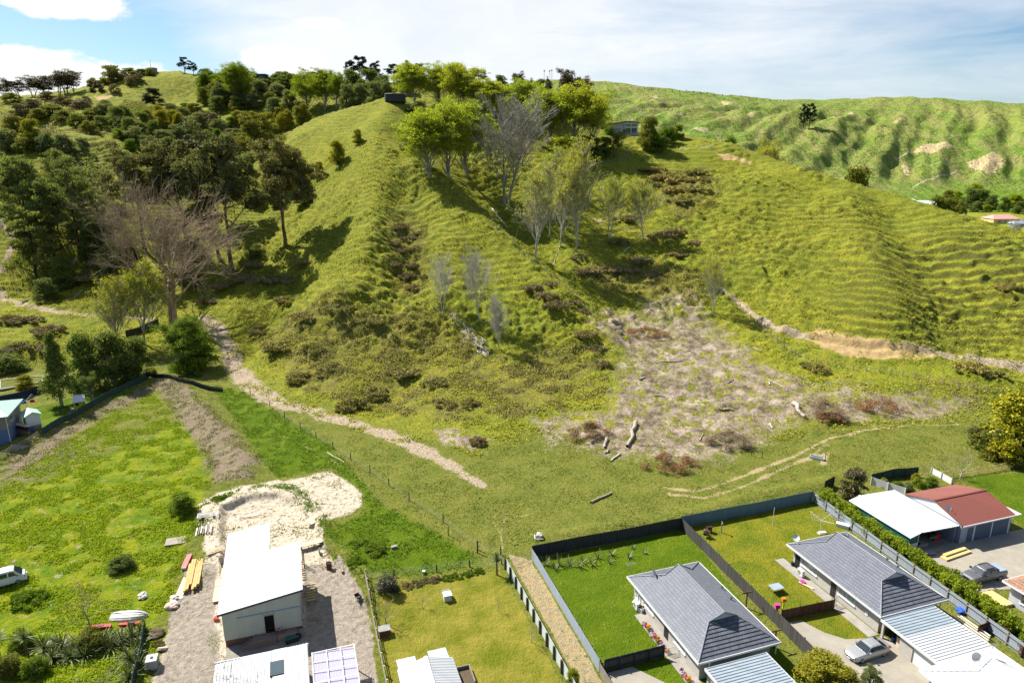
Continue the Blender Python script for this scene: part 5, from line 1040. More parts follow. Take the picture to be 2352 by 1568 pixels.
# white roofed house in the corner
eC, hw, hl, w, l = hip_house('white_roofed_house', 53.7, 63.3, 24.5, 39.3, 'white roofed house in the bottom right corner', M['roofwhite'], M['roofwhite'], M['white'], M['brick'])
dish(58.2, 37.6, 3.6, 'white satellite dish on the white roof in the corner', -.5, .5)
def aerial(a, b, z, label, h=1.8):
    e = at('tv_aerial', a, b, label, 'aerial', z=z); MB().cyl((0, 0, -.2), (0, 0, h), .025).build('mast', M['stonegrey'], e); m = MB(); m.cyl((-.6, 0, h - .15), (.6, 0, h - .15), .02, .02, 6)
    for k in range(7): m.cyl((-.5 + k * .17, -.35 + k * .03, h - .15), (-.5 + k * .17, .35 - k * .03, h - .15), .012, .012, 4)
    m.build('antenna_bars', M['stonegrey'], e)
aerial(59.3, 37.0, 4.2, 'thin television aerial beside the dish on the white roof'); aerial(34.9, 61.9, 2.2, 'television aerial behind the back corner of the middle lot house')
# garages joining them
def flat_garage(name, a0, a1, b0, b1, z0, z1, label, mats, split):
    e = at(name, (a0 + a1) / 2, (b0 + b1) / 2, label, 'garage'); w, l = (a1 - a0) / 2, (b1 - b0) / 2
    for i, (s0, s1) in enumerate(((l, split), (split, -l))):
        m = MB(); zz = lambda y: z0 + (z1 - z0) * (l - y) / (2 * l); ribbed(m, (-w, s1, zz(s1)), (-w, s0, zz(s0)), (w, s0, zz(s0)), (w, s1, zz(s1)), .34, .065); m.build('roof', mats[i], e)
    pt('fascia', M['trim'], e, [(-w - .08, -w - .005, -l, l, z1 - .28, z1 + .03)]); pt('fascia', M['trim'], e, [(w + .005, w + .08, -l, l, z1 - .28, z1 + .03)]); return e, w, l
g, w, l = flat_garage('garage', 56.45, 63.6, 39.35, 46.5, 2.45, 2.42, 'corrugated roofed garage between the cream brick house and the white roof', (M['corr'], M['corrwhite']), .6)
[pt('wall', M['brick'], g, [q]) for q in ((-w + .25, -w + .45, -l + 3.3, -l + 4.85, -.1, 2.15), (-w + .25, -w + .45, -l, -l + .35, -.1, 2.15), (w - .45, w - .25, -l, l, -.1, 2.15), (-w + .25, -w + .45, l - .25, l, -.1, 2.15))]
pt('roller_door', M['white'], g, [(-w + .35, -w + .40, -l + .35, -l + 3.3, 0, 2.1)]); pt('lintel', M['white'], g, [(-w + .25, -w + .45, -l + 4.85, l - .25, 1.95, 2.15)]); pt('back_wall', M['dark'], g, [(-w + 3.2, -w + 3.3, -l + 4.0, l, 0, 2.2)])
m = MB(); rng0 = random.Random(4)
for k, (mat, q) in enumerate((('redp', (.5, .9, 0, .4, 0, .7)), ('ply', (.6, 1.0, .7, 1.1, 0, 1.2)), ('greenplastic', (1.0, 1.3, 1.2, 1.5, 0, 1.5)), ('blue', (.7, 1.0, 1.6, 1.8, 0, .6)), ('redp', (1.1, 1.5, 1.7, 2.0, 0, .5)))):
    x, y = -w + .2, l - 2.6; e = link('storage_tub', None); X, Y = LW(60.0 + x + q[0], 42.9 + y + q[2]); e.location = (X, Y, .01); e.rotation_euler = (0, 0, TH); tag(e, ['red tub nearest the wall just inside the open garage', 'brown carton behind the red tub in the open garage', 'green tub stacked tall in the open garage', 'low blue tub at the back of the open garage', 'small red tub in the open garage doorway'][k], 'tub', 'clutter in the open garage')
    d = (q[1] - q[0], q[3] - q[2], q[5]); pt('bin', M[mat], e, [(0, d[0], 0, d[1], 0, d[2])]); pt('lid', M['black'], e, [(-.02, d[0] + .02, -.02, d[1] + .02, d[2], d[2] + .04)])
g, w, l = flat_garage('carport', 34.7, 41.6, 38.4, 46.2, 2.35, 2.35, 'silver ribbed carport roof in front of the middle lot house', (M['corr'], M['corr']), -2)
pt('wall', M['brick'], g, [(-w + .3, -w + .45, -l, l, -.1, 2.05), (w - .45, w - .3, -l, l, -.1, 2.05)]); pt('garage_door', M['teal'], g, [(-w + .26, -w + .29, -l + 1, l - 1.4, 0, 1.9)])
# front left white building (bottom edge)
g = at('corrugated_roof_house', -5.65, 55.7, 'house with white corrugated roof and skylight at the bottom edge', 'house'); w, l = 4.25, 5.25
m = MB(); ribbed(m, (-w, -l, 2.75), (w, -l, 2.95), (w, l, 2.95), (-w, l, 2.75), .30, .06); m.build('roof', M['corrwhite'], g); pt('wall', M['cream'], g, [(-w + .4, w - .4, -l + .3, l - .4, -.1, 2.55)]); pt('flashing_strip', M['roofwhite'], g, [(1.0, 2.3, -l, l, 2.94, 2.97)])
k = pt('skylight', M['charcoal'], g, [(.75, 2.0, 1.6, 3.5, 2.9, 3.08)]); pt('skylight_pane', M['glass'], k, [(.85, 1.9, 1.75, 3.35, 3.08, 3.10)]); pt('gutter', M['white'], g, [(-w - .08, w + .08, l, l + .09, 2.62, 2.86)])
g = at('pergola', .95, 54.7, 'translucent lilac polycarbonate pergola at the bottom edge', 'pergola'); m = MB(); ribbed(m, (-2.05, -4.9, 2.75), (2.1, -4.9, 2.5), (2.1, 4.85, 2.5), (-2.05, 4.85, 2.75), .14, .02, .02); m.build('roofing', M['poly'], g)
m = MB()
for i in range(8): m.box(-2.05, 2.1, -4.9 + i * 1.38, -4.82 + i * 1.38, 2.80, 2.83)
for i in range(4): m.box(-2.0 + i * 1.33, -1.93 + i * 1.33, -4.9, 4.85, 2.835, 2.86)
m.build('battens', M['white'], g)
for sx, sy in ((2.0, 4.7), (2.0, 0), (2.0, -4.7), (-2.0, 4.7)): pt('post', M['white'], g, [(sx - .05, sx + .05, sy - .05, sy + .05, 0, 2.5)])
# half-built house with the big white roof
e = at('unfinished_house', -5.75, 74.5, 'cream house under construction with a big plain white roof', 'house'); zr = lambda a: 4.28 + (a + 4.25) / 8.5 * 1.17
def rp(a, b): return (a, b, zr(a))
m = MB(); m.slab([rp(-4.25, -8.1), rp(4.25, -8.1), rp(4.25, 1.7), rp(.75, 1.7), rp(.75, 8.2), rp(-4.25, 8.2)], .10); m.build('roof', M['roofwhite'], e)
m = MB()
for k in range(27):
    b_ = -7.9 + k * .6; x1 = 4.2 if b_ < 1.7 else .7; p_, q_ = rp(-4.2, b_), rp(x1, b_); m.beam((p_[0], p_[1], p_[2] + .015), (q_[0], q_[1], q_[2] + .015), .05, .04)
m.build('roof_seams', M['roofwhite'], e)
m = MB(); m.slab([rp(-4.28, -8.12), rp(4.28, -8.12), rp(4.28, -8.07), rp(-4.28, -8.07)], .24); m.slab([rp(-4.30, -8.1), rp(-4.26, -8.1), rp(-4.26, 8.2), rp(-4.30, 8.2)], .22); m.build('fascia', M['charcoal'], e)
m = MB(); ze = .75
def wallq(a0, b0, a1, b1, t=.06):
    d = Vector((a1 - a0, b1 - b0, 0)).normalized() * 0; n = Vector((b1 - b0, -(a1 - a0), 0)).normalized() * t
    P = [(a0, b0, ze), (a1, b1, ze), (a1, b1, zr(a1) - .12), (a0, b0, zr(a0) - .12)]; Q = [(p[0] - n.x, p[1] - n.y, p[2]) for p in P]; m.face(P); m.face(Q[::-1])
    for i in range(4): j = (i + 1) % 4; m.face([P[j], P[i], Q[i], Q[j]])
wallq(-3.9, -7.7, .15, -7.7); wallq(1.10, -7.7, 3.9, -7.7); wallq(3.9, -7.7, 3.9, 1.4); wallq(3.9, 1.4, .5, 1.4); wallq(.5, 1.4, .5, 7.9); wallq(.5, 7.9, -3.9, 7.9); wallq(-3.9, 7.9, -3.9, -7.7)
m.face([(.15, -7.7, 2.85), (1.10, -7.7, 2.85), (1.10, -7.7, zr(1.1) - .12), (.15, -7.7, zr(.15) - .12)]); m.build('wall', M['cream'], e)
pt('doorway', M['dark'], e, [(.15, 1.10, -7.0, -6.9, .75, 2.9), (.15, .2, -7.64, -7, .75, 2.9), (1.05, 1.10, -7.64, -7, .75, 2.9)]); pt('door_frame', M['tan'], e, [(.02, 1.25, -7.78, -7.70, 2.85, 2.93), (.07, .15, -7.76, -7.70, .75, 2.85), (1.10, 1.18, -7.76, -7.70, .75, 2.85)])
pt('base_boards', M['decking'], e, [(-3.85, 3.85, -7.68, -7.62, -.1, .74), (3.8, 3.86, -7.6, 1.3, -.1, .74), (-3.86, -3.8, -7.6, 7.8, -.1, .74)]); pt('flashing', M['silverfence'], e, [(-2.5, 3.8, -7.80, -7.71, 3.12, 3.25)]); pt('floor', M['concdark'], e, [(-3.7, 3.7, -6.9, 1.2, .6, .7)])
for k in range(4): pt('step', M['decksteps'], e, [(-2.3 + k * .38, -1.92 + k * .38, -8.95, -7.8, 0, .19 * (k + 1))])
pt('deck', M['decksteps'], e, [(-.78, 1.2, -8.95, -7.8, .05, .76)]); pt('deck', M['decksteps'], e, [(1.22, 3.3, -8.55, -7.8, .05, .72)]); pt('deck', M['decksteps'], e, [(3.32, 4.1, -8.45, -7.8, .05, .55)])
# timber framing and deck joists beyond the notch
e2 = at('deck_framing', -3.1, 78.4, 'bare timber floor joists in the notch of the unfinished house', 'framing'); m = MB()
for k in range(6): m.box(-1.75, 1.6, -1.6 + k * .5, -1.52 + k * .5, .55, .75)
m.build('joists', M['pine'], e2); m = MB()
for k in (-1.3, -.3): m.box(k, k + .15, -1.6, 1.6, .76, .80)
m.build('planks', M['ply'], e2); pt('post', M['oldwood'], e2, [(1.6, 1.7, 1.3, 1.4, 0, 2.6)]); pt('post', M['charcoal'], e2, [(1.75, 1.86, .6, .7, 0, 2.2)])
e2 = at('timber_crate_deck', -.75, 73.0, 'narrow slatted timber frame against the right wall of the unfinished house', 'framing'); m = MB()
for k in range(7): m.box(-.55, .55, -1.6 + k * .5, -1.52 + k * .5, .42, .56)
m.build('slats', M['pineyellow'], e2); pt('bearer', M['oldwood'], e2, [(-.55, -.47, -1.6, 1.5, .2, .42), (.47, .55, -1.6, 1.5, .2, .42)])
# small shed with lean-tos
g = at('garden_shed', 9.35, 51.0, 'gabled shed with white ribbed roof in the dry grass yard', 'shed'); l = 4.2
m = MB(); ribbed(m, (-2.75, l, 2.35), (-2.75, -l, 2.35), (0, -l, 3.15), (0, l, 3.15), .22, .035); m.build('roof_side', M['corrwhite'], g); m = MB(); ribbed(m, (0, l, 3.15), (0, -l, 3.15), (2.7, -l, 2.35), (2.7, l, 2.35), .22, .035); m.build('roof_side', M['corrwhite'], g)
pt('ridge_capping', M['roofwhite'], g, [(-.18, .18, -l, l, 3.16, 3.22)]); m = MB(); m.box(-2.55, 2.5, -l + .2, l - .15, -.1, 2.3); m.face([(-2.55, l - .15, 2.3), (2.5, l - .15, 2.3), (0, l - .15, 3.08)]); m.build('wall', M['oldwood'], g)
for x0, x1, y1, nm in ((-2.6, -.75, 1.75, 'leanto'), (.55, 2.4, 2.0, 'leanto')):
    m = MB(); ribbed(m, (x0, l + .02, 2.25), (x1, l + .02, 2.25), (x1, l + y1, 2.0), (x0, l + y1, 2.0), .16, .03); m.build('leanto_roof', M['corrwhite'], g); pt('leanto_wall', M['oldwood'], g, [(x0 + .1, x1 - .1, l, l + y1 - .15, -.1, 1.95)])
g = at('raised_planter', 12.85, 54.6, 'open timber planter box right of the gabled shed', 'planter'); pt('boards', M['oldwood'], g, [(-.9, .9, 1.1, 1.2, 0, .6), (.9, 1.0, -1.2, 1.2, 0, .6), (-.9, -.8, -1.2, 1.1, 0, .6)]); pt('soil', M['soil'], g, [(-.8, .9, -1.2, 1.1, 0, .25)])
# red roofed garage
g = at('red_roofed_garage', 85.7, 61.75, 'blue grey double garage with red corrugated roof', 'garage'); w, l = 4.75, 4.6
m = MB(); ribbed(m, (-w, -l, 2.85), (w, -l, 2.85), (w, 0, 4.25), (-w, 0, 4.25), .22, .03); m.build('roof_side', M['red'], g); m = MB(); ribbed(m, (-w, 0, 4.25), (w, 0, 4.25), (w, l, 2.85), (-w, l, 2.85), .22, .03); m.build('roof_side', M['red'], g)
pt('ridge_capping', M['red'], g, [(-w, w, -.16, .16, 4.26, 4.31)]); m = MB(); m.box(-w + .2, w - .2, -l + .35, l - .35, -.1, 2.8)
m.build('wall', M['bluegrey'], g); m = MB()
for x in (-w + .17, w - .17): MB().face([(x, -l + .35, 2.75), (x, l - .35, 2.75), (x, 0, 4.15)]).build('gable', M['white'], g)
m = MB(); pt('gutter', M['white'], g, [(-w, w, -l - .09, -l - .01, 2.68, 2.86)])
for x0 in (-1.9, 1.25): pt('roller_door', M['garagedoor'], g, [(x0, x0 + 2.75, -l + .30, -l + .348, 0, 2.35)])
k = pt('door', M['garagedoor'], g, [(-3.3, -2.4, -l + .30, -l + .348, 0, 2.1)]); pt('handle', M['white'], k, [(-2.55, -2.48, -l + .26, -l + .298, 1.0, 1.05)])
for x in (-2.2, .98, 4.1): pt('corner_trim', M['trim'], g, [(x, x + .14, -l + .31, -l + .348, 0, 2.7)])
g = at('lean_to_porch', 91.2, 59.4, 'small white roofed lean to at the right end of the red garage', 'lean-to'); pt('roof', M['white'], g, [(-.6, .7, -2.0, 2.0, 2.5, 2.58)]); pt('wall', M['oldwood'], g, [(-.5, .5, .5, 1.8, 0, 2.45)])
g = at('open_carport', 77.0, 63.0, 'open fronted shed with white steel roof and green side wall behind the hedge', 'shed'); m = MB()
ribbed(m, (-4.2, -5.2, 2.25), (-2.4, -5.2, 2.75), (-2.4, 5.2, 2.75), (-4.2, 5.2, 2.25), .3, .03); m.build('roof_side', M['corr'], g); m = MB(); ribbed(m, (-2.4, -5.2, 2.75), (4.15, -5.2, 2.55), (4.15, 5.2, 2.55), (-2.4, 5.2, 2.75), .4, .05); m.build('roof_side', M['corr'], g)
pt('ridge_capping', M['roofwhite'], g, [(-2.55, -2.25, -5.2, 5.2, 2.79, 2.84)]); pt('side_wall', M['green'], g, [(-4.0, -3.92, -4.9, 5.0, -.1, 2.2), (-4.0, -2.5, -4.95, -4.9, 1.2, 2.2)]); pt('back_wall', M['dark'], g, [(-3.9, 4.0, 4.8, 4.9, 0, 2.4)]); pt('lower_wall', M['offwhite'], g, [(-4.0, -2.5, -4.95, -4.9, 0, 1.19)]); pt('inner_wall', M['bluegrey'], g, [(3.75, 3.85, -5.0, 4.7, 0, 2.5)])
pt('post', M['white'], g, [(-2.45, -2.35, -4.9, -4.8, 0, 2.6)]); window(g, 2.6, -3.0, 1.0, 1.0, .8, '-y', 'glass')
for k, (mt, q, lb) in enumerate((('greenplastic', (0, 1.3, -4.6, -4.2, 1.0, 1.2), 'lime green kayak shelf item in the open shed'), ('redp', (1.6, 2.6, -4.0, -3.4, 0, .9), 'red mower stored in the open shed'), ('stonegrey', (-1.8, -.2, -4.7, -3.8, 0, .5), 'grey metal frame on the floor of the open shed'))):
    e = at(['plastic_tub', 'red_mower', 'metal_frame'][k], 77.0, 63.0, lb, ['tub', 'mower', 'frame'][k]); pt('body', M[mt], e, [q]); pt('handle', M['black'], e, [(q[0] + .1, q[0] + .15, q[2], q[3], q[5], q[5] + .3)])
g = at('trailer', 74.6, 56.9, 'low flat metal trailer at the mouth of the open shed', 'trailer'); pt('bed', M['stonegrey'], g, [(-.6, 1.4, -.5, .5, .35, .42)]); pt('drawbar', M['stonegrey'], g, [(1.4, 2.7, -.05, .05, .33, .40)])
for y in (-.55, .5): MB().cyl((0, y, .25), (0, y + .1, .25), .25, .25, 12).build('wheel', M['tyre'], g)
dish(81.6, 60.3, 3.1, 'white satellite dish on the white gable by the red roof', -.3, .4)
# brown tiled house at the right edge
g = at('weatherboard_house', 79.5, 42.3, 'blue grey weatherboard house with brown tiled roof at the right edge', 'house'); m = MB(); courses(m, [(0, (-4.6, 4.9, 2.6), (-4.6, -6, 2.6)), (1, (0, 1.0, 4.6), (0, -6, 4.6))], 12); m.build('roof_side', M['terracotta'], g)
m = MB(); courses(m, [(0, (4.6, 4.9, 2.6), (-4.6, 4.9, 2.6)), (1, (.05, 1.0, 4.6), (-.05, 1.0, 4.6))], 12); m.build('roof_end', M['terracotta'], g); pt('gutter', M['white'], g, [(-4.7, -4.61, -6, 4.95, 2.42, 2.62), (-4.6, 4.6, 4.91, 5.0, 2.42, 2.62)]); pt('wall', M['weather'], g, [(-4.0, 4.0, -6, 4.3, -.1, 2.5)])
window(g, -4.0, 1.6, .9, 1.4, 1.2, '-x', 'glass'); pt('deck', M['pineyellow'], g, [(-6.2, -4.1, 3.6, 6.2, .02, .35)])
# ---------------------------------------------------------------- paving laid on the lots
def paving(name, pts, mat, z=.02, R=None):
    P = [(*(W(R, *p) if R else LW(*p)),) for p in pts]; zz = z + .01; A = sum(P[i][0] * P[(i+1) % len(P)][1] - P[(i+1) % len(P)][0] * P[i][1] for i in range(len(P)))
    if A < 0: P = P[::-1]
    m = MB(); m.slab([(x, y, zz + max(0, 0)) for x, y in P], .10 + zz); o = m.build(name, mat); tag(o, kind='structure'); return o
paving('driveway', [(48.2, 36), (48.3, 51.6), (50.6, 51.4), (51.6, 49.0), (53.0, 47.4), (56.2, 46.6), (57.3, 46.4), (57.3, 36)], M['conc'], .05)
paving('path', [(55.6, 62), (55.6, 46.9), (56.9, 46.9), (56.9, 62)], M['patio'], .045)
paving('path', [(33.5, 58), (33.5, 44), (34.9, 44), (34.9, 58)], M['patio'], .045)
paving('driveway', [(26.7, 44), (26.7, 50.9), (29.5, 50.9), (31.5, 48), (32, 44)], M['conc'], .05)
paving('concrete_yard', [(71.3, 40.5), (71.2, 58.4), (76, 57.9), (81, 58.0), (97, 57.3), (97, 46), (86, 46), (75.4, 49.0), (74.0, 44), (72.5, 38)], M['conc'], .05)
paving('concrete_floor', [(73.2, 58.0), (73.2, 67.8), (80.7, 67.8), (80.7, 58.05)], M['concdark'], .03)
paving('patio', [(-9.6, 61.2), (-9.5, 66.7), (-1.6, 66.7), (-1.6, 61.2)], M['concdark'], .05)
paving('patio', [(11.8, 47), (11.8, 53.3), (13.6, 53.3), (14, 47)], M['patio'], .05)
# ---------------------------------------------------------------- fences
def fence(name, pts, h, pm, qm, label, sp=2.4, kind='panel', world=False, pw=.10, over=.05, side=1, cat='fence', rails=True, zb=None, postname='post'):
    P = [p if world else LW(*p) for p in pts]; o0 = P[0]; z0 = height(*o0); e = link(name, None, None, (o0[0], o0[1], z0)); tag(e, label, cat); e.empty_display_size = .5
    stations = []
    for i in range(len(P) - 1):
        a, b = np.array(P[i]), np.array(P[i+1]); n = max(1, round(np.linalg.norm(b - a) / sp)); stations += [tuple(a + (b - a) * k / n) for k in range(n)]
    stations.append(P[-1]); Z = [height(*p) if zb is None else zb for p in stations]
    pm_me = MB(); pm_me.box(-pw / 2, pw / 2, -pw / 2, pw / 2, -.3, h + over); me = None
    for (x, y), z in zip(stations[:100], Z):
        if me is None: q = pm_me.build(postname, qm, e); me = q.data
        else: q = link(postname, me, e)
        q.location = (x - o0[0], y - o0[1], z - z0); q.rotation_euler = (0, 0, TH + (0 if not world else .2))
    m = MB(); rr = (MB(), MB()); u = 0
    for k in range(len(stations) - 1):
        a = Vector((stations[k][0] - o0[0], stations[k][1] - o0[1], Z[k] - z0)); b = Vector((stations[k+1][0] - o0[0], stations[k+1][1] - o0[1], Z[k+1] - z0)); d = (b - a); L_ = d.length; d.normalize(); n = Vector((-d.y, d.x, 0)).normalized() * side
        if kind == 'panel':
            off = n * (pw / 2 + .02); t = n * .02; lo = Vector((0, 0, -.05)); hi = Vector((0, 0, h))
            for s0 in (off, off + t): m.face([a + s0 + lo, b + s0 + lo, b + s0 + hi, a + s0 + hi], [(u, 0), (u + L_, 0), (u + L_, h), (u, h)])
            m.face([a + off + hi, b + off + hi, b + off + t + hi, a + off + t + hi])
            if rails:
                for hh, r in zip((.35, h - .25), rr): r.beam(a - n * .02 + Vector((0, 0, hh)), b - n * .02 + Vector((0, 0, hh)), .06, .09)
        elif kind == 'wire':
            for hh in (.2, .45, .7, .95): m.cyl(a + Vector((0, 0, hh)), b + Vector((0, 0, hh)), .008, .008, 3, False)
        elif kind == 'rail':
            for hh in (.35, .75, 1.05): m.beam(a + n * .06 + Vector((0, 0, hh)), b + n * .06 + Vector((0, 0, hh)), .04, .12)
        u += L_
    if m.v: m.build({'panel': 'panelling', 'wire': 'wires', 'rail': 'rails'}[kind], pm, e)
    for r in rr:
        if r.v: r.build('rail', qm, e)
    return e
fence('sheet_fence', [(26.4, 72.1), (48.3, 72.1)], 1.75, M['blackfence'], M['charcoal'], 'charcoal sheet fence across the back of the middle lot', 2.4, side=1, rails=False, pw=.08)
fence('steel_fence', [(48.45, 72.5), (70.9, 72.9)], 1.75, M['bluefence'], M['bluefence'], 'blue steel fence across the back of the right lot', 2.4, side=-1, rails=False, pw=.05)
fence('paling_fence', [(48.3, 72.0), (47.6, 52), (47.1, 38)], 1.7, M['darkfence'], M['blackfence'], 'long charcoal paling fence between the two slate roofed houses', 2.3, side=-1)
fence('steel_fence', [(26.4, 72.0), (26.1, 51.3)], 1.5, M['silverfence'], M['post'], 'pale galvanised fence on the right of the sandy alley', 2.1, side=-1)
fence('timber_fence', [(26.05, 51.1), (25.9, 38)], 1.3, M['oldwood'], M['post'], 'old brown timber fence at the bottom end of the sandy alley', 2.1, side=-1)
fence('paling_fence', [(26.5, 51.1), (33.2, 51.1)], 1.5, M['darkfence'], M['blackfence'], 'short black paling fence in front of the middle lawn', 1.7, side=1)
fence('paling_fence', [(48.6, 52.2), (55.5, 51.9)], 1.35, M['brownfence'], M['brownfence'], 'short reddish brown paling fence above the driveway', 2.3, side=-1)
fence('hedge_fence', [(70.9, 72.7), (69.4, 54), (68.2, 39)], 1.55, M['silverfence'], M['postgrey'], 'grey steel fence along the foot of the hedge', 2.6, side=1)
fence('panel_fence', [(22.4, 70.9), (22.4, 38)], 1.5, M['whitefence'], M['post'], 'white panel fence with dark posts on the left of the sandy alley', 2.0, side=1, pw=.20, rails=False)
fence('rail_fence', [(5.6, 73.0), (5.65, 44)], 1.15, M['oldwood'], M['ply'], 'weathered timber rail fence right of the gravel yard', 2.0, 'rail', side=-1, pw=.12)
fence('wire_fence', [(5.6, 73.0), (9.0, 73.4), (14.2, 73.1), (18.3, 72.7), (22.3, 72.0)], .95, M['stonegrey'], M['post'], 'low post and wire fence behind the dry grass yard', 3.6, 'wire', pw=.14)
e = at('wire_gate', 22.5, 70.8, 'wide wire mesh gate closing the top of the sandy alley', 'gate'); m = MB(); m.cyl((0, 0, 1.1), (3.7, 1.2, 1.1), .02).cyl((0, 0, .1), (3.7, 1.2, .1), .02)
for k in range(5): m.cyl((.92 * k, .3 * k, .1), (.92 * k, .3 * k, 1.1), .015)
m.build('frame', M['postgrey'], e); m = MB()
for k in range(24): m.cyl((.154 * k, .05 * k, .1), (.154 * k, .05 * k, 1.1), .006, .006, 3, False)
m.build('mesh', M['stonegrey'], e)
e = at('gate', 33.6, 51.2, 'narrow pale gate beside the black paling fence', 'gate'); pt('bars', M['trim'], e, [(0, 1.1, 0, .03, .9, .95), (0, 1.1, 0, .03, .1, .15)] + [(.15 * k, .15 * k + .03, 0, .03, .15, .9) for k in range(8)])
e = at('gate', 55.5, 52.3, 'grey gate between brown fence and cream brick wall', 'gate'); pt('bars', M['stonegrey'], e, [(0, .9, 0, .03, 1.1, 1.15), (0, .9, 0, .03, .1, .15)] + [(.15 * k, .15 * k + .03, 0, .03, .15, 1.1) for k in range(6)])
# garden plot behind the sheds on the right
R6 = lambda *p: [W('R6', *q) for q in p]
fence('board_fence', R6((0, 330), (60, 300)), 1.5, M['darkfence'], M['post'], 'dark timber fence behind the magnolia', 2.4, world=True)
fence('board_fence', R6((300, 285), (450, 245), (600, 235)), 1.6, M['greenfence'], M['post'], 'weathered green board fence behind the vegetable garden', 2.4, world=True)
fence('white_wall', R6((690, 215), (820, 285)), 1.0, M['white'], M['white'], 'white slanting garden wall left of the leaning pale trees', 2.5, world=True, rails=False)
fence('white_rail', R6((300, 290), (520, 360)), 1.3, M['trim'], M['trim'], 'white capped side fence beside the magnolia', 2.5, world=True, rails=False)
fence('rail_fence', R6((760, 245), (900, 230), (1080, 205), (1200, 180), (1292, 160)), 1.1, M['pineyellow'], M['pineyellow'], 'tan post and rail fence at the edge of the far right lawn', 2.5, 'rail', world=True, pw=.12)
# far left green fence and its neighbours
R7 = lambda *p: [hit(*q, 'R7')[:2] for q in p]
fence('steel_fence', R7((545, 1190), (760, 1060), (1000, 940), (1200, 830), (1420, 700), (1620, 610), (1850, 490)) + [hit(335, 860)[:2]], 1.25, M['greenfence'], M['post'], 'long dark green fence climbing beside the left embankment', 2.5, world=True, side=-1)
fence('steel_fence', [hit(338, 862)[:2], hit(420, 880)[:2], hit(512, 900)[:2]], 1.0, M['greenfence'], M['post'], 'green fence across the top of the embankment', 2.5, world=True)
fence('board_fence', R7((0, 800), (230, 760), (320, 740), (540, 650)), 1.7, M['navy'], M['navy'], 'navy blue board fence behind the clothesline', 2.3, world=True, rails=False)
fence('sheet_fence', [hit(290, 775)[:2], hit(320, 765)[:2], hit(365, 745)[:2]], 1.8, M['blackfence'], M['post'], 'black cloth fence under the spreading bare tree', 2.5, world=True, rails=False)
fence('low_rail_fence', R7((0, 1500), (180, 1400), (350, 1315), (500, 1220)), .5, M['oldwood'], M['oldwood'], 'low broken timber rail at the foot of the left embankment', 2.0, 'rail', world=True)
# farm fences
Hs = lambda *p: [hit(*q)[:2] for q in p]
fence('farm_fence', Hs((935, 392), (975, 398), (1000, 412), (1030, 430), (1060, 450), (1100, 482), (1140, 520), (1190, 565), (1225, 600), (1270, 640), (1330, 690)), 1.15, M['stonegrey'], M['postgrey'], 'post and wire fence running down the central spur', 2.6, 'wire', world=True, pw=.14)
fence('farm_fence', Hs((1340, 392), (1380, 380), (1420, 368), (1450, 358)), 1.3, M['stonegrey'], M['postgrey'], 'close posted fence below the hilltop house', 1.3, 'wire', world=True, pw=.16)
fence('farm_fence', Hs((1120, 398), (1160, 405), (1200, 402), (1260, 400)), 1.1, M['stonegrey'], M['postgrey'], 'faint wire fence behind the tallest bare poplar', 2.6, 'wire', world=True, pw=.12)
fence('farm_fence', Hs((1672, 668), (1700, 705), (1740, 745), (1770, 775), (1800, 800), (1850, 825), (1900, 838), (1960, 848), (2020, 855), (2100, 868), (2200, 890), (2300, 905), (2352, 915)), 1.1, M['stonegrey'], M['postgrey'], 'post and wire fence below the clay track', 2.4, 'wire', world=True, pw=.15)
fence('farm_fence', Hs((575, 905), (620, 935), (690, 985), (765, 1030), (850, 1085), (940, 1150), (1018, 1200), (1097, 1262), (1150, 1275)), 1.3, M['stonegrey'], M['post'], 'thin wire fence along the edge of the lush grass triangle', 7.5, 'wire', world=True, pw=.12)
fence('ridge_fence', Hs((1480, 205), (1560, 212), (1640, 219), (1720, 228), (1800, 234)), 3.0, M['stonegrey'], M['post'], 'distant fence along the far ridge', 14, 'wire', world=True, pw=.8)
fence('board_fence', [LW(0, 0)] and Hs((2262, 500), (2352, 508), (2420, 514)), 2.2, M['postgrey'], M['postgrey'], 'grey board fence beside the far road', 8, world=True, rails=False)
# ---------------------------------------------------------------- hedge and garden plants
def hedge():
    rng = np.random.default_rng(8); e = link('hedge', None); x0, y0 = LW(71.2, 56); e.location = (x0, y0, 0); tag(e, 'long clipped yellow green hedge behind the grey steel fence', 'hedge'); cl = []
    for b in np.arange(39, 72.6, .42):
        ac = 70.35 + (b - 40) * .052; 
        for k in range(4): a = ac + rng.normal() * .42; z = [.5, 1.15, 1.65, 1.8][k] + rng.normal() * .12; X, Y = LW(a, b + rng.normal() * .2); cl.append((X - x0, Y - y0, z, .5 + .1 * rng.random()))
    o = link('foliage', crown_mesh('foliage', cl, 60000, .22, rng, .7, 1, .75), e); setmat(o, LM['hedge'])
hedge()
def gp(kind, name, a, b, h, w, leaf, label, bark='grey', group=None, cat='bush'): x, y = LW(a, b); return plant(kind, name, x, y, h, w, leaf, bark, label=label, cat=cat, group=group)
def px(kind, name, R, x, y, h, w, leaf, label, bark='grey', group=None, cat='bush'): X, Y = W(R, x, y); return plant(kind, name, X, Y, h, w, leaf, bark, label=label, cat=cat, group=group)
px('roundtree', 'magnolia_tree', 'R6', 180, 365, 4.4, 4.6, 'magnolia', 'bushy bronze green magnolia at the top of the hedge', cat='tree')
px('fruit', 'small_tree', 'R6', 775, 240, 4.2, 3.0, 'yellow', 'leaning pale trunked small tree beside the white garden wall', 'pale', cat='tree')
px('fruit', 'small_tree', 'R6', 875, 250, 4.6, 4.6, 'brown', 'bare white trunked tree in front of the tan rail fence', 'pale', cat='tree')
px('fruit', 'blossom_tree', 'R6', 665, 268, 3.0, 3.4, None, 'bare purplish fruit tree in the vegetable garden', 'tan', cat='tree')
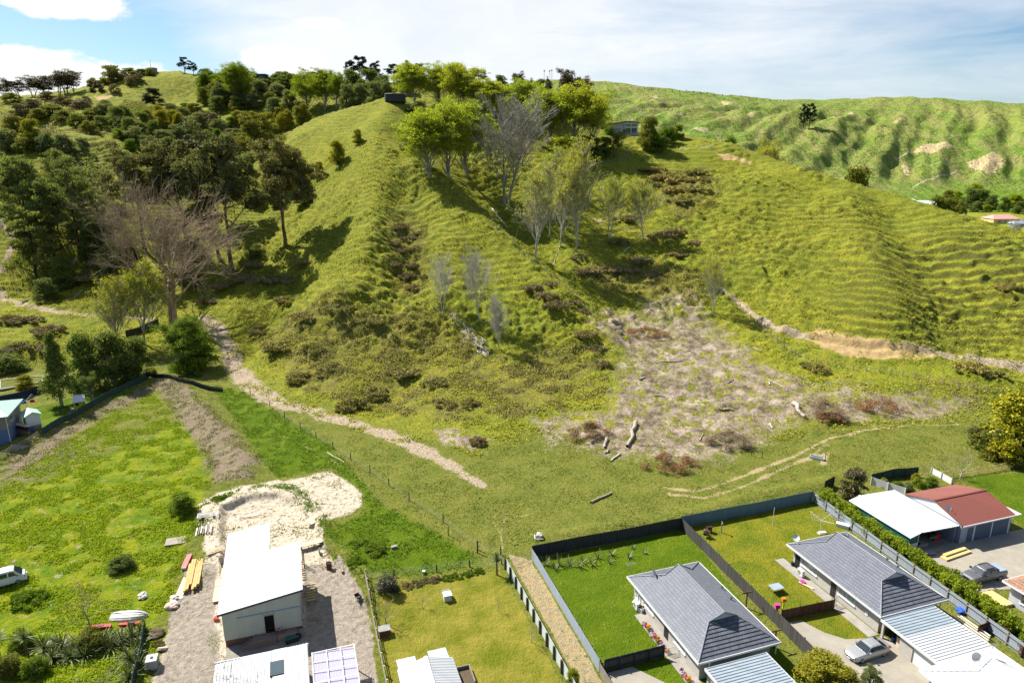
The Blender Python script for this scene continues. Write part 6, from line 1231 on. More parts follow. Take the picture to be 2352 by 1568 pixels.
for x, y, w, lf, lb in ((380, 300, 1.6, 'yellow', 'yellow green shrub at the left of the vegetable garden'), (470, 320, 2.2, 'green', 'leafy green shrub in the vegetable garden'), (600, 300, 2.0, 'hedge', 'bright citrus bush in the vegetable garden'), (690, 300, 2.4, 'green', 'broad green shrub beside the bare fruit tree'), (540, 330, 1.8, 'grey', 'silvery shrub behind the white shed roof'), (590, 265, 1.6, 'yellow', 'yellow topped citrus at the green fence')):
    px('bush', 'garden_shrub', 'R6', x, y, 1.5, w, lf, lb, group='vegetable garden shrubs')
X, Y, z = hit(2330, 1060)
plant('roundtree', 'wattle_tree', X + 1.5, Y + 3, 10.5, 12, 'flowerwattle', 'dark', label='big golden flowering wattle at the right edge', cat='tree')
plant('bush', 'wattle_bush', X - 2.2, Y - .5, 4.6, 6.0, 'flowerwattle', 'dark', label='lower golden flowering skirt in front of the big wattle', cat='tree')
X, Y, z = hit(2235, 1000); plant('bush', 'bush', X, Y, 1.6, 3, 'grey', label='grey green shrub left of the golden wattle', cat='bush')
# near bottom greenery
px('bush', 'shrub', 'R5', 1000, 1540, 2.6, 5.4, 'yellow', 'round yellow green shrub below the charcoal fence at the bottom edge')
px('bush', 'shrub', 'R5', 1140, 1600, 2.4, 3.4, 'yellow', 'second yellow green shrub at the bottom edge beside the driveway')
px('bush', 'shrub', 'R6', 300, 1600, 2.4, 2.2, 'grey', 'pale grey green shrub on the driveway edge below the silver car')
px('bush', 'shrub', 'R3', 2140, 1600, 2.0, 1.6, 'hedge', 'small glossy bush at the foot of the sandy alley')
px('bush', 'rhododendron', 'R3', 440, 770, 2.0, 2.9, 'rhodo', 'dark round rhododendron with pink blooms')
for x, y, w in ((620, 700, 1.5), (700, 670, 1.4), (780, 640, 1.5), (880, 625, 1.5), (980, 610, 1.4), (1080, 590, 1.5), (1180, 570, 1.5), (1270, 550, 1.6)):
    o = px('mound', 'hedge_clump', 'R3', x, y, .8, w, 'brown' if x < 900 else 'green', '', group='rough growth along the back wire fence'); 
rank_labels([o for o in COL.objects if o.name.startswith('hedge_clump')], 'low scrubby clump', 'below the back wire fence')
px('fruit', 'small_tree', 'R3', 430, 1030, 3.2, 3.2, 'yellow', 'half pruned small tree beside the rail fence', 'grey', cat='tree')
px('fruit', 'small_tree', 'R3', 755, 880, 2.0, 1.4, 'hedge', 'tiny yellow leaved sapling on the dry lawn', 'grey', cat='tree')
px('fruit', 'small_tree', 'R3', 1455, 910, 1.8, 1.2, 'green', 'thin dark sapling at the bare patch on the dry lawn', 'grey', cat='tree')
px('fruit', 'small_tree', 'R3', 1760, 1190, 2.2, 2.2, 'olive', 'wispy olive shrub against the white panel fence', 'grey', cat='tree')
px('fruit', 'bare_tree', 'R1', 600, 1210, 5.0, 6.0, 'yellow', 'gnarled budding tree beside the upturned boat', 'tan', cat='tree')
px('fruit', 'bare_tree', 'R2', 480, 1700, 4.2, 3.2, 'olive', 'twiggy tree top in front of the white corrugated roof', 'tan', cat='tree')
px('fruit', 'bare_tree', 'R2', 660, 1760, 3.8, 2.6, 'olive', 'smaller twiggy tree top right of the first at the bottom edge', 'tan', cat='tree')
px('fruit', 'bare_tree', 'R1', 730, 1640, 2.6, 3.0, None, 'leafless shrub on the small lawn at the bottom left', 'tan', cat='tree')
px('bush', 'shrub', 'R1', 830, 790, 1.9, 3.4, 'dark', 'dark glossy round bush in the middle of the rough field')
px('bush', 'shrub', 'R1', 1250, 420, 3.0, 4.4, 'green', 'big loose green bush near the clay bank')
px('mound', 'shrub', 'R1', 200, 1010, 1.6, 3.8, 'green', 'low leafy weeds beside the white van')
px('mound', 'shrub', 'R3', 240, 370, 1.3, 4.4, 'green', 'dark leafy weed patch in the lush grass')
px('mound', 'shrub', 'R3', 150, 520, 1.0, 2.4, 'green', 'small leafy weed patch beside the gravel yard')
px('mound', 'shrub', 'R2', 420, 350, 1.0, 2.6, 'green', 'grassy clump on the rim of the clay cut')
px('bush', 'shrub', 'R1', 60, 1500, 2.0, 3.0, 'olive', 'olive leafy shrub in the bottom left corner'); px('bush', 'shrub', 'R1', 150, 1330, 1.8, 2.6, 'green', 'leafy shrub above the flax at the left edge'); px('bush', 'shrub', 'R1', 240, 1500, 2.0, 3.0, 'green', 'leafy bush below the flax row'); px('bush', 'shrub', 'R1', 620, 1330, 2.2, 3.4, 'olive', 'olive shrub behind the flax row')
px('mound', 'shrub', 'R1', 1075, 1300, .7, 1.2, 'brown', 'weedy rubbish mound beside the green screen')
px('cone', 'cypress', 'R7', 780, 820, 15.5, 8.0, 'dark', 'tall dark conical evergreen above the left clothesline', cat='tree'); px('roundtree', 'dark_tree', 'R7', 1450, 560, 12.5, 11, 'dark', 'big round dark evergreen right of the conical one', cat='tree')
px('roundtree', 'dark_tree', 'R7', 1720, 480, 9.5, 9.0, 'dark', 'lower dark evergreen at the corner of the green fence', cat='tree'); px('roundtree', 'dark_tree', 'R7', 1100, 620, 12.5, 7.5, 'dark', 'dark evergreen between the conical and the round one', cat='tree')
px('wispy', 'small_tree', 'R7', 1170, 800, 6.0, 4.0, 'dark', 'dark leaning tree above the playhouse', cat='tree'); px('bush', 'shrub', 'R7', 330, 620, 3.2, 4.2, 'yellow', 'pale yellow green bush beside the green pool'); px('bush', 'shrub', 'R7', 100, 400, 4.4, 9.0, 'dark', 'dark hedge like bush above the green pool')
px('bush', 'shrub', 'R7', 1900, 420, 1.6, 3.0, 'hedge', 'bright leafy bush at the top of the green fence')
def palm(R, x, y, h, n, L_, label, name='cabbage_tree', leaf='flax', droop=.9, cat='tree', wid=.09, stem=True, group=None, world=None):
    X, Y = world or W(R, x, y); rng = np.random.default_rng(int(X * 7 + Y * 13) % 9999); e = link(name, None, None, (X, Y, height(X, Y))); tag(e, label, cat, group)
    if stem: MB().cyl((0, 0, -.2), (0, 0, h), .13, .09, 7).build('trunk', BK['brown'], e)
    V = []
    for i in range(n):
        az = rng.random() * 6.28; el = .15 + 1.3 * rng.random(); d = np.array([math.cos(az) * math.cos(el), math.sin(az) * math.cos(el), math.sin(el)]); s = np.array([-math.sin(az), math.cos(az), 0]) * wid * .5; p = np.array([0, 0, h]); l = L_ * (.7 + .5 * rng.random())
        for k in range(3):
            q = p + d * l / 3; w0, w1 = (1, 1 - .1 * k) if k < 2 else (.9, .05); V += [p - s * w0, p + s * w0, q + s * w1, q - s * w1]; p = q; d = nrm(d + np.array([0, 0, -droop * .35 * math.cos(el)]))
    me = mesh_np('leaves', np.array(V), np.arange(len(V)).reshape(-1, 4)); vattr(me, 'v', np.repeat(rng.random(n), 12)); o = link('leaves', me, e); setmat(o, LM[leaf]); return e
palm('R3', 1440, 575, 2.0, 90, 1.0, 'spiky cabbage tree on a slim trunk beside the white fence top'); palm('R7', 1480 + 500, 330, .9, 26, 2.0, '', 'tree_fern', 'yellow', 1.0, 'fern', .3, world=hit(445, 855)[:2])['label'] = 'arching yellow green tree fern by the top fence'
palm('R1', 190, 1390, 2.2, 60, 1.2, 'cabbage tree with brown trunk left of the flax row'); palm('R1', 10, 1430, 2.6, 80, 1.3, 'spiky palm at the bottom left edge', group=None)
fl = []
for x, y, h in ((195, 660, 1.1), (268, 690, 1.1), (300, 650, 1.2), (385, 660, 1.2), (452, 665, .9), (485, 630, .8), (553, 650, .9), (603, 605, 1.0), (685, 635, .7), (708, 575, .9), (840, 595, .8), (868, 525, .5), (957, 570, .6)):
    fl.append(palm('R4', x, y, 0, 14, h * 1.25, '', 'flax_plant', 'flax', .25, 'flax', .10, False, 'flax plants on the middle lawn'))
rank_labels(fl, 'upright flax tuft', 'on the middle back lawn'); fl = []
for x, y in ((300, 1330), (360, 1400), (420, 1330), (480, 1400), (540, 1330), (580, 1390), (700, 1300), (760, 1330), (830, 1290), (900, 1260), (930, 1330), (880, 1410), (930, 1480), (880, 1540), (960, 1240)):
    fl.append(palm('R1', x, y, 0, 60, 1.9, '', 'flax_plant', 'flaxdark', .8, 'flax', .11, False, 'flax clumps at the bottom left'))
rank_labels(fl, 'large drooping flax clump', 'of the bottom left row')
# ---------------------------------------------------------------- vehicles
def loft(mb, secs):
    """secs: rings of points with the same count"""
    for A, B in zip(secs[:-1], secs[1:]):
        n = len(A)
        for i in range(n): j = (i + 1) % n; mb.face([A[i], A[j], B[j], B[i]])
    mb.face(secs[0][::-1]); mb.face(secs[-1]); return mb
def body_ring(x, hw, z0, z1, r=.16):
    return [(x, -hw + r * .6, z0), (x, -hw, z0 + r), (x, -hw, (z0 + z1) / 2), (x, -hw + .03, z1 - r), (x, -hw + r, z1), (x, 0, z1 + .02), (x, hw - r, z1), (x, hw - .03, z1 - r), (x, hw, (z0 + z1) / 2), (x, hw, z0 + r), (x, hw - r * .6, z0)]
def cab_ring(x, hb, ht, z0, z1): return [(x, -hb, z0), (x, -ht, z1 - .05), (x, -ht + .12, z1), (x, 0, z1 + .02), (x, ht - .12, z1), (x, ht, z1 - .05), (x, hb, z0)]
def wheel(parent, x, y, r, w, out):
    t = MB().cyl((x, y - w / 2, r), (x, y + w / 2, r), r, r, 20).build('wheel', M['tyre'], parent, False); q = y + out * (w / 2 + .005)
    MB().cyl((x, q, r), (x, q + out * .015, r), r * .64, r * .60, 14).build('rim', M['rim'], t); return t
def car_common(e, wheels, r, hw):
    for x in wheels:
        for s in (-1, 1): wheel(e, x, s * (hw - .13), r, .22, s)
# silver saloon, nose to the left
e = at('parked_car', 53.35, 44.95, 'silver saloon car parked in front of the open garage', 'car', rz=math.pi + .03); P = [(2.42, .52, .38, .62), (2.30, .76, .25, .70), (2.0, .88, .20, .80), (1.4, .92, .20, .90), (.75, .93, .20, .97), (0, .93, .20, .98), (-1.0, .93, .20, 1.0), (-1.6, .92, .20, 1.02), (-2.1, .86, .24, .99), (-2.38, .70, .34, .90), (-2.45, .55, .45, .80)]
loft(MB(), [body_ring(*q) for q in P]).build('body', M['silver'], e, True); C_ = [(1.0, .80, .78, .93, .97), (.35, .84, .64, .95, 1.36), (0, .85, .62, .95, 1.44), (-.6, .85, .62, .95, 1.45), (-1.1, .84, .62, .97, 1.38), (-1.85, .80, .74, .98, 1.04)]
loft(MB(), [cab_ring(*q) for q in C_]).build('cabin', M['silver'], e, True)
def glassq(e, pts, name, off=(0, 0, .012)): MB().face([tuple(np.array(p) + off) for p in pts]).build(name, M['carglass'], e)
glassq(e, [(.98, -.70, .99), (.98, .70, .99), (.36, .55, 1.385), (.36, -.55, 1.385)], 'windscreen', (.03, 0, .03)); glassq(e, [(-1.12, -.52, 1.40), (-1.12, .52, 1.40), (-1.80, .66, 1.07), (-1.80, -.66, 1.07)], 'rear_window', (-.02, 0, .03))
for s in (-1, 1):
    glassq(e, [(.72, s * .815, 1.0), (-.28, s * .848, 1.0), (-.28, s * .655, 1.36), (.28, s * .67, 1.31)], 'side_window', (0, s * .02, .01)); glassq(e, [(-.36, s * .848, 1.0), (-1.45, s * .83, 1.02), (-1.05, s * .65, 1.33), (-.36, s * .655, 1.36)], 'side_window', (0, s * .02, .01))
    pt('mirror', M['silver'], e, [(.55, .72, s * .93 - .09, s * .93 + .09, .95, 1.08)]); pt('headlight', M['glass'], e, [(2.27, 2.36, s * .62 - .14, s * .62 + .14, .56, .68)]); pt('tail_light', M['redp'], e, [(-2.44, -2.36, s * .60 - .16, s * .60 + .16, .72, .86)])
pt('grille', M['black'], e, [(2.38, 2.44, -.30, .30, .42, .56)]); pt('number_plate', M['white'], e, [(2.43, 2.46, -.22, .22, .30, .40)]); car_common(e, (1.48, -1.45), .33, .93)
# grey utility, nose to the left
e = at('pickup_truck', 76.9, 50.75, 'grey double cab pickup with silver tray cover on the concrete yard', 'pickup', rz=math.pi - .02); P = [(2.65, .70, .50, .85), (2.52, .86, .42, 1.02), (2.1, .92, .42, 1.12), (1.3, .93, .42, 1.18), (.6, .93, .42, 1.20), (-.95, .93, .42, 1.22), (-1.0, .93, .42, 1.25), (-2.5, .92, .45, 1.27), (-2.66, .90, .50, 1.24)]
loft(MB(), [body_ring(*q, .12) for q in P]).build('body', M['grey'], e, True); loft(MB(), [cab_ring(*q) for q in [(1.35, .84, .82, 1.12, 1.18), (.72, .86, .68, 1.15, 1.70), (.4, .86, .66, 1.15, 1.80), (-.6, .86, .66, 1.15, 1.82), (-1.0, .86, .68, 1.15, 1.72), (-1.15, .86, .74, 1.15, 1.30)]]).build('cabin', M['grey'], e, True)
glassq(e, [(1.33, -.72, 1.2), (1.33, .72, 1.2), (.74, .60, 1.70), (.74, -.60, 1.70)], 'windscreen', (.04, 0, .03))
for s in (-1, 1):
    glassq(e, [(1.0, s * .84, 1.24), (.02, s * .865, 1.24), (.02, s * .70, 1.68), (.62, s * .70, 1.66)], 'side_window', (0, s * .02, .01)); glassq(e, [(-.05, s * .865, 1.24), (-.95, s * .865, 1.24), (-.88, s * .71, 1.66), (-.05, s * .70, 1.68)], 'side_window', (0, s * .02, .01))
    pt('mirror', M['black'], e, [(.95, 1.1, s * 1.0 - .12, s * 1.0 + .12, 1.2, 1.4)]); pt('headlight', M['glass'], e, [(2.5, 2.60, s * .72 - .14, s * .72 + .14, .82, .96)]); pt('roof_rail', M['black'], e, [(-.85, .55, s * .55 - .03, s * .55 + .03, 1.84, 1.88)]); pt('tail_light', M['redp'], e, [(-2.69, -2.64, s * .84 - .05, s * .84 + .05, .8, 1.15)])
pt('tray_cover', M['silverfence'], e, [(-2.6, -1.2, -.80, .80, 1.29, 1.33)]); pt('sports_bar', M['black'], e, [(-1.35, -1.2, -.78, .78, 1.32, 1.60)]); pt('grille', M['black'], e, [(2.62, 2.68, -.5, .5, .62, .86)]); pt('bumper', M['black'], e, [(2.58, 2.74, -.85, .85, .42, .58)]); car_common(e, (1.62, -1.62), .39, .95)
# white van half out of the frame
X, Y, z = hit(58, 1332); e = link('white_van', None, None, (X - 2.0, Y - .9, z - .05)); e.rotation_euler = (0, 0, math.radians(33)); tag(e, 'white van half out of view at the left edge', 'van')
P = [(2.35, .60, .42, .80), (2.25, .78, .30, 1.0), (1.9, .84, .26, 1.12), (1.0, .86, .26, 1.16), (-2.2, .86, .26, 1.16), (-2.35, .82, .30, 1.12)]
loft(MB(), [body_ring(*q) for q in P]).build('body', M['white'], e, True); loft(MB(), [cab_ring(*q) for q in [(2.0, .80, .78, 1.02, 1.10), (1.25, .82, .68, 1.05, 1.88), (.9, .82, .68, 1.05, 1.95), (-2.0, .82, .70, 1.05, 1.96), (-2.33, .80, .68, 1.05, 1.85)]]).build('cabin', M['white'], e, True)
glassq(e, [(1.98, -.70, 1.14), (1.98, .70, 1.14), (1.28, .60, 1.82), (1.28, -.60, 1.82)], 'windscreen', (.05, 0, .03))
for s in (-1, 1):
    for x0, x1 in ((1.5, .75), (.6, -.75), (-.9, -2.1)): glassq(e, [(x0, s * .80, 1.22), (x1, s * .80, 1.22), (x1, s * .715, 1.72), (x0 - (.3 if x0 == 1.5 else 0), s * .715, 1.72)], 'side_window', (0, s * .035, 0))
    pt('mirror', M['black'], e, [(1.5, 1.62, s * .96 - .1, s * .96 + .1, 1.2, 1.42)]); pt('headlight', M['glass'], e, [(2.2, 2.33, s * .62 - .14, s * .62 + .14, .72, .88)])
pt('bumper', M['white'], e, [(2.2, 2.42, -.8, .8, .32, .52)]); car_common(e, (1.55, -1.45), .31, .88)
# ---------------------------------------------------------------- left field things
X, Y = W('R1', 880, 1115); e = link('dinghy', None, None, (X, Y, height(X, Y) + .02)); e.rotation_euler = (0, 0, math.radians(4)); tag(e, 'upturned white clinker dinghy on the grass', 'boat'); secs = []
for x, w_, h_ in ((-1.9, .70, .50), (-1.2, .82, .58), (-.4, .86, .62), (.5, .80, .62), (1.2, .60, .58), (1.7, .34, .52), (2.0, .06, .42)): secs.append([(x, -w_, .08), (x, -w_ * .95, h_ * .45), (x, -w_ * .72, h_ * .72), (x, -w_ * .35, h_ * .93), (x, 0, h_ * 1.03), (x, w_ * .35, h_ * .93), (x, w_ * .72, h_ * .72), (x, w_ * .95, h_ * .45), (x, w_, .08)])
loft(MB(), secs).build('hull', M['offwhite'], e, True); pt('keel', M['offwhite'], e, [(-1.9, 1.8, -.02, .02, .60, .68)]); m = MB()
for A, B in zip(secs[:-1], secs[1:]):
    for k in (2, 3, 5, 6): m.beam(Vector(A[k]) + Vector((0, 0, .01)), Vector(B[k]) + Vector((0, 0, .01)), .03, .03)
m.build('hull_strakes', M['white'], e); m = MB()
for A, B in zip(secs[:-1], secs[1:]):
    for k in (0, 8): m.beam(A[k], B[k], .06, .05)
m.build('gunwale', M['white'], e)
e = at('water_tank', -16.4, 66.0, 'white plastic tank in a wire cage beside the gravel drive', 'tank'); pt('bottle', M['offwhite'], e, [(-.5, .5, -.55, .55, .14, 1.12)]); pt('pallet', M['oldwood'], e, [(-.55, .55, -.6, .6, 0, .13)]); m = MB()
for k in range(6):
    t = -.52 + k * .208; m.box(t - .01, t + .01, -.60, -.58, .14, 1.13).box(t - .01, t + .01, .58, .60, .14, 1.13).box(-.54, -.52, t * 1.1 - .01, t * 1.1 + .01, .14, 1.13).box(.52, .54, t * 1.1 - .01, t * 1.1 + .01, .14, 1.13)
for z0 in (.3, .55, .8, 1.1): m.box(-.54, .54, -.605, -.59, z0, z0 + .02).box(-.54, .54, .59, .605, z0, z0 + .02).box(-.555, -.54, -.6, .6, z0, z0 + .02).box(.54, .555, -.6, .6, z0, z0 + .02)
m.build('cage', M['stonegrey'], e); MB().cyl((0, 0, 1.12), (0, 0, 1.19), .16, .16, 12).build('cap', M['black'], e)
X, Y = W('R1', 1105, 1340); e = link('round_slab', None, None, (X, Y, height(X, Y))); tag(e, 'round tan slab leaning by the white caged tank', 'lid'); MB().cyl((0, 0, .02), (0, .12, .22), .52, .50, 16).build('disc', M['tan'], e); pt('handle', M['oldwood'], e, [(-.3, .3, -.03, .03, .22, .27)])
fence('green_screen', [W('R1', *q) for q in ((985, 1200), (965, 1330), (945, 1450), (910, 1568), (890, 1700))], 1.25, M['greenfence'], M['postgrey'], 'sagging green mesh screen beside the gravel drive', 2.0, world=True, rails=False)
def junk(name, R, x, y, label, cat, parts, rz=0, z=None, group=None):
    X, Y = W(R, x, y); e = link(name, None, None, (X, Y, (height(X, Y) if z is None else z) + .01)); e.rotation_euler = (0, 0, rz); tag(e, label, cat, group)
    for nm, mt, bx in parts: pt(nm, M[mt], e, bx)
    return e
def lump(name, R, x, y, r, mat, label, cat, h=.5):
    X, Y = W(R, x, y); rng = np.random.default_rng(int(x + y)); me = D.meshes.new(name); import bmesh; bm = bmesh.new(); bmesh.ops.create_icosphere(bm, subdivisions=3, radius=r)
    for v in bm.verts: n = v.co.normalized(); k = .75 + .5 * float(vn(np.array([n.x * 2.3 + x]), np.array([n.y * 2.3 + n.z * 1.7 + y]), 7)[0]); v.co = Vector((v.co.x * k, v.co.y * k, v.co.z * k * h))
    bm.to_mesh(me); bm.free(); me.materials.append(M[mat]); o = link(name, me, None, (X, Y, height(X, Y) + r * h * .45)); tag(o, label, cat); return o
lump('sack', 'R1', 975, 985, .55, 'cloth', 'crumpled white sack behind the upturned dinghy', 'sack', .7); lump('sheeting', 'R1', 1170, 1050, .75, 'clothpink', 'bundled pinkish sheeting at the edge of the gravel drive', 'sheeting', .55); lump('sheeting', 'R1', 1185, 1000, .5, 'cloth', 'white crumpled sheeting behind the pinkish bundle', 'sheeting', .5)
lump('rubbish_pile', 'R1', 1060, 1240, .8, 'soil', 'heap of mixed rubbish at the top of the green screen', 'rubbish', .4)
junk('kayak', 'R1', 690, 1200, 'red kayak end left among the flax', 'kayak', [('hull', 'redp', [(-1.0, 1.0, -.25, .25, .1, .38)]), ('cockpit_rim', 'black', [(-.4, .3, -.14, .14, .39, .42)])], .15)
junk('kayak', 'R1', 890, 1172, 'long orange red kayak behind the flax row', 'kayak', [('hull', 'redp', [(-1.2, .9, -.18, .18, .1, .30)]), ('cockpit_rim', 'black', [(-.3, .4, -.14, .14, .37, .40)])], .12)
junk('concrete_slab', 'R1', 1195, 620, 'flat grey concrete slab on the rough field', 'slab', [('slab', 'conc', [(-1.2, 1.2, -.9, .9, 0, .14)]), ('chipped_corner', 'concdark', [(1.2, 1.35, -.8, .2, 0, .10)])], .3)
# stack of planks and wrap beside the house
e = junk('timber_stack', 'R2', 240, 850, 'stack of fresh orange timber planks beside the gravel drive', 'timber', [], TH, None)
for k, (x, y0, y1) in enumerate(((-.9, -3.4, 2.4), (-.62, -3.2, 3.2), (-.34, -2.4, 3.1), (-.06, -3.3, 3.0), (.22, -3.0, 3.3), (.5, -2.6, 3.2))): pt('plank', M['pine'], e, [(x, x + .24, y0, y1, 0, .22 + .06 * (k % 3))])
junk('building_wrap', 'R2', 185, 770, 'pink wrapped roll at the top of the plank stack', 'roll', [('roll', 'redpaper', [(-.3, .3, -1.4, 1.6, 0, .3)]), ('end', 'cloth', [(-.28, .28, -1.5, -1.4, 0, .28)])], TH - .12)
junk('plywood_sheet', 'R2', 160, 920, 'long tan board left of the plank stack', 'board', [('sheet', 'ply', [(-.42, .42, -1.9, 1.9, 0, .16)]), ('edge', 'cloth', [(-.5, .5, -2.4, -1.9, 0, .10)])], TH - .12)
junk('white_rack', 'R2', 330, 480, 'white slatted metal frame leaning by the cut bank', 'frame', [('rails', 'white', [(-1.3, 1.3, k * .3 - .6, k * .3 - .54, .5, .56) for k in range(5)]), ('stiles', 'white', [(-1.3, -1.22, -.62, .68, .48, .58), (1.22, 1.3, -.62, .68, .48, .58)]), ('trestle', 'oldwood', [(-.8, -.7, -.5, .5, 0, .48), (.7, .8, -.5, .5, 0, .48)])], TH)
e = junk('scrap_timber', 'R2', 310, 570, 'jumble of old boards below the white rack', 'timber', [], TH)
for k in range(7): pt('board', M['oldwood' if k % 2 else 'cloth'], e, [(-1.1 + k * .3, -.95 + k * .3, -1.2 + .2 * (k % 3), 1.0, .02 + .05 * k, .10 + .05 * k)])
e = junk('long_boards', 'R2', 670, 435, 'two long boards lying on the clay behind the house', 'timber', [('board', 'oldwood', [(-2.6, .8, 0, .15, 0, .08)]), ('board', 'ply', [(-.9, 3.0, -.25, -.10, .0, .06)])], TH + .05)
e = junk('wall_boards', 'R2', 395, 905, 'strip of pale boards along the left wall of the unfinished house', 'boards', [('board', 'ply', [(-.3, .35, -3.6, -.6, 0, .12)]), ('board', 'ply', [(-.3, .35, -.5, 3.2, 0, .12)])], TH)
e = junk('loose_planks', 'R2', 385, 720, 'loose planks leaning at the left wall of the unfinished house', 'timber', [], TH + .35)
for k in range(4): pt('plank', M['ply'], e, [(-1.1, 1.1, k * .22 - .4, k * .22 - .28, .05 + .05 * k, .10 + .05 * k)])
junk('plywood_offcut', 'R2', 1045, 500, 'square plywood sheet tilted on the clay', 'board', [('sheet', 'ply', [(-.9, .9, -.8, .8, .05, .12)]), ('offcut', 'cloth', [(-.2, .7, -1.2, -.8, .02, .07)])], .9)
e = junk('board_table', 'R2', 1030, 645, 'makeshift board table right of the notch', 'table', [('top', 'ply', [(-1.6, 1.4, -.5, .5, .55, .62)]), ('leg', 'oldwood', [(-1.4, -1.3, -.4, .4, 0, .55)]), ('leg', 'oldwood', [(1.1, 1.2, -.4, .4, 0, .55)])], TH + .18)
e = junk('sawhorse', 'R2', 1120, 690, 'tangled metal trestles right of the board table', 'trestle', [('bar', 'stonegrey', [(-.8, .8, -.03, .03, .6, .68)]), ('bar', 'stonegrey', [(-.8, .8, .45, .50, .45, .53)]), ('leg', 'stonegrey', [(-.7, -.64, -.2, .6, 0, .6)]), ('leg', 'stonegrey', [(.64, .7, -.2, .6, 0, .6)])], .2)
def drum(R, x, y, r, h, mat, label):
    X, Y = W(R, x, y); e = link('drum', None, None, (X, Y, height(X, Y))); tag(e, label, 'drum'); m = MB(); m.cyl((0, 0, 0), (0, 0, h), r, r, 14, False); m.cyl((0, 0, .05), (0, 0, .08), r * .97, r * .97, 14)
    m.build('barrel', M[mat], e, False); m = MB(); [m.cyl((0, 0, z0), (0, 0, z0 + .04), r * 1.04, r * 1.04, 14) for z0 in (h * .33, h * .66)]; m.build('hoops', M[mat], e); MB().cyl((0, 0, h - .12), (0, 0, h - .1), r * .96, r * .96, 14).build('ash', M['dark'], e)
drum('R2', 1150, 795, .33, .9, 'rust', 'rusty open drum on the gravel behind the unfinished house'); drum('R4', 1462, 400, .38, .9, 'rust', 'rusty open drum near the blue back fence')
junk('timber_block', 'R2', 1240, 815, 'short grey sleeper at the edge of the gravel yard', 'sleeper', [('sleeper', 'oldwood', [(-.13, .13, -.6, .6, 0, .3)]), ('cap', 'ply', [(-.12, .12, -.6, -.5, .3, .33)])], TH)
def barrow(R, x, y, rz, label, load=None):
    X, Y = W(R, x, y); e = link('wheelbarrow', None, None, (X, Y, height(X, Y))); e.rotation_euler = (0, 0, rz); tag(e, label, 'wheelbarrow'); m = MB(); t = [(-.5, -.34), (.45, -.28), (.45, .28), (-.5, .34)]; b = [(-.3, -.2), (.25, -.17), (.25, .17), (-.3, .2)]
    for i in range(4): j = (i + 1) % 4; m.face([(*t[i], .62), (*t[j], .62), (*b[j], .32), (*b[i], .32)])
    m.face([(*q, .33) for q in b]); m.build('tray', M['black'], e); MB().cyl((.62, -.05, .2), (.62, .05, .2), .2, .2, 12).build('wheel', M['tyre'], e); m = MB(); [m.beam((.62, s * .08, .2), (-1.0, s * .3, .62), .04, .04) for s in (-1, 1)]; [m.beam((-.35, s * .22, .4), (-.4, s * .24, 0), .04, .04) for s in (-1, 1)]; m.build('handles', M['oldwood'], e)
    if load: o = link('garden_waste', crown_mesh('garden_waste', [(0, 0, .75, .38), (-.2, .1, .85, .3), (.2, -.1, .8, .3)], 500, .2, np.random.default_rng(2), .2, 1, .2)); setmat(o, LM['slashgrey']); o.location = e.location; tag(o, 'dry clippings heaped in the wheelbarrow by the blue fence', 'clippings')
barrow('R2', 1345, 1010, 2.2, 'black wheelbarrow beside the timber rail fence'); barrow('R4', 1440, 440, .9, 'wheelbarrow piled with dry clippings by the blue fence', True)
e = junk('planter_stand', 'R3', 985, 800, 'small white lidded box on the dry grass lawn', 'box', [('box', 'offwhite', [(-.42, .42, -.40, .40, 0, .75)]), ('lid', 'roofwhite', [(-.5, .5, -.5, .5, .76, .82)]), ('crate', 'oldwood', [(-.45, .45, .52, .80, .3, .85)])], TH)
junk('rabbit_hutch', 'R3', 410, 1120, 'grey roofed red hutch beside the rail fence', 'hutch', [('hutch', 'rust', [(-.55, .55, -.4, .4, 0, .75)]), ('roof', 'stonegrey', [(-.65, .65, -.5, .5, .76, .82)])], TH)
junk('stump_block', 'R3', 497, 335, 'weathered block in the weeds of the lush grass', 'block', [('block', 'oldwood', [(-.4, .4, -.2, .2, 0, .35)]), ('top', 'conc', [(-.41, .41, -.21, .21, .35, .39)])], .5)
junk('bucket', 'R3', 770, 560, 'small white bucket near the back wire fence', 'bucket', [('bucket', 'white', [(-.16, .16, -.16, .16, 0, .3)]), ('rim', 'trim', [(-.18, .18, -.18, .18, .3, .33)])])
def post(R, x, y, h, w, mat, label, cat='post', name='fence_post'):
    X, Y = W(R, x, y); e = link(name, MB().cyl((0, 0, -.2), (0, 0, h), w, w * .9, 7).v and None, None, (X, Y, height(X, Y))); tag(e, label, cat); MB().cyl((0, 0, -.2), (0, 0, h), w, w * .9, 7).build('shaft', M[mat], e); MB().cyl((0, 0, h), (0, 0, h + .02), w * .95, w * .8, 7).build('top', M[mat], e); return e
post('R3', 1262, 372, 1.8, .10, 'post', 'dark strainer post in the paddock above the cabbage tree'); post('R3', 995, 215, 1.3, .07, 'post', 'thin dark post at the tip of the lush grass'); post('R5', 651, 460, 2.7, .04, 'white', 'tall white pole on the right back lawn', 'pole', 'white_pole')
e = junk('boulder', 'R3', 1830, 265, 'pale rock on white pipe by the corner of the charcoal fence', 'rock', [('pipe', 'white', [(-.6, .5, -.55, -.48, .1, .18), (-.66, -.58, -.5, .5, .1, .18)])]); o = lump('rock', 'R3', 1830, 255, .5, 'cloth', '', '', .8); o.parent = e; o.location = (0, .1, .3)
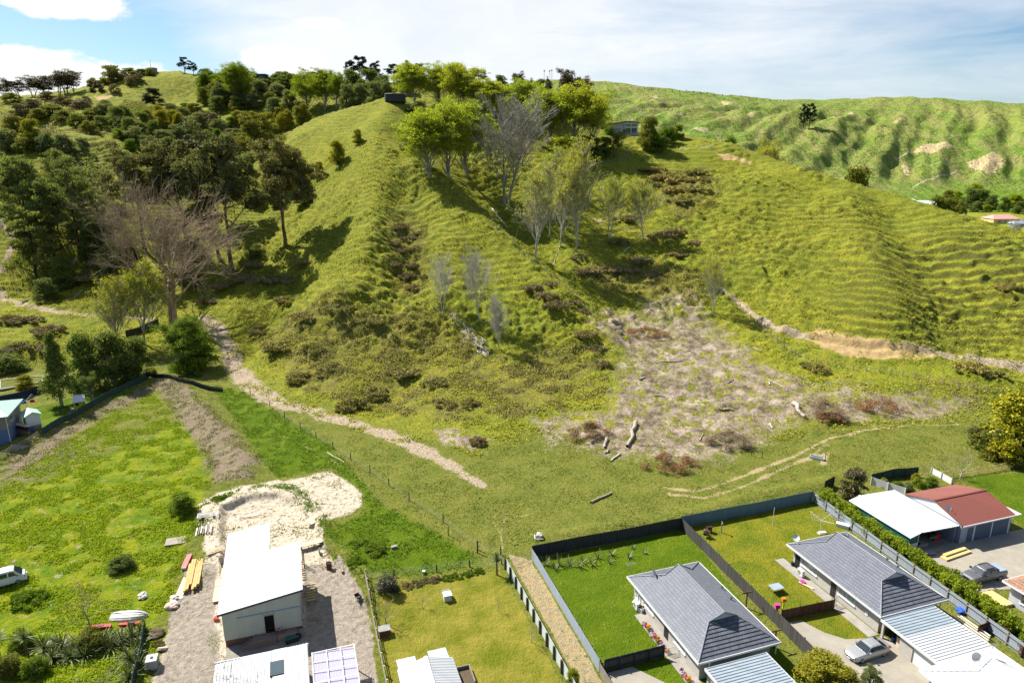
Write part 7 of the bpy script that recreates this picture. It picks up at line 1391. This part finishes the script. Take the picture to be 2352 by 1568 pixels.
# hurdle and trough in the paddock
k = 800 / 2352 * .91875
def pk(x, y): return (1380 * .91875 + k * x, 980 * .91875 + k * y)
X, Y, z = hit(*pk(1505, 475)); e = link('wooden_hurdle', None, None, (X, Y, z)); e.rotation_euler = (0, 0, -.45); tag(e, 'small wooden jump rail in the paddock', 'hurdle'); pt('post', M['post'], e, [(-.9, -.8, -.05, .05, 0, 1.2)]); pt('post', M['post'], e, [(.8, .9, -.05, .05, 0, 1.2)]); pt('bar', M['oldwood'], e, [(-1.0, 1.0, -.09, -.05, 1.05, 1.2)])
X, Y, z = hit(*pk(1945, 490)); e = link('water_trough', None, None, (X, Y, z)); e.rotation_euler = (0, 0, -.5); tag(e, 'white water trough beside the twin wheel track', 'trough'); pt('trough', M['white'], e, [(-1.1, 1.1, -.4, -.33, 0, .5), (-1.1, 1.1, .33, .4, 0, .5), (-1.1, -1.03, -.33, .33, 0, .5), (1.03, 1.1, -.33, .33, 0, .5), (-1.0, 1.0, -.33, .33, 0, .1)]); pt('water', M['glass'], e, [(-1.03, 1.03, -.33, .33, .1, .4)]); pt('post', M['post'], e, [(1.25, 1.35, -.05, .05, 0, 1.7)])
# bicycle on the deck
e = at('bicycle', -4.15, 66.35, 'small pink bicycle on the deck of the unfinished house', 'bicycle', z=.72)
for x in (-.32, .32):
    t = MB(); 
    for i in range(16): a0, a1 = i * math.pi / 8, (i + 1) * math.pi / 8; t.cyl((x + .2 * math.cos(a0), 0, .2 + .2 * math.sin(a0)), (x + .2 * math.cos(a1), 0, .2 + .2 * math.sin(a1)), .022, .022, 5, False)
    t.build('wheel', M['tyre'], e)
MB().cyl((-.32, 0, .2), (-.1, 0, .48), .02).cyl((-.1, 0, .48), (.22, 0, .5), .02).cyl((-.08, 0, .2), (.22, 0, .5), .02).cyl((-.08, 0, .2), (-.12, 0, .55), .02).cyl((.22, 0, .6), (.32, 0, .2), .02).build('frame', M['pink'], e); MB().cyl((.22, -.2, .66), (.22, .2, .66), .02).cyl((.22, 0, .58), (.22, 0, .66), .02).build('handlebar', M['greenplastic'], e); pt('saddle', M['black'], e, [(-.2, -.02, -.05, .05, .55, .6)])
junk('green_slide', 'R2', 900, 1285, 'dark green plastic toy slide below the deck', 'toy', [('slide', 'greenplastic', [(-.7, .7, -.3, .3, .05, .5)]), ('rim', 'black', [(-.7, .7, -.33, -.3, .05, .56)])], .5); e = junk('rubber_ring', 'R2', 940, 1265, 'black tyre leaning at the deck', 'tyre', []); MB().cyl((0, 0, .3), (0, .2, .32), .3, .3, 14).build('tread', M['tyre'], e); MB().cyl((0, -.01, .3), (0, -.02, .3), .15, .15, 12).build('hub', M['stonegrey'], e)
junk('orange_bucket', 'R2', 383, 1140, 'orange bucket at the corner of the unfinished house', 'bucket', [('bucket', 'orange', [(-.2, .2, -.2, .2, 0, .35)]), ('rim', 'redp', [(-.22, .22, -.22, .22, .35, .38)])])
# right lots
def clothesline(pos, label, rz=0, r=1.9, h=1.9, cloths=()):
    e = link('clothesline', None, None, pos); e.rotation_euler = (0, 0, rz); tag(e, label, 'clothesline'); MB().cyl((0, 0, 0), (0, 0, h), .035).build('pole', M['trim'], e); m = MB(); T_ = [(math.cos(i * math.pi / 2) * r, math.sin(i * math.pi / 2) * r, h + .25) for i in range(4)]
    for t in T_: m.cyl((0, 0, h - .25), t, .02, .02, 6)
    m.build('arms', M['trim'], e); m = MB()
    for f in (.45, .72, .97):
        for i in range(4): a, b = [Vector((q[0] * f, q[1] * f, h - .25 + .5 * f)) for q in (T_[i], T_[(i+1) % 4])]; m.cyl(a, b, .006, .006, 3, False)
    m.build('lines', M['trim'], e); return e, T_, h
X, Y = W('R5', 985, 500); clothesline((X, Y, 0), 'bare rotary clothesline on the right back lawn', .5)
p = hit(350, 890, 'R7'); e, T_, hh = clothesline(p, 'rotary clothesline hung with washing on the left lawn', .2, 2.6, 2.3)
for i, (mt, lb, x, y, w_, h_) in enumerate((('cloth', 'pale towel on the left clothesline', -1.7, -.8, 1.0, 1.2), ('navy', 'dark sheet hanging at the left end of the clothesline', -2.4, -.2, .8, 1.5), ('blue', 'blue clothes on the clothesline', -.9, -.5, 1.1, .7), ('redp', 'red shirt on the clothesline', .6, .3, .8, .7))):
    o = MB().box(0, w_, -.02, .02, -h_, 0).build('washing', M[mt], None, False, (p[0] + x, p[1] + y, p[2] + 2.25)); tag(o, lb, 'laundry'); o.rotation_euler = (0, 0, .3)
e = at('garden_table', 51.4, 56.6, 'square glass topped patio table on the right lawn', 'table'); pt('top', M['silverfence'], e, [(-.75, .75, -.55, .55, .68, .72)]); 
for x in (-.6, .6):
    for y in (-.45, .45): MB().cyl((x * .8, y * .8, .68), (x * 1.15, y * 1.15, 0), .025).build('leg', M['black'], e)
junk('garden_pots', 'R5', 795, 740, 'black pots by the back corner of the cream brick house', 'pot', [('pot', 'black', [(-.25, .05, -.2, .1, 0, .5)]), ('pot', 'stonegrey', [(.12, .45, -.3, 0, 0, .35)])]); junk('pink_tub', 'R5', 860, 862, 'pink plastic tub on the path edge', 'tub', [('tub', 'pink', [(-.22, .22, -.22, .22, 0, .22)]), ('rim', 'pink', [(-.26, .26, -.26, .26, .22, .26)])])
junk('garden_edging', 'R5', 885, 885, 'loose board beside the pink tub', 'board', [('board', 'ply', [(-.9, .9, -.12, .12, .05, .12)]), ('end', 'oldwood', [(.9, 1.0, -.1, .1, .05, .12)])], TH - 1.2); junk('orange_toy', 'R5', 722, 1060, 'red and yellow toy pole behind the brown paling fence', 'toy', [('base', 'yellow', [(-.05, .05, -.05, .05, 0, 1.3)]), ('ball', 'orange', [(-.2, .2, -.2, .2, 1.3, 1.7)])]); junk('pink_toy', 'R5', 678, 1085, 'pink toy behind the paling fence corner', 'toy', [('box', 'pink', [(-.25, .25, -.2, .2, .9, 1.35)]), ('foot', 'pink', [(-.1, .1, -.1, .1, 0, .9)])])
e = junk('prop_post', 'R4', 1555, 405, 'leaning wooden line post near the blue fence', 'post', [('post', 'oldwood', [(-.06, .06, -.06, .06, 0, 1.7)]), ('arm', 'oldwood', [(-.05, .05, -.4, .1, 1.5, 1.58)])])
for i, (x, y) in enumerate(((1745, 985), (1965, 1290), )): junk('old_clothes_post', 'R4', x, y, ['brown T shaped post behind the roof of the middle lot house', 'brown T shaped post at the front corner of the middle lot house'][i], 'post', [('post', 'brownfence', [(-.06, .06, -.06, .06, 0, 2.1)]), ('crossbar', 'brownfence', [(-.6, .6, -.05, .05, 1.95, 2.08)])], TH)
junk('laundry_tub', 'R4', 935, 1010, 'white tub of soil beside the heat pump of the middle lot house', 'tub', [('tub', 'white', [(-.55, .35, -.35, .35, 0, .55)]), ('soil', 'soil', [(-.5, .3, -.3, .3, .55, .57)])], TH - 1.2); junk('green_box', 'R4', 890, 965, 'green plastic box beside the heat pump', 'box', [('box', 'greenplastic', [(-.3, .3, -.2, .2, 0, .4)]), ('lid', 'trim', [(-.32, .32, -.22, .22, .4, .44)])], TH)
junk('stacked_posts', 'R6', 850, 745, 'long bundle of new yellow timber posts on the concrete yard', 'timber', [('layer', 'pineyellow', [(-2.4, 2.4, -.45, .45, .05, .30)]), ('layer', 'pineyellow', [(-1.9, 2.2, .05, .5, .31, .50)])], TH + .10)
e = at('timber_rack', 66.6, 44.1, 'stack of pale boards between the garage roof and the hedge', 'timber')
for k2 in range(6): pt('board', M['cloth' if k2 % 2 else 'ply'], e, [(-.9 + k2 * .3, -.72 + k2 * .3, -2.4 + .15 * k2, 2.2 - .2 * (k2 % 3), .2 + .08 * k2, .28 + .08 * k2)])
lump('blue_tarp', 'R6', 885, 1110, .6, 'blue', 'blue tarpaulin bundle at the end of the board stack', 'tarpaulin', .6); fence('paling_fence', [W('R6', *q) for q in ((990, 1260), (1110, 1215), (1270, 1400))], 1.2, M['brownfence'], M['brownfence'], 'low dark red brown fence below the hedge at the right', 2.0, world=True)
junk('white_kennel', 'R5', 1150, 470, 'white curved bath tub beside the hedge fence', 'tub', [('tub', 'white', [(-.9, .7, -.35, .35, 0, .45)]), ('rim', 'trim', [(-.95, .75, -.4, .4, .45, .5)])], TH - .9); junk('pallet', 'R5', 1000, 515, 'small pile of white boards under the rotary clothesline', 'boards', [('board', 'cloth', [(-.6, .5, -.3, .3, .02, .12)]), ('board', 'cloth', [(-.5, .6, -.2, .25, .13, .22)])], .2)
fb = []
for i in range(26):
    t = i / 26; b = 56.3 - 10.4 * t; 
    if 48.9 < b < 51.3: continue
    x, y = LW(33.95 + .25 * ((i * 37) % 5 - 2) / 4 - .25, b); r = np.random.default_rng(i); cl = [(0, 0, .2, .22), (.12, .1, .25, .18)]; o = link('flower_clump', crown_mesh('flower_clump', cl, 240, .11, r, .3, 1, .9), None, (x, y, .05)); 
    setmat(o, [LM['fl_white'], LM['fl_pink'], LM['fl_orange'], LM['yellow'], LM['fl_violet']][i % 5]); tag(o, None, 'flower', 'flower clumps in the bed along the brick wall'); fb.append(o)
for cname, sub in (('white', 0), ('pink', 1), ('orange', 2), ('yellow green', 3), ('violet', 4)): rank_labels([o for i, o in enumerate(fb) if o.material_slots[0].material == [LM['fl_white'], LM['fl_pink'], LM['fl_orange'], LM['yellow'], LM['fl_violet']][sub]], f'{cname} flower clump', 'in the bed by the middle house')
# ---------------------------------------------------------------- hilltop house, tank, masts, far buildings
X, Y, z = hit(905, 232); e = link('water_reservoir', None, None, (X, Y + 3, height(X, Y + 3) - .6)); e.rotation_euler = (0, 0, -.1); tag(e, 'low black water tank on top of the central spur', 'tank'); MB().cyl((0, 0, 0), (0, 0, 3.1), 4.6, 4.6, 8).build('wall', M['blackfence'], e); MB().cyl((0, 0, 3.1), (0, 0, 3.35), 4.75, 4.5, 8).build('rim', M['oldwood'], e)
p = hit(1430, 306); e = link('hilltop_house', None, None, (p[0], p[1] + 6, p[2] - .6)); e.rotation_euler = (0, 0, -.05); tag(e, 'cream house with angled roof and big windows on the hilltop', 'house'); m = MB(); m.box(-6.5, 1.2, -4, 4, 0, 4.4); m.build('wall', M['offwhite'], e); m = MB(); m.box(1.2, 7.5, -4.6, 4, 0, 5.0); m.build('wall', M['offwhite'], e)
m = MB(); m.slab([(-8.3, -5.6, 4.3), (1.3, -5.6, 6.2), (1.3, 5, 6.2), (-8.3, 5, 4.3)], .22).slab([(1.3, -5.6, 6.25), (9.2, -5.6, 5.6), (9.2, 5, 5.6), (1.3, 5, 6.25)], .22).build('roof', M['charcoal'], e)
MB().face([(-6.5, -4.01, 4.4), (1.2, -4.01, 4.4), (1.2, -4.01, 6.0), (-6.5, -4.01, 4.55)]).face([(1.2, -4.61, 5.0), (7.5, -4.61, 5.0), (7.5, -4.61, 5.5), (1.2, -4.61, 6.0)]).build('gable', M['offwhite'], e)
window(e, -5.3, -4, .9, 3.3, 2.2, '-y', 'glass', mull=2); window(e, -1.7, -4, .9, 1.2, 2.2, '-y', 'glass'); window(e, 1.8, -4.6, .5, 2.3, 2.5, '-y', 'glass', mull=2); window(e, 4.6, -4.6, .5, 2.3, 2.5, '-y', 'glass', mull=2); window(e, 1.8, -4.6, 3.9, 2.3, .7, '-y', 'glass', mull=2); window(e, 4.6, -4.6, 3.9, 2.3, .7, '-y', 'glass', mull=2)
pt('chimney', M['charcoal'], e, [(-6.9, -5.2, -2.5, -1.2, 0, 6.4)]); k = pt('deck', M['tan'], e, [(-8, 9, -7.4, -4.7, -.6, .3)]); pt('railing', M['trim'], k, [(-8, 9, -7.45, -7.4, .3, .42), (-8, 9, -7.45, -7.4, .95, 1.05)])
X, Y = ray(590, 190)[0] / ray(590, 190)[1] * 425, 425; e = link('ridge_house', None, None, (X, Y, H + ray(590, 186)[2] / ray(590, 186)[1] * Y - 1)); tag(e, 'dark flat roofed house on the skyline between trees', 'house'); pt('wall', M['navy'], e, [(-6, 6, -3, 3, -3, 4.2)]); pt('roof', M['tan'], e, [(-6.6, 6.6, -3.6, 3.6, 4.2, 4.5)]); window(e, -.6, -3, 1.6, 1.4, 1.4, '-y', 'glass'); window(e, 2.4, -3, 1.4, 3.0, 1.8, '-y', 'glass', mull=2)
X, Y = ray(352, 170)[0] / ray(352, 170)[1] * 468, 468; e = link('hut', None, None, (X, Y, height(X, Y))); tag(e, 'tiny grey hut with mast on the left skyline', 'hut'); pt('wall', M['stonegrey'], e, [(-2, 2, -2, 2, 0, 2.6)]); pt('roof', M['charcoal'], e, [(-2.2, 2.2, -2.2, 2.2, 2.6, 2.8)]); MB().cyl((-1, 0, 2.8), (-1, 0, 8), .15, .08, 6).build('mast', M['stonegrey'], e)
for i, (u, vb, vt) in enumerate(((1250, 186, 160), (1262, 186, 160), (1267, 186, 158), (1257, 186, 176))):
    Y = 1290; d = ray(u, vb); X = d[0] / d[1] * Y; z0 = height(X, Y); zt = H + ray(u, vt)[2] / ray(u, vt)[1] * Y; e = link('radio_mast', None, None, (X, Y, z0)); tag(e, ['leftmost lattice radio mast on the far skyline', 'middle lattice radio mast on the far skyline', 'tallest thin radio mast on the far skyline', 'short radio mast between the taller ones on the far skyline'][i], 'mast', 'radio masts'); m = MB()
    for k in range(3): a = k * 2.09; m.cyl((1.2 * math.cos(a), 1.2 * math.sin(a), 0), (.5 * math.cos(a), .5 * math.sin(a), zt - z0), .22, .18, 4)
    m.build('lattice', M['stonegrey'], e); pt('antenna', M['white'], e, [(-1.4, 1.4, -.3, .3, (zt - z0) * .8, (zt - z0) * .8 + 2)])
def barn(u, v, w_, d_, h_, rz, wall, roof, label, name='farm_building', Y=None, ridge=1.6, door=False):
    if Y: d = ray(u, v); X = d[0] / d[1] * Y; p = (X, Y, height(X, Y))
    else: p = hit(u, v)
    e = link(name, None, None, (p[0], p[1], p[2] - .1)); e.rotation_euler = (0, 0, rz); tag(e, label, 'building'); m = MB(); m.box(-w_ / 2, w_ / 2, -d_ / 2, d_ / 2, 0, h_)
    m.build('wall', M[wall], e); m = MB(); a, b = w_ / 2 + .5, d_ / 2 + .5
    if ridge: m.slab([(-a, -b, h_), (a, -b, h_), (a * .6, 0, h_ + ridge), (-a * .6, 0, h_ + ridge)], .1).slab([(a, b, h_), (-a, b, h_), (-a * .6, 0, h_ + ridge), (a * .6, 0, h_ + ridge)], .1); m.slab([(a, -b, h_), (a, b, h_), (a * .6, 0, h_ + ridge)], .1).slab([(-a, b, h_), (-a, -b, h_), (-a * .6, 0, h_ + ridge)], .1)
    m.build('roof', M[roof], e)
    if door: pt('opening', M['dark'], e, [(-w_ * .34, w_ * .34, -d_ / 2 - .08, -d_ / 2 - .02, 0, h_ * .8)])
    return e
e = barn(2300, 490, 20, 12, 3.6, .1, 'yellowwall', 'pinkroof', 'yellow walled house with pink hipped roof in the far valley', Y=500, ridge=2.4); window(e, -6.5, -6, 1.2, 2.0, 1.4, '-y', 'glass'); window(e, -1.5, -6, 1.2, 1.0, 1.6, '-y', 'glass'); window(e, 4, -6, 1.2, 2, 1.2, '-y', 'glass')
barn(2232, 492, 13, 9, 3.6, .15, 'offwhite', 'silverfence', 'grey garage with dark open doorway in the far valley', Y=470, ridge=1.6, door=True); barn(2212, 482, 8, 6, 3.0, .1, 'teal', 'stonegrey', 'small teal shed beside the far garage', Y=520)
barn(2116, 448, 44, 20, 3.5, -.15, 'silverfence', 'roofwhite', 'long white farm shed behind the right hill crest', Y=640, ridge=3.0); barn(2085, 445, 16, 16, 3.5, -.15, 'silverfence', 'roofwhite', 'short white farm shed left of the long one', Y=660, ridge=2.5); barn(2340, 492, 8, 6, 2.6, .1, 'stonegrey', 'silverfence', 'small grey shed right of the pink roofed house', Y=470)
# ---------------------------------------------------------------- far left garden
p = W('R7', 145, 1340); e = link('two_storey_house', None, None, (p[0], p[1], height(*p) - .1)); e.rotation_euler = (0, 0, TH + .05); tag(e, 'brick and blue two storey house with pale green roof at the left edge', 'house'); pt('lower_wall', M['teal'], e, [(-12, 0, -.1, 8, -.5, 2.5)]); pt('upper_wall', M['greybrick'], e, [(-12, 0, -.1, 8, 2.5, 5.0)])
m = MB(); m.slab([(-12.5, -.7, 5.05), (.6, -.7, 5.05), (-3.0, 4, 6.6), (-12.5, 4, 6.6)], .1).slab([(.6, -.7, 5.05), (.6, 8.7, 5.05), (-3.0, 4, 6.6)], .1).slab([(.6, 8.7, 5.05), (-12.5, 8.7, 5.05), (-12.5, 4, 6.6), (-3, 4, 6.6)], .1); m.build('roof', M['greenroof'], e); pt('downpipe', M['white'], e, [(.02, .12, -.2, -.1, 0, 4.95)]); window(e, 0, 2.0, 3.2, 1.4, 1.0, '+x', 'glass')
p = W('R7', 455, 1190); e = link('outbuilding', None, None, (p[0], p[1], height(*p) - .1)); e.rotation_euler = (0, 0, TH + .5); tag(e, 'small white garden shed with green gabled roof on a concrete base', 'shed'); pt('base', M['conc'], e, [(-1.1, 1.1, -.1, 2.4, 0, 1.1)]); pt('wall', M['white'], e, [(-1.1, 1.1, -.1, 2.4, 1.1, 3.1)]); k = pt('door', M['teal'], e, [(-.9, -.1, -.14, -.1, .05, 1.1)])
MB().slab([(-1.4, -.5, 3.1), (0, -.5, 3.8), (0, 2.8, 3.8), (-1.4, 2.8, 3.1)], .08).slab([(0, -.5, 3.8), (1.4, -.5, 3.1), (1.4, 2.8, 3.1), (0, 2.8, 3.8)], .08).build('roof', M['greenroof'], e); MB().face([(-1.1, -.11, 3.1), (1.1, -.11, 3.1), (0, -.11, 3.7)]).build('gable', M['white'], e)
q0, q1 = W('R7', 120, 1190), W('R7', 385, 1250); m = MB(); o = np.array(q0); z0 = height(*q0); a, b = np.array(q0), np.array(q1); e = link('retaining_wall', None, None, (a[0], a[1], z0)); tag(e, 'low concrete wall topped by wavy roofed dark boards', 'wall'); d = b - a; MB().beam((0, 0, .7), (d[0], d[1], .7), .25, 1.7).build('concrete_wall', M['concdark'], e); MB().beam((0, 0, 2.0), (d[0], d[1], 2.0), .18, .9).build('boards', M['brownfence'], e)
m = MB(); 
for i in range(14): f0, f1 = i / 14, (i + 1) / 14; m.beam((d[0] * f0, d[1] * f0, 2.5 + .08 * (i % 2)), (d[0] * f1, d[1] * f1, 2.5 + .08 * ((i + 1) % 2)), .9, .06)
m.build('wavy_roof', M['tan'], e); P_ = R7((90, 1200), (400, 1260), (380, 1330), (150, 1420), (140, 1330)); o = MB().slab([(x, y, height(x, y) + .12) for x, y in P_][::-1], .5).build('concrete_yard', M['conc']); tag(o, kind='structure')
p = hit(1010, 850, 'R7'); e = link('playhouse', None, None, (p[0], p[1], p[2])); e.rotation_euler = (0, 0, TH + .15); tag(e, 'lime yellow playhouse with blue side and tilted white roof', 'playhouse'); pt('wall', M['yellow'], e, [(-.9, .9, -.7, .7, 0, 1.7)]); pt('side_wall', M['blue'], e, [(.901, .93, -.7, .7, 0, 1.7)]); pt('window_hole', M['dark'], e, [(-.6, 0, -.72, -.70, .8, 1.3)]); MB().slab([(-1.0, -1.0, 1.6), (1.1, -1.0, 1.6), (1.1, .9, 2.5), (-1.0, .9, 2.5)], .08).build('roof', M['white'], e); pt('porch', M['white'], e, [(-1.6, -.92, -.7, .3, 0, .15), (-1.6, -1.54, -.7, -.64, .15, .9)])
Q = R7((0, 530), (300, 480), (560, 470), (540, 540), (240, 600), (60, 630), (0, 640)); e = link('swimming_pool', None, None, (Q[0][0], Q[0][1], 0)); tag(e, 'murky green pool behind the navy fence', 'pool'); zz = max(height(x, y) for x, y in Q) + .15; MB().slab([(x - Q[0][0], y - Q[0][1], zz) for x, y in Q][::-1], .4).build('water', M['water'], e); m = MB()
for i in range(len(Q)): a, b = Q[i], Q[(i+1) % len(Q)]; m.beam((a[0] - Q[0][0], a[1] - Q[0][1], zz), (b[0] - Q[0][0], b[1] - Q[0][1], zz), .5, .3)
m.build('coping', M['conc'], e)
p = hit(285, 787); e = link('small_tent', None, None, p); tag(e, 'small white A frame kennel near the black cloth fence', 'kennel'); MB().face([(-.6, -.6, 0), (-.6, .6, 0), (0, .6, 1.2), (0, -.6, 1.2)]).face([(.6, .6, 0), (.6, -.6, 0), (0, -.6, 1.2), (0, .6, 1.2)]).build('roof', M['white'], e); pt('floor', M['oldwood'], e, [(-.5, .5, -.5, .5, .02, .1)])
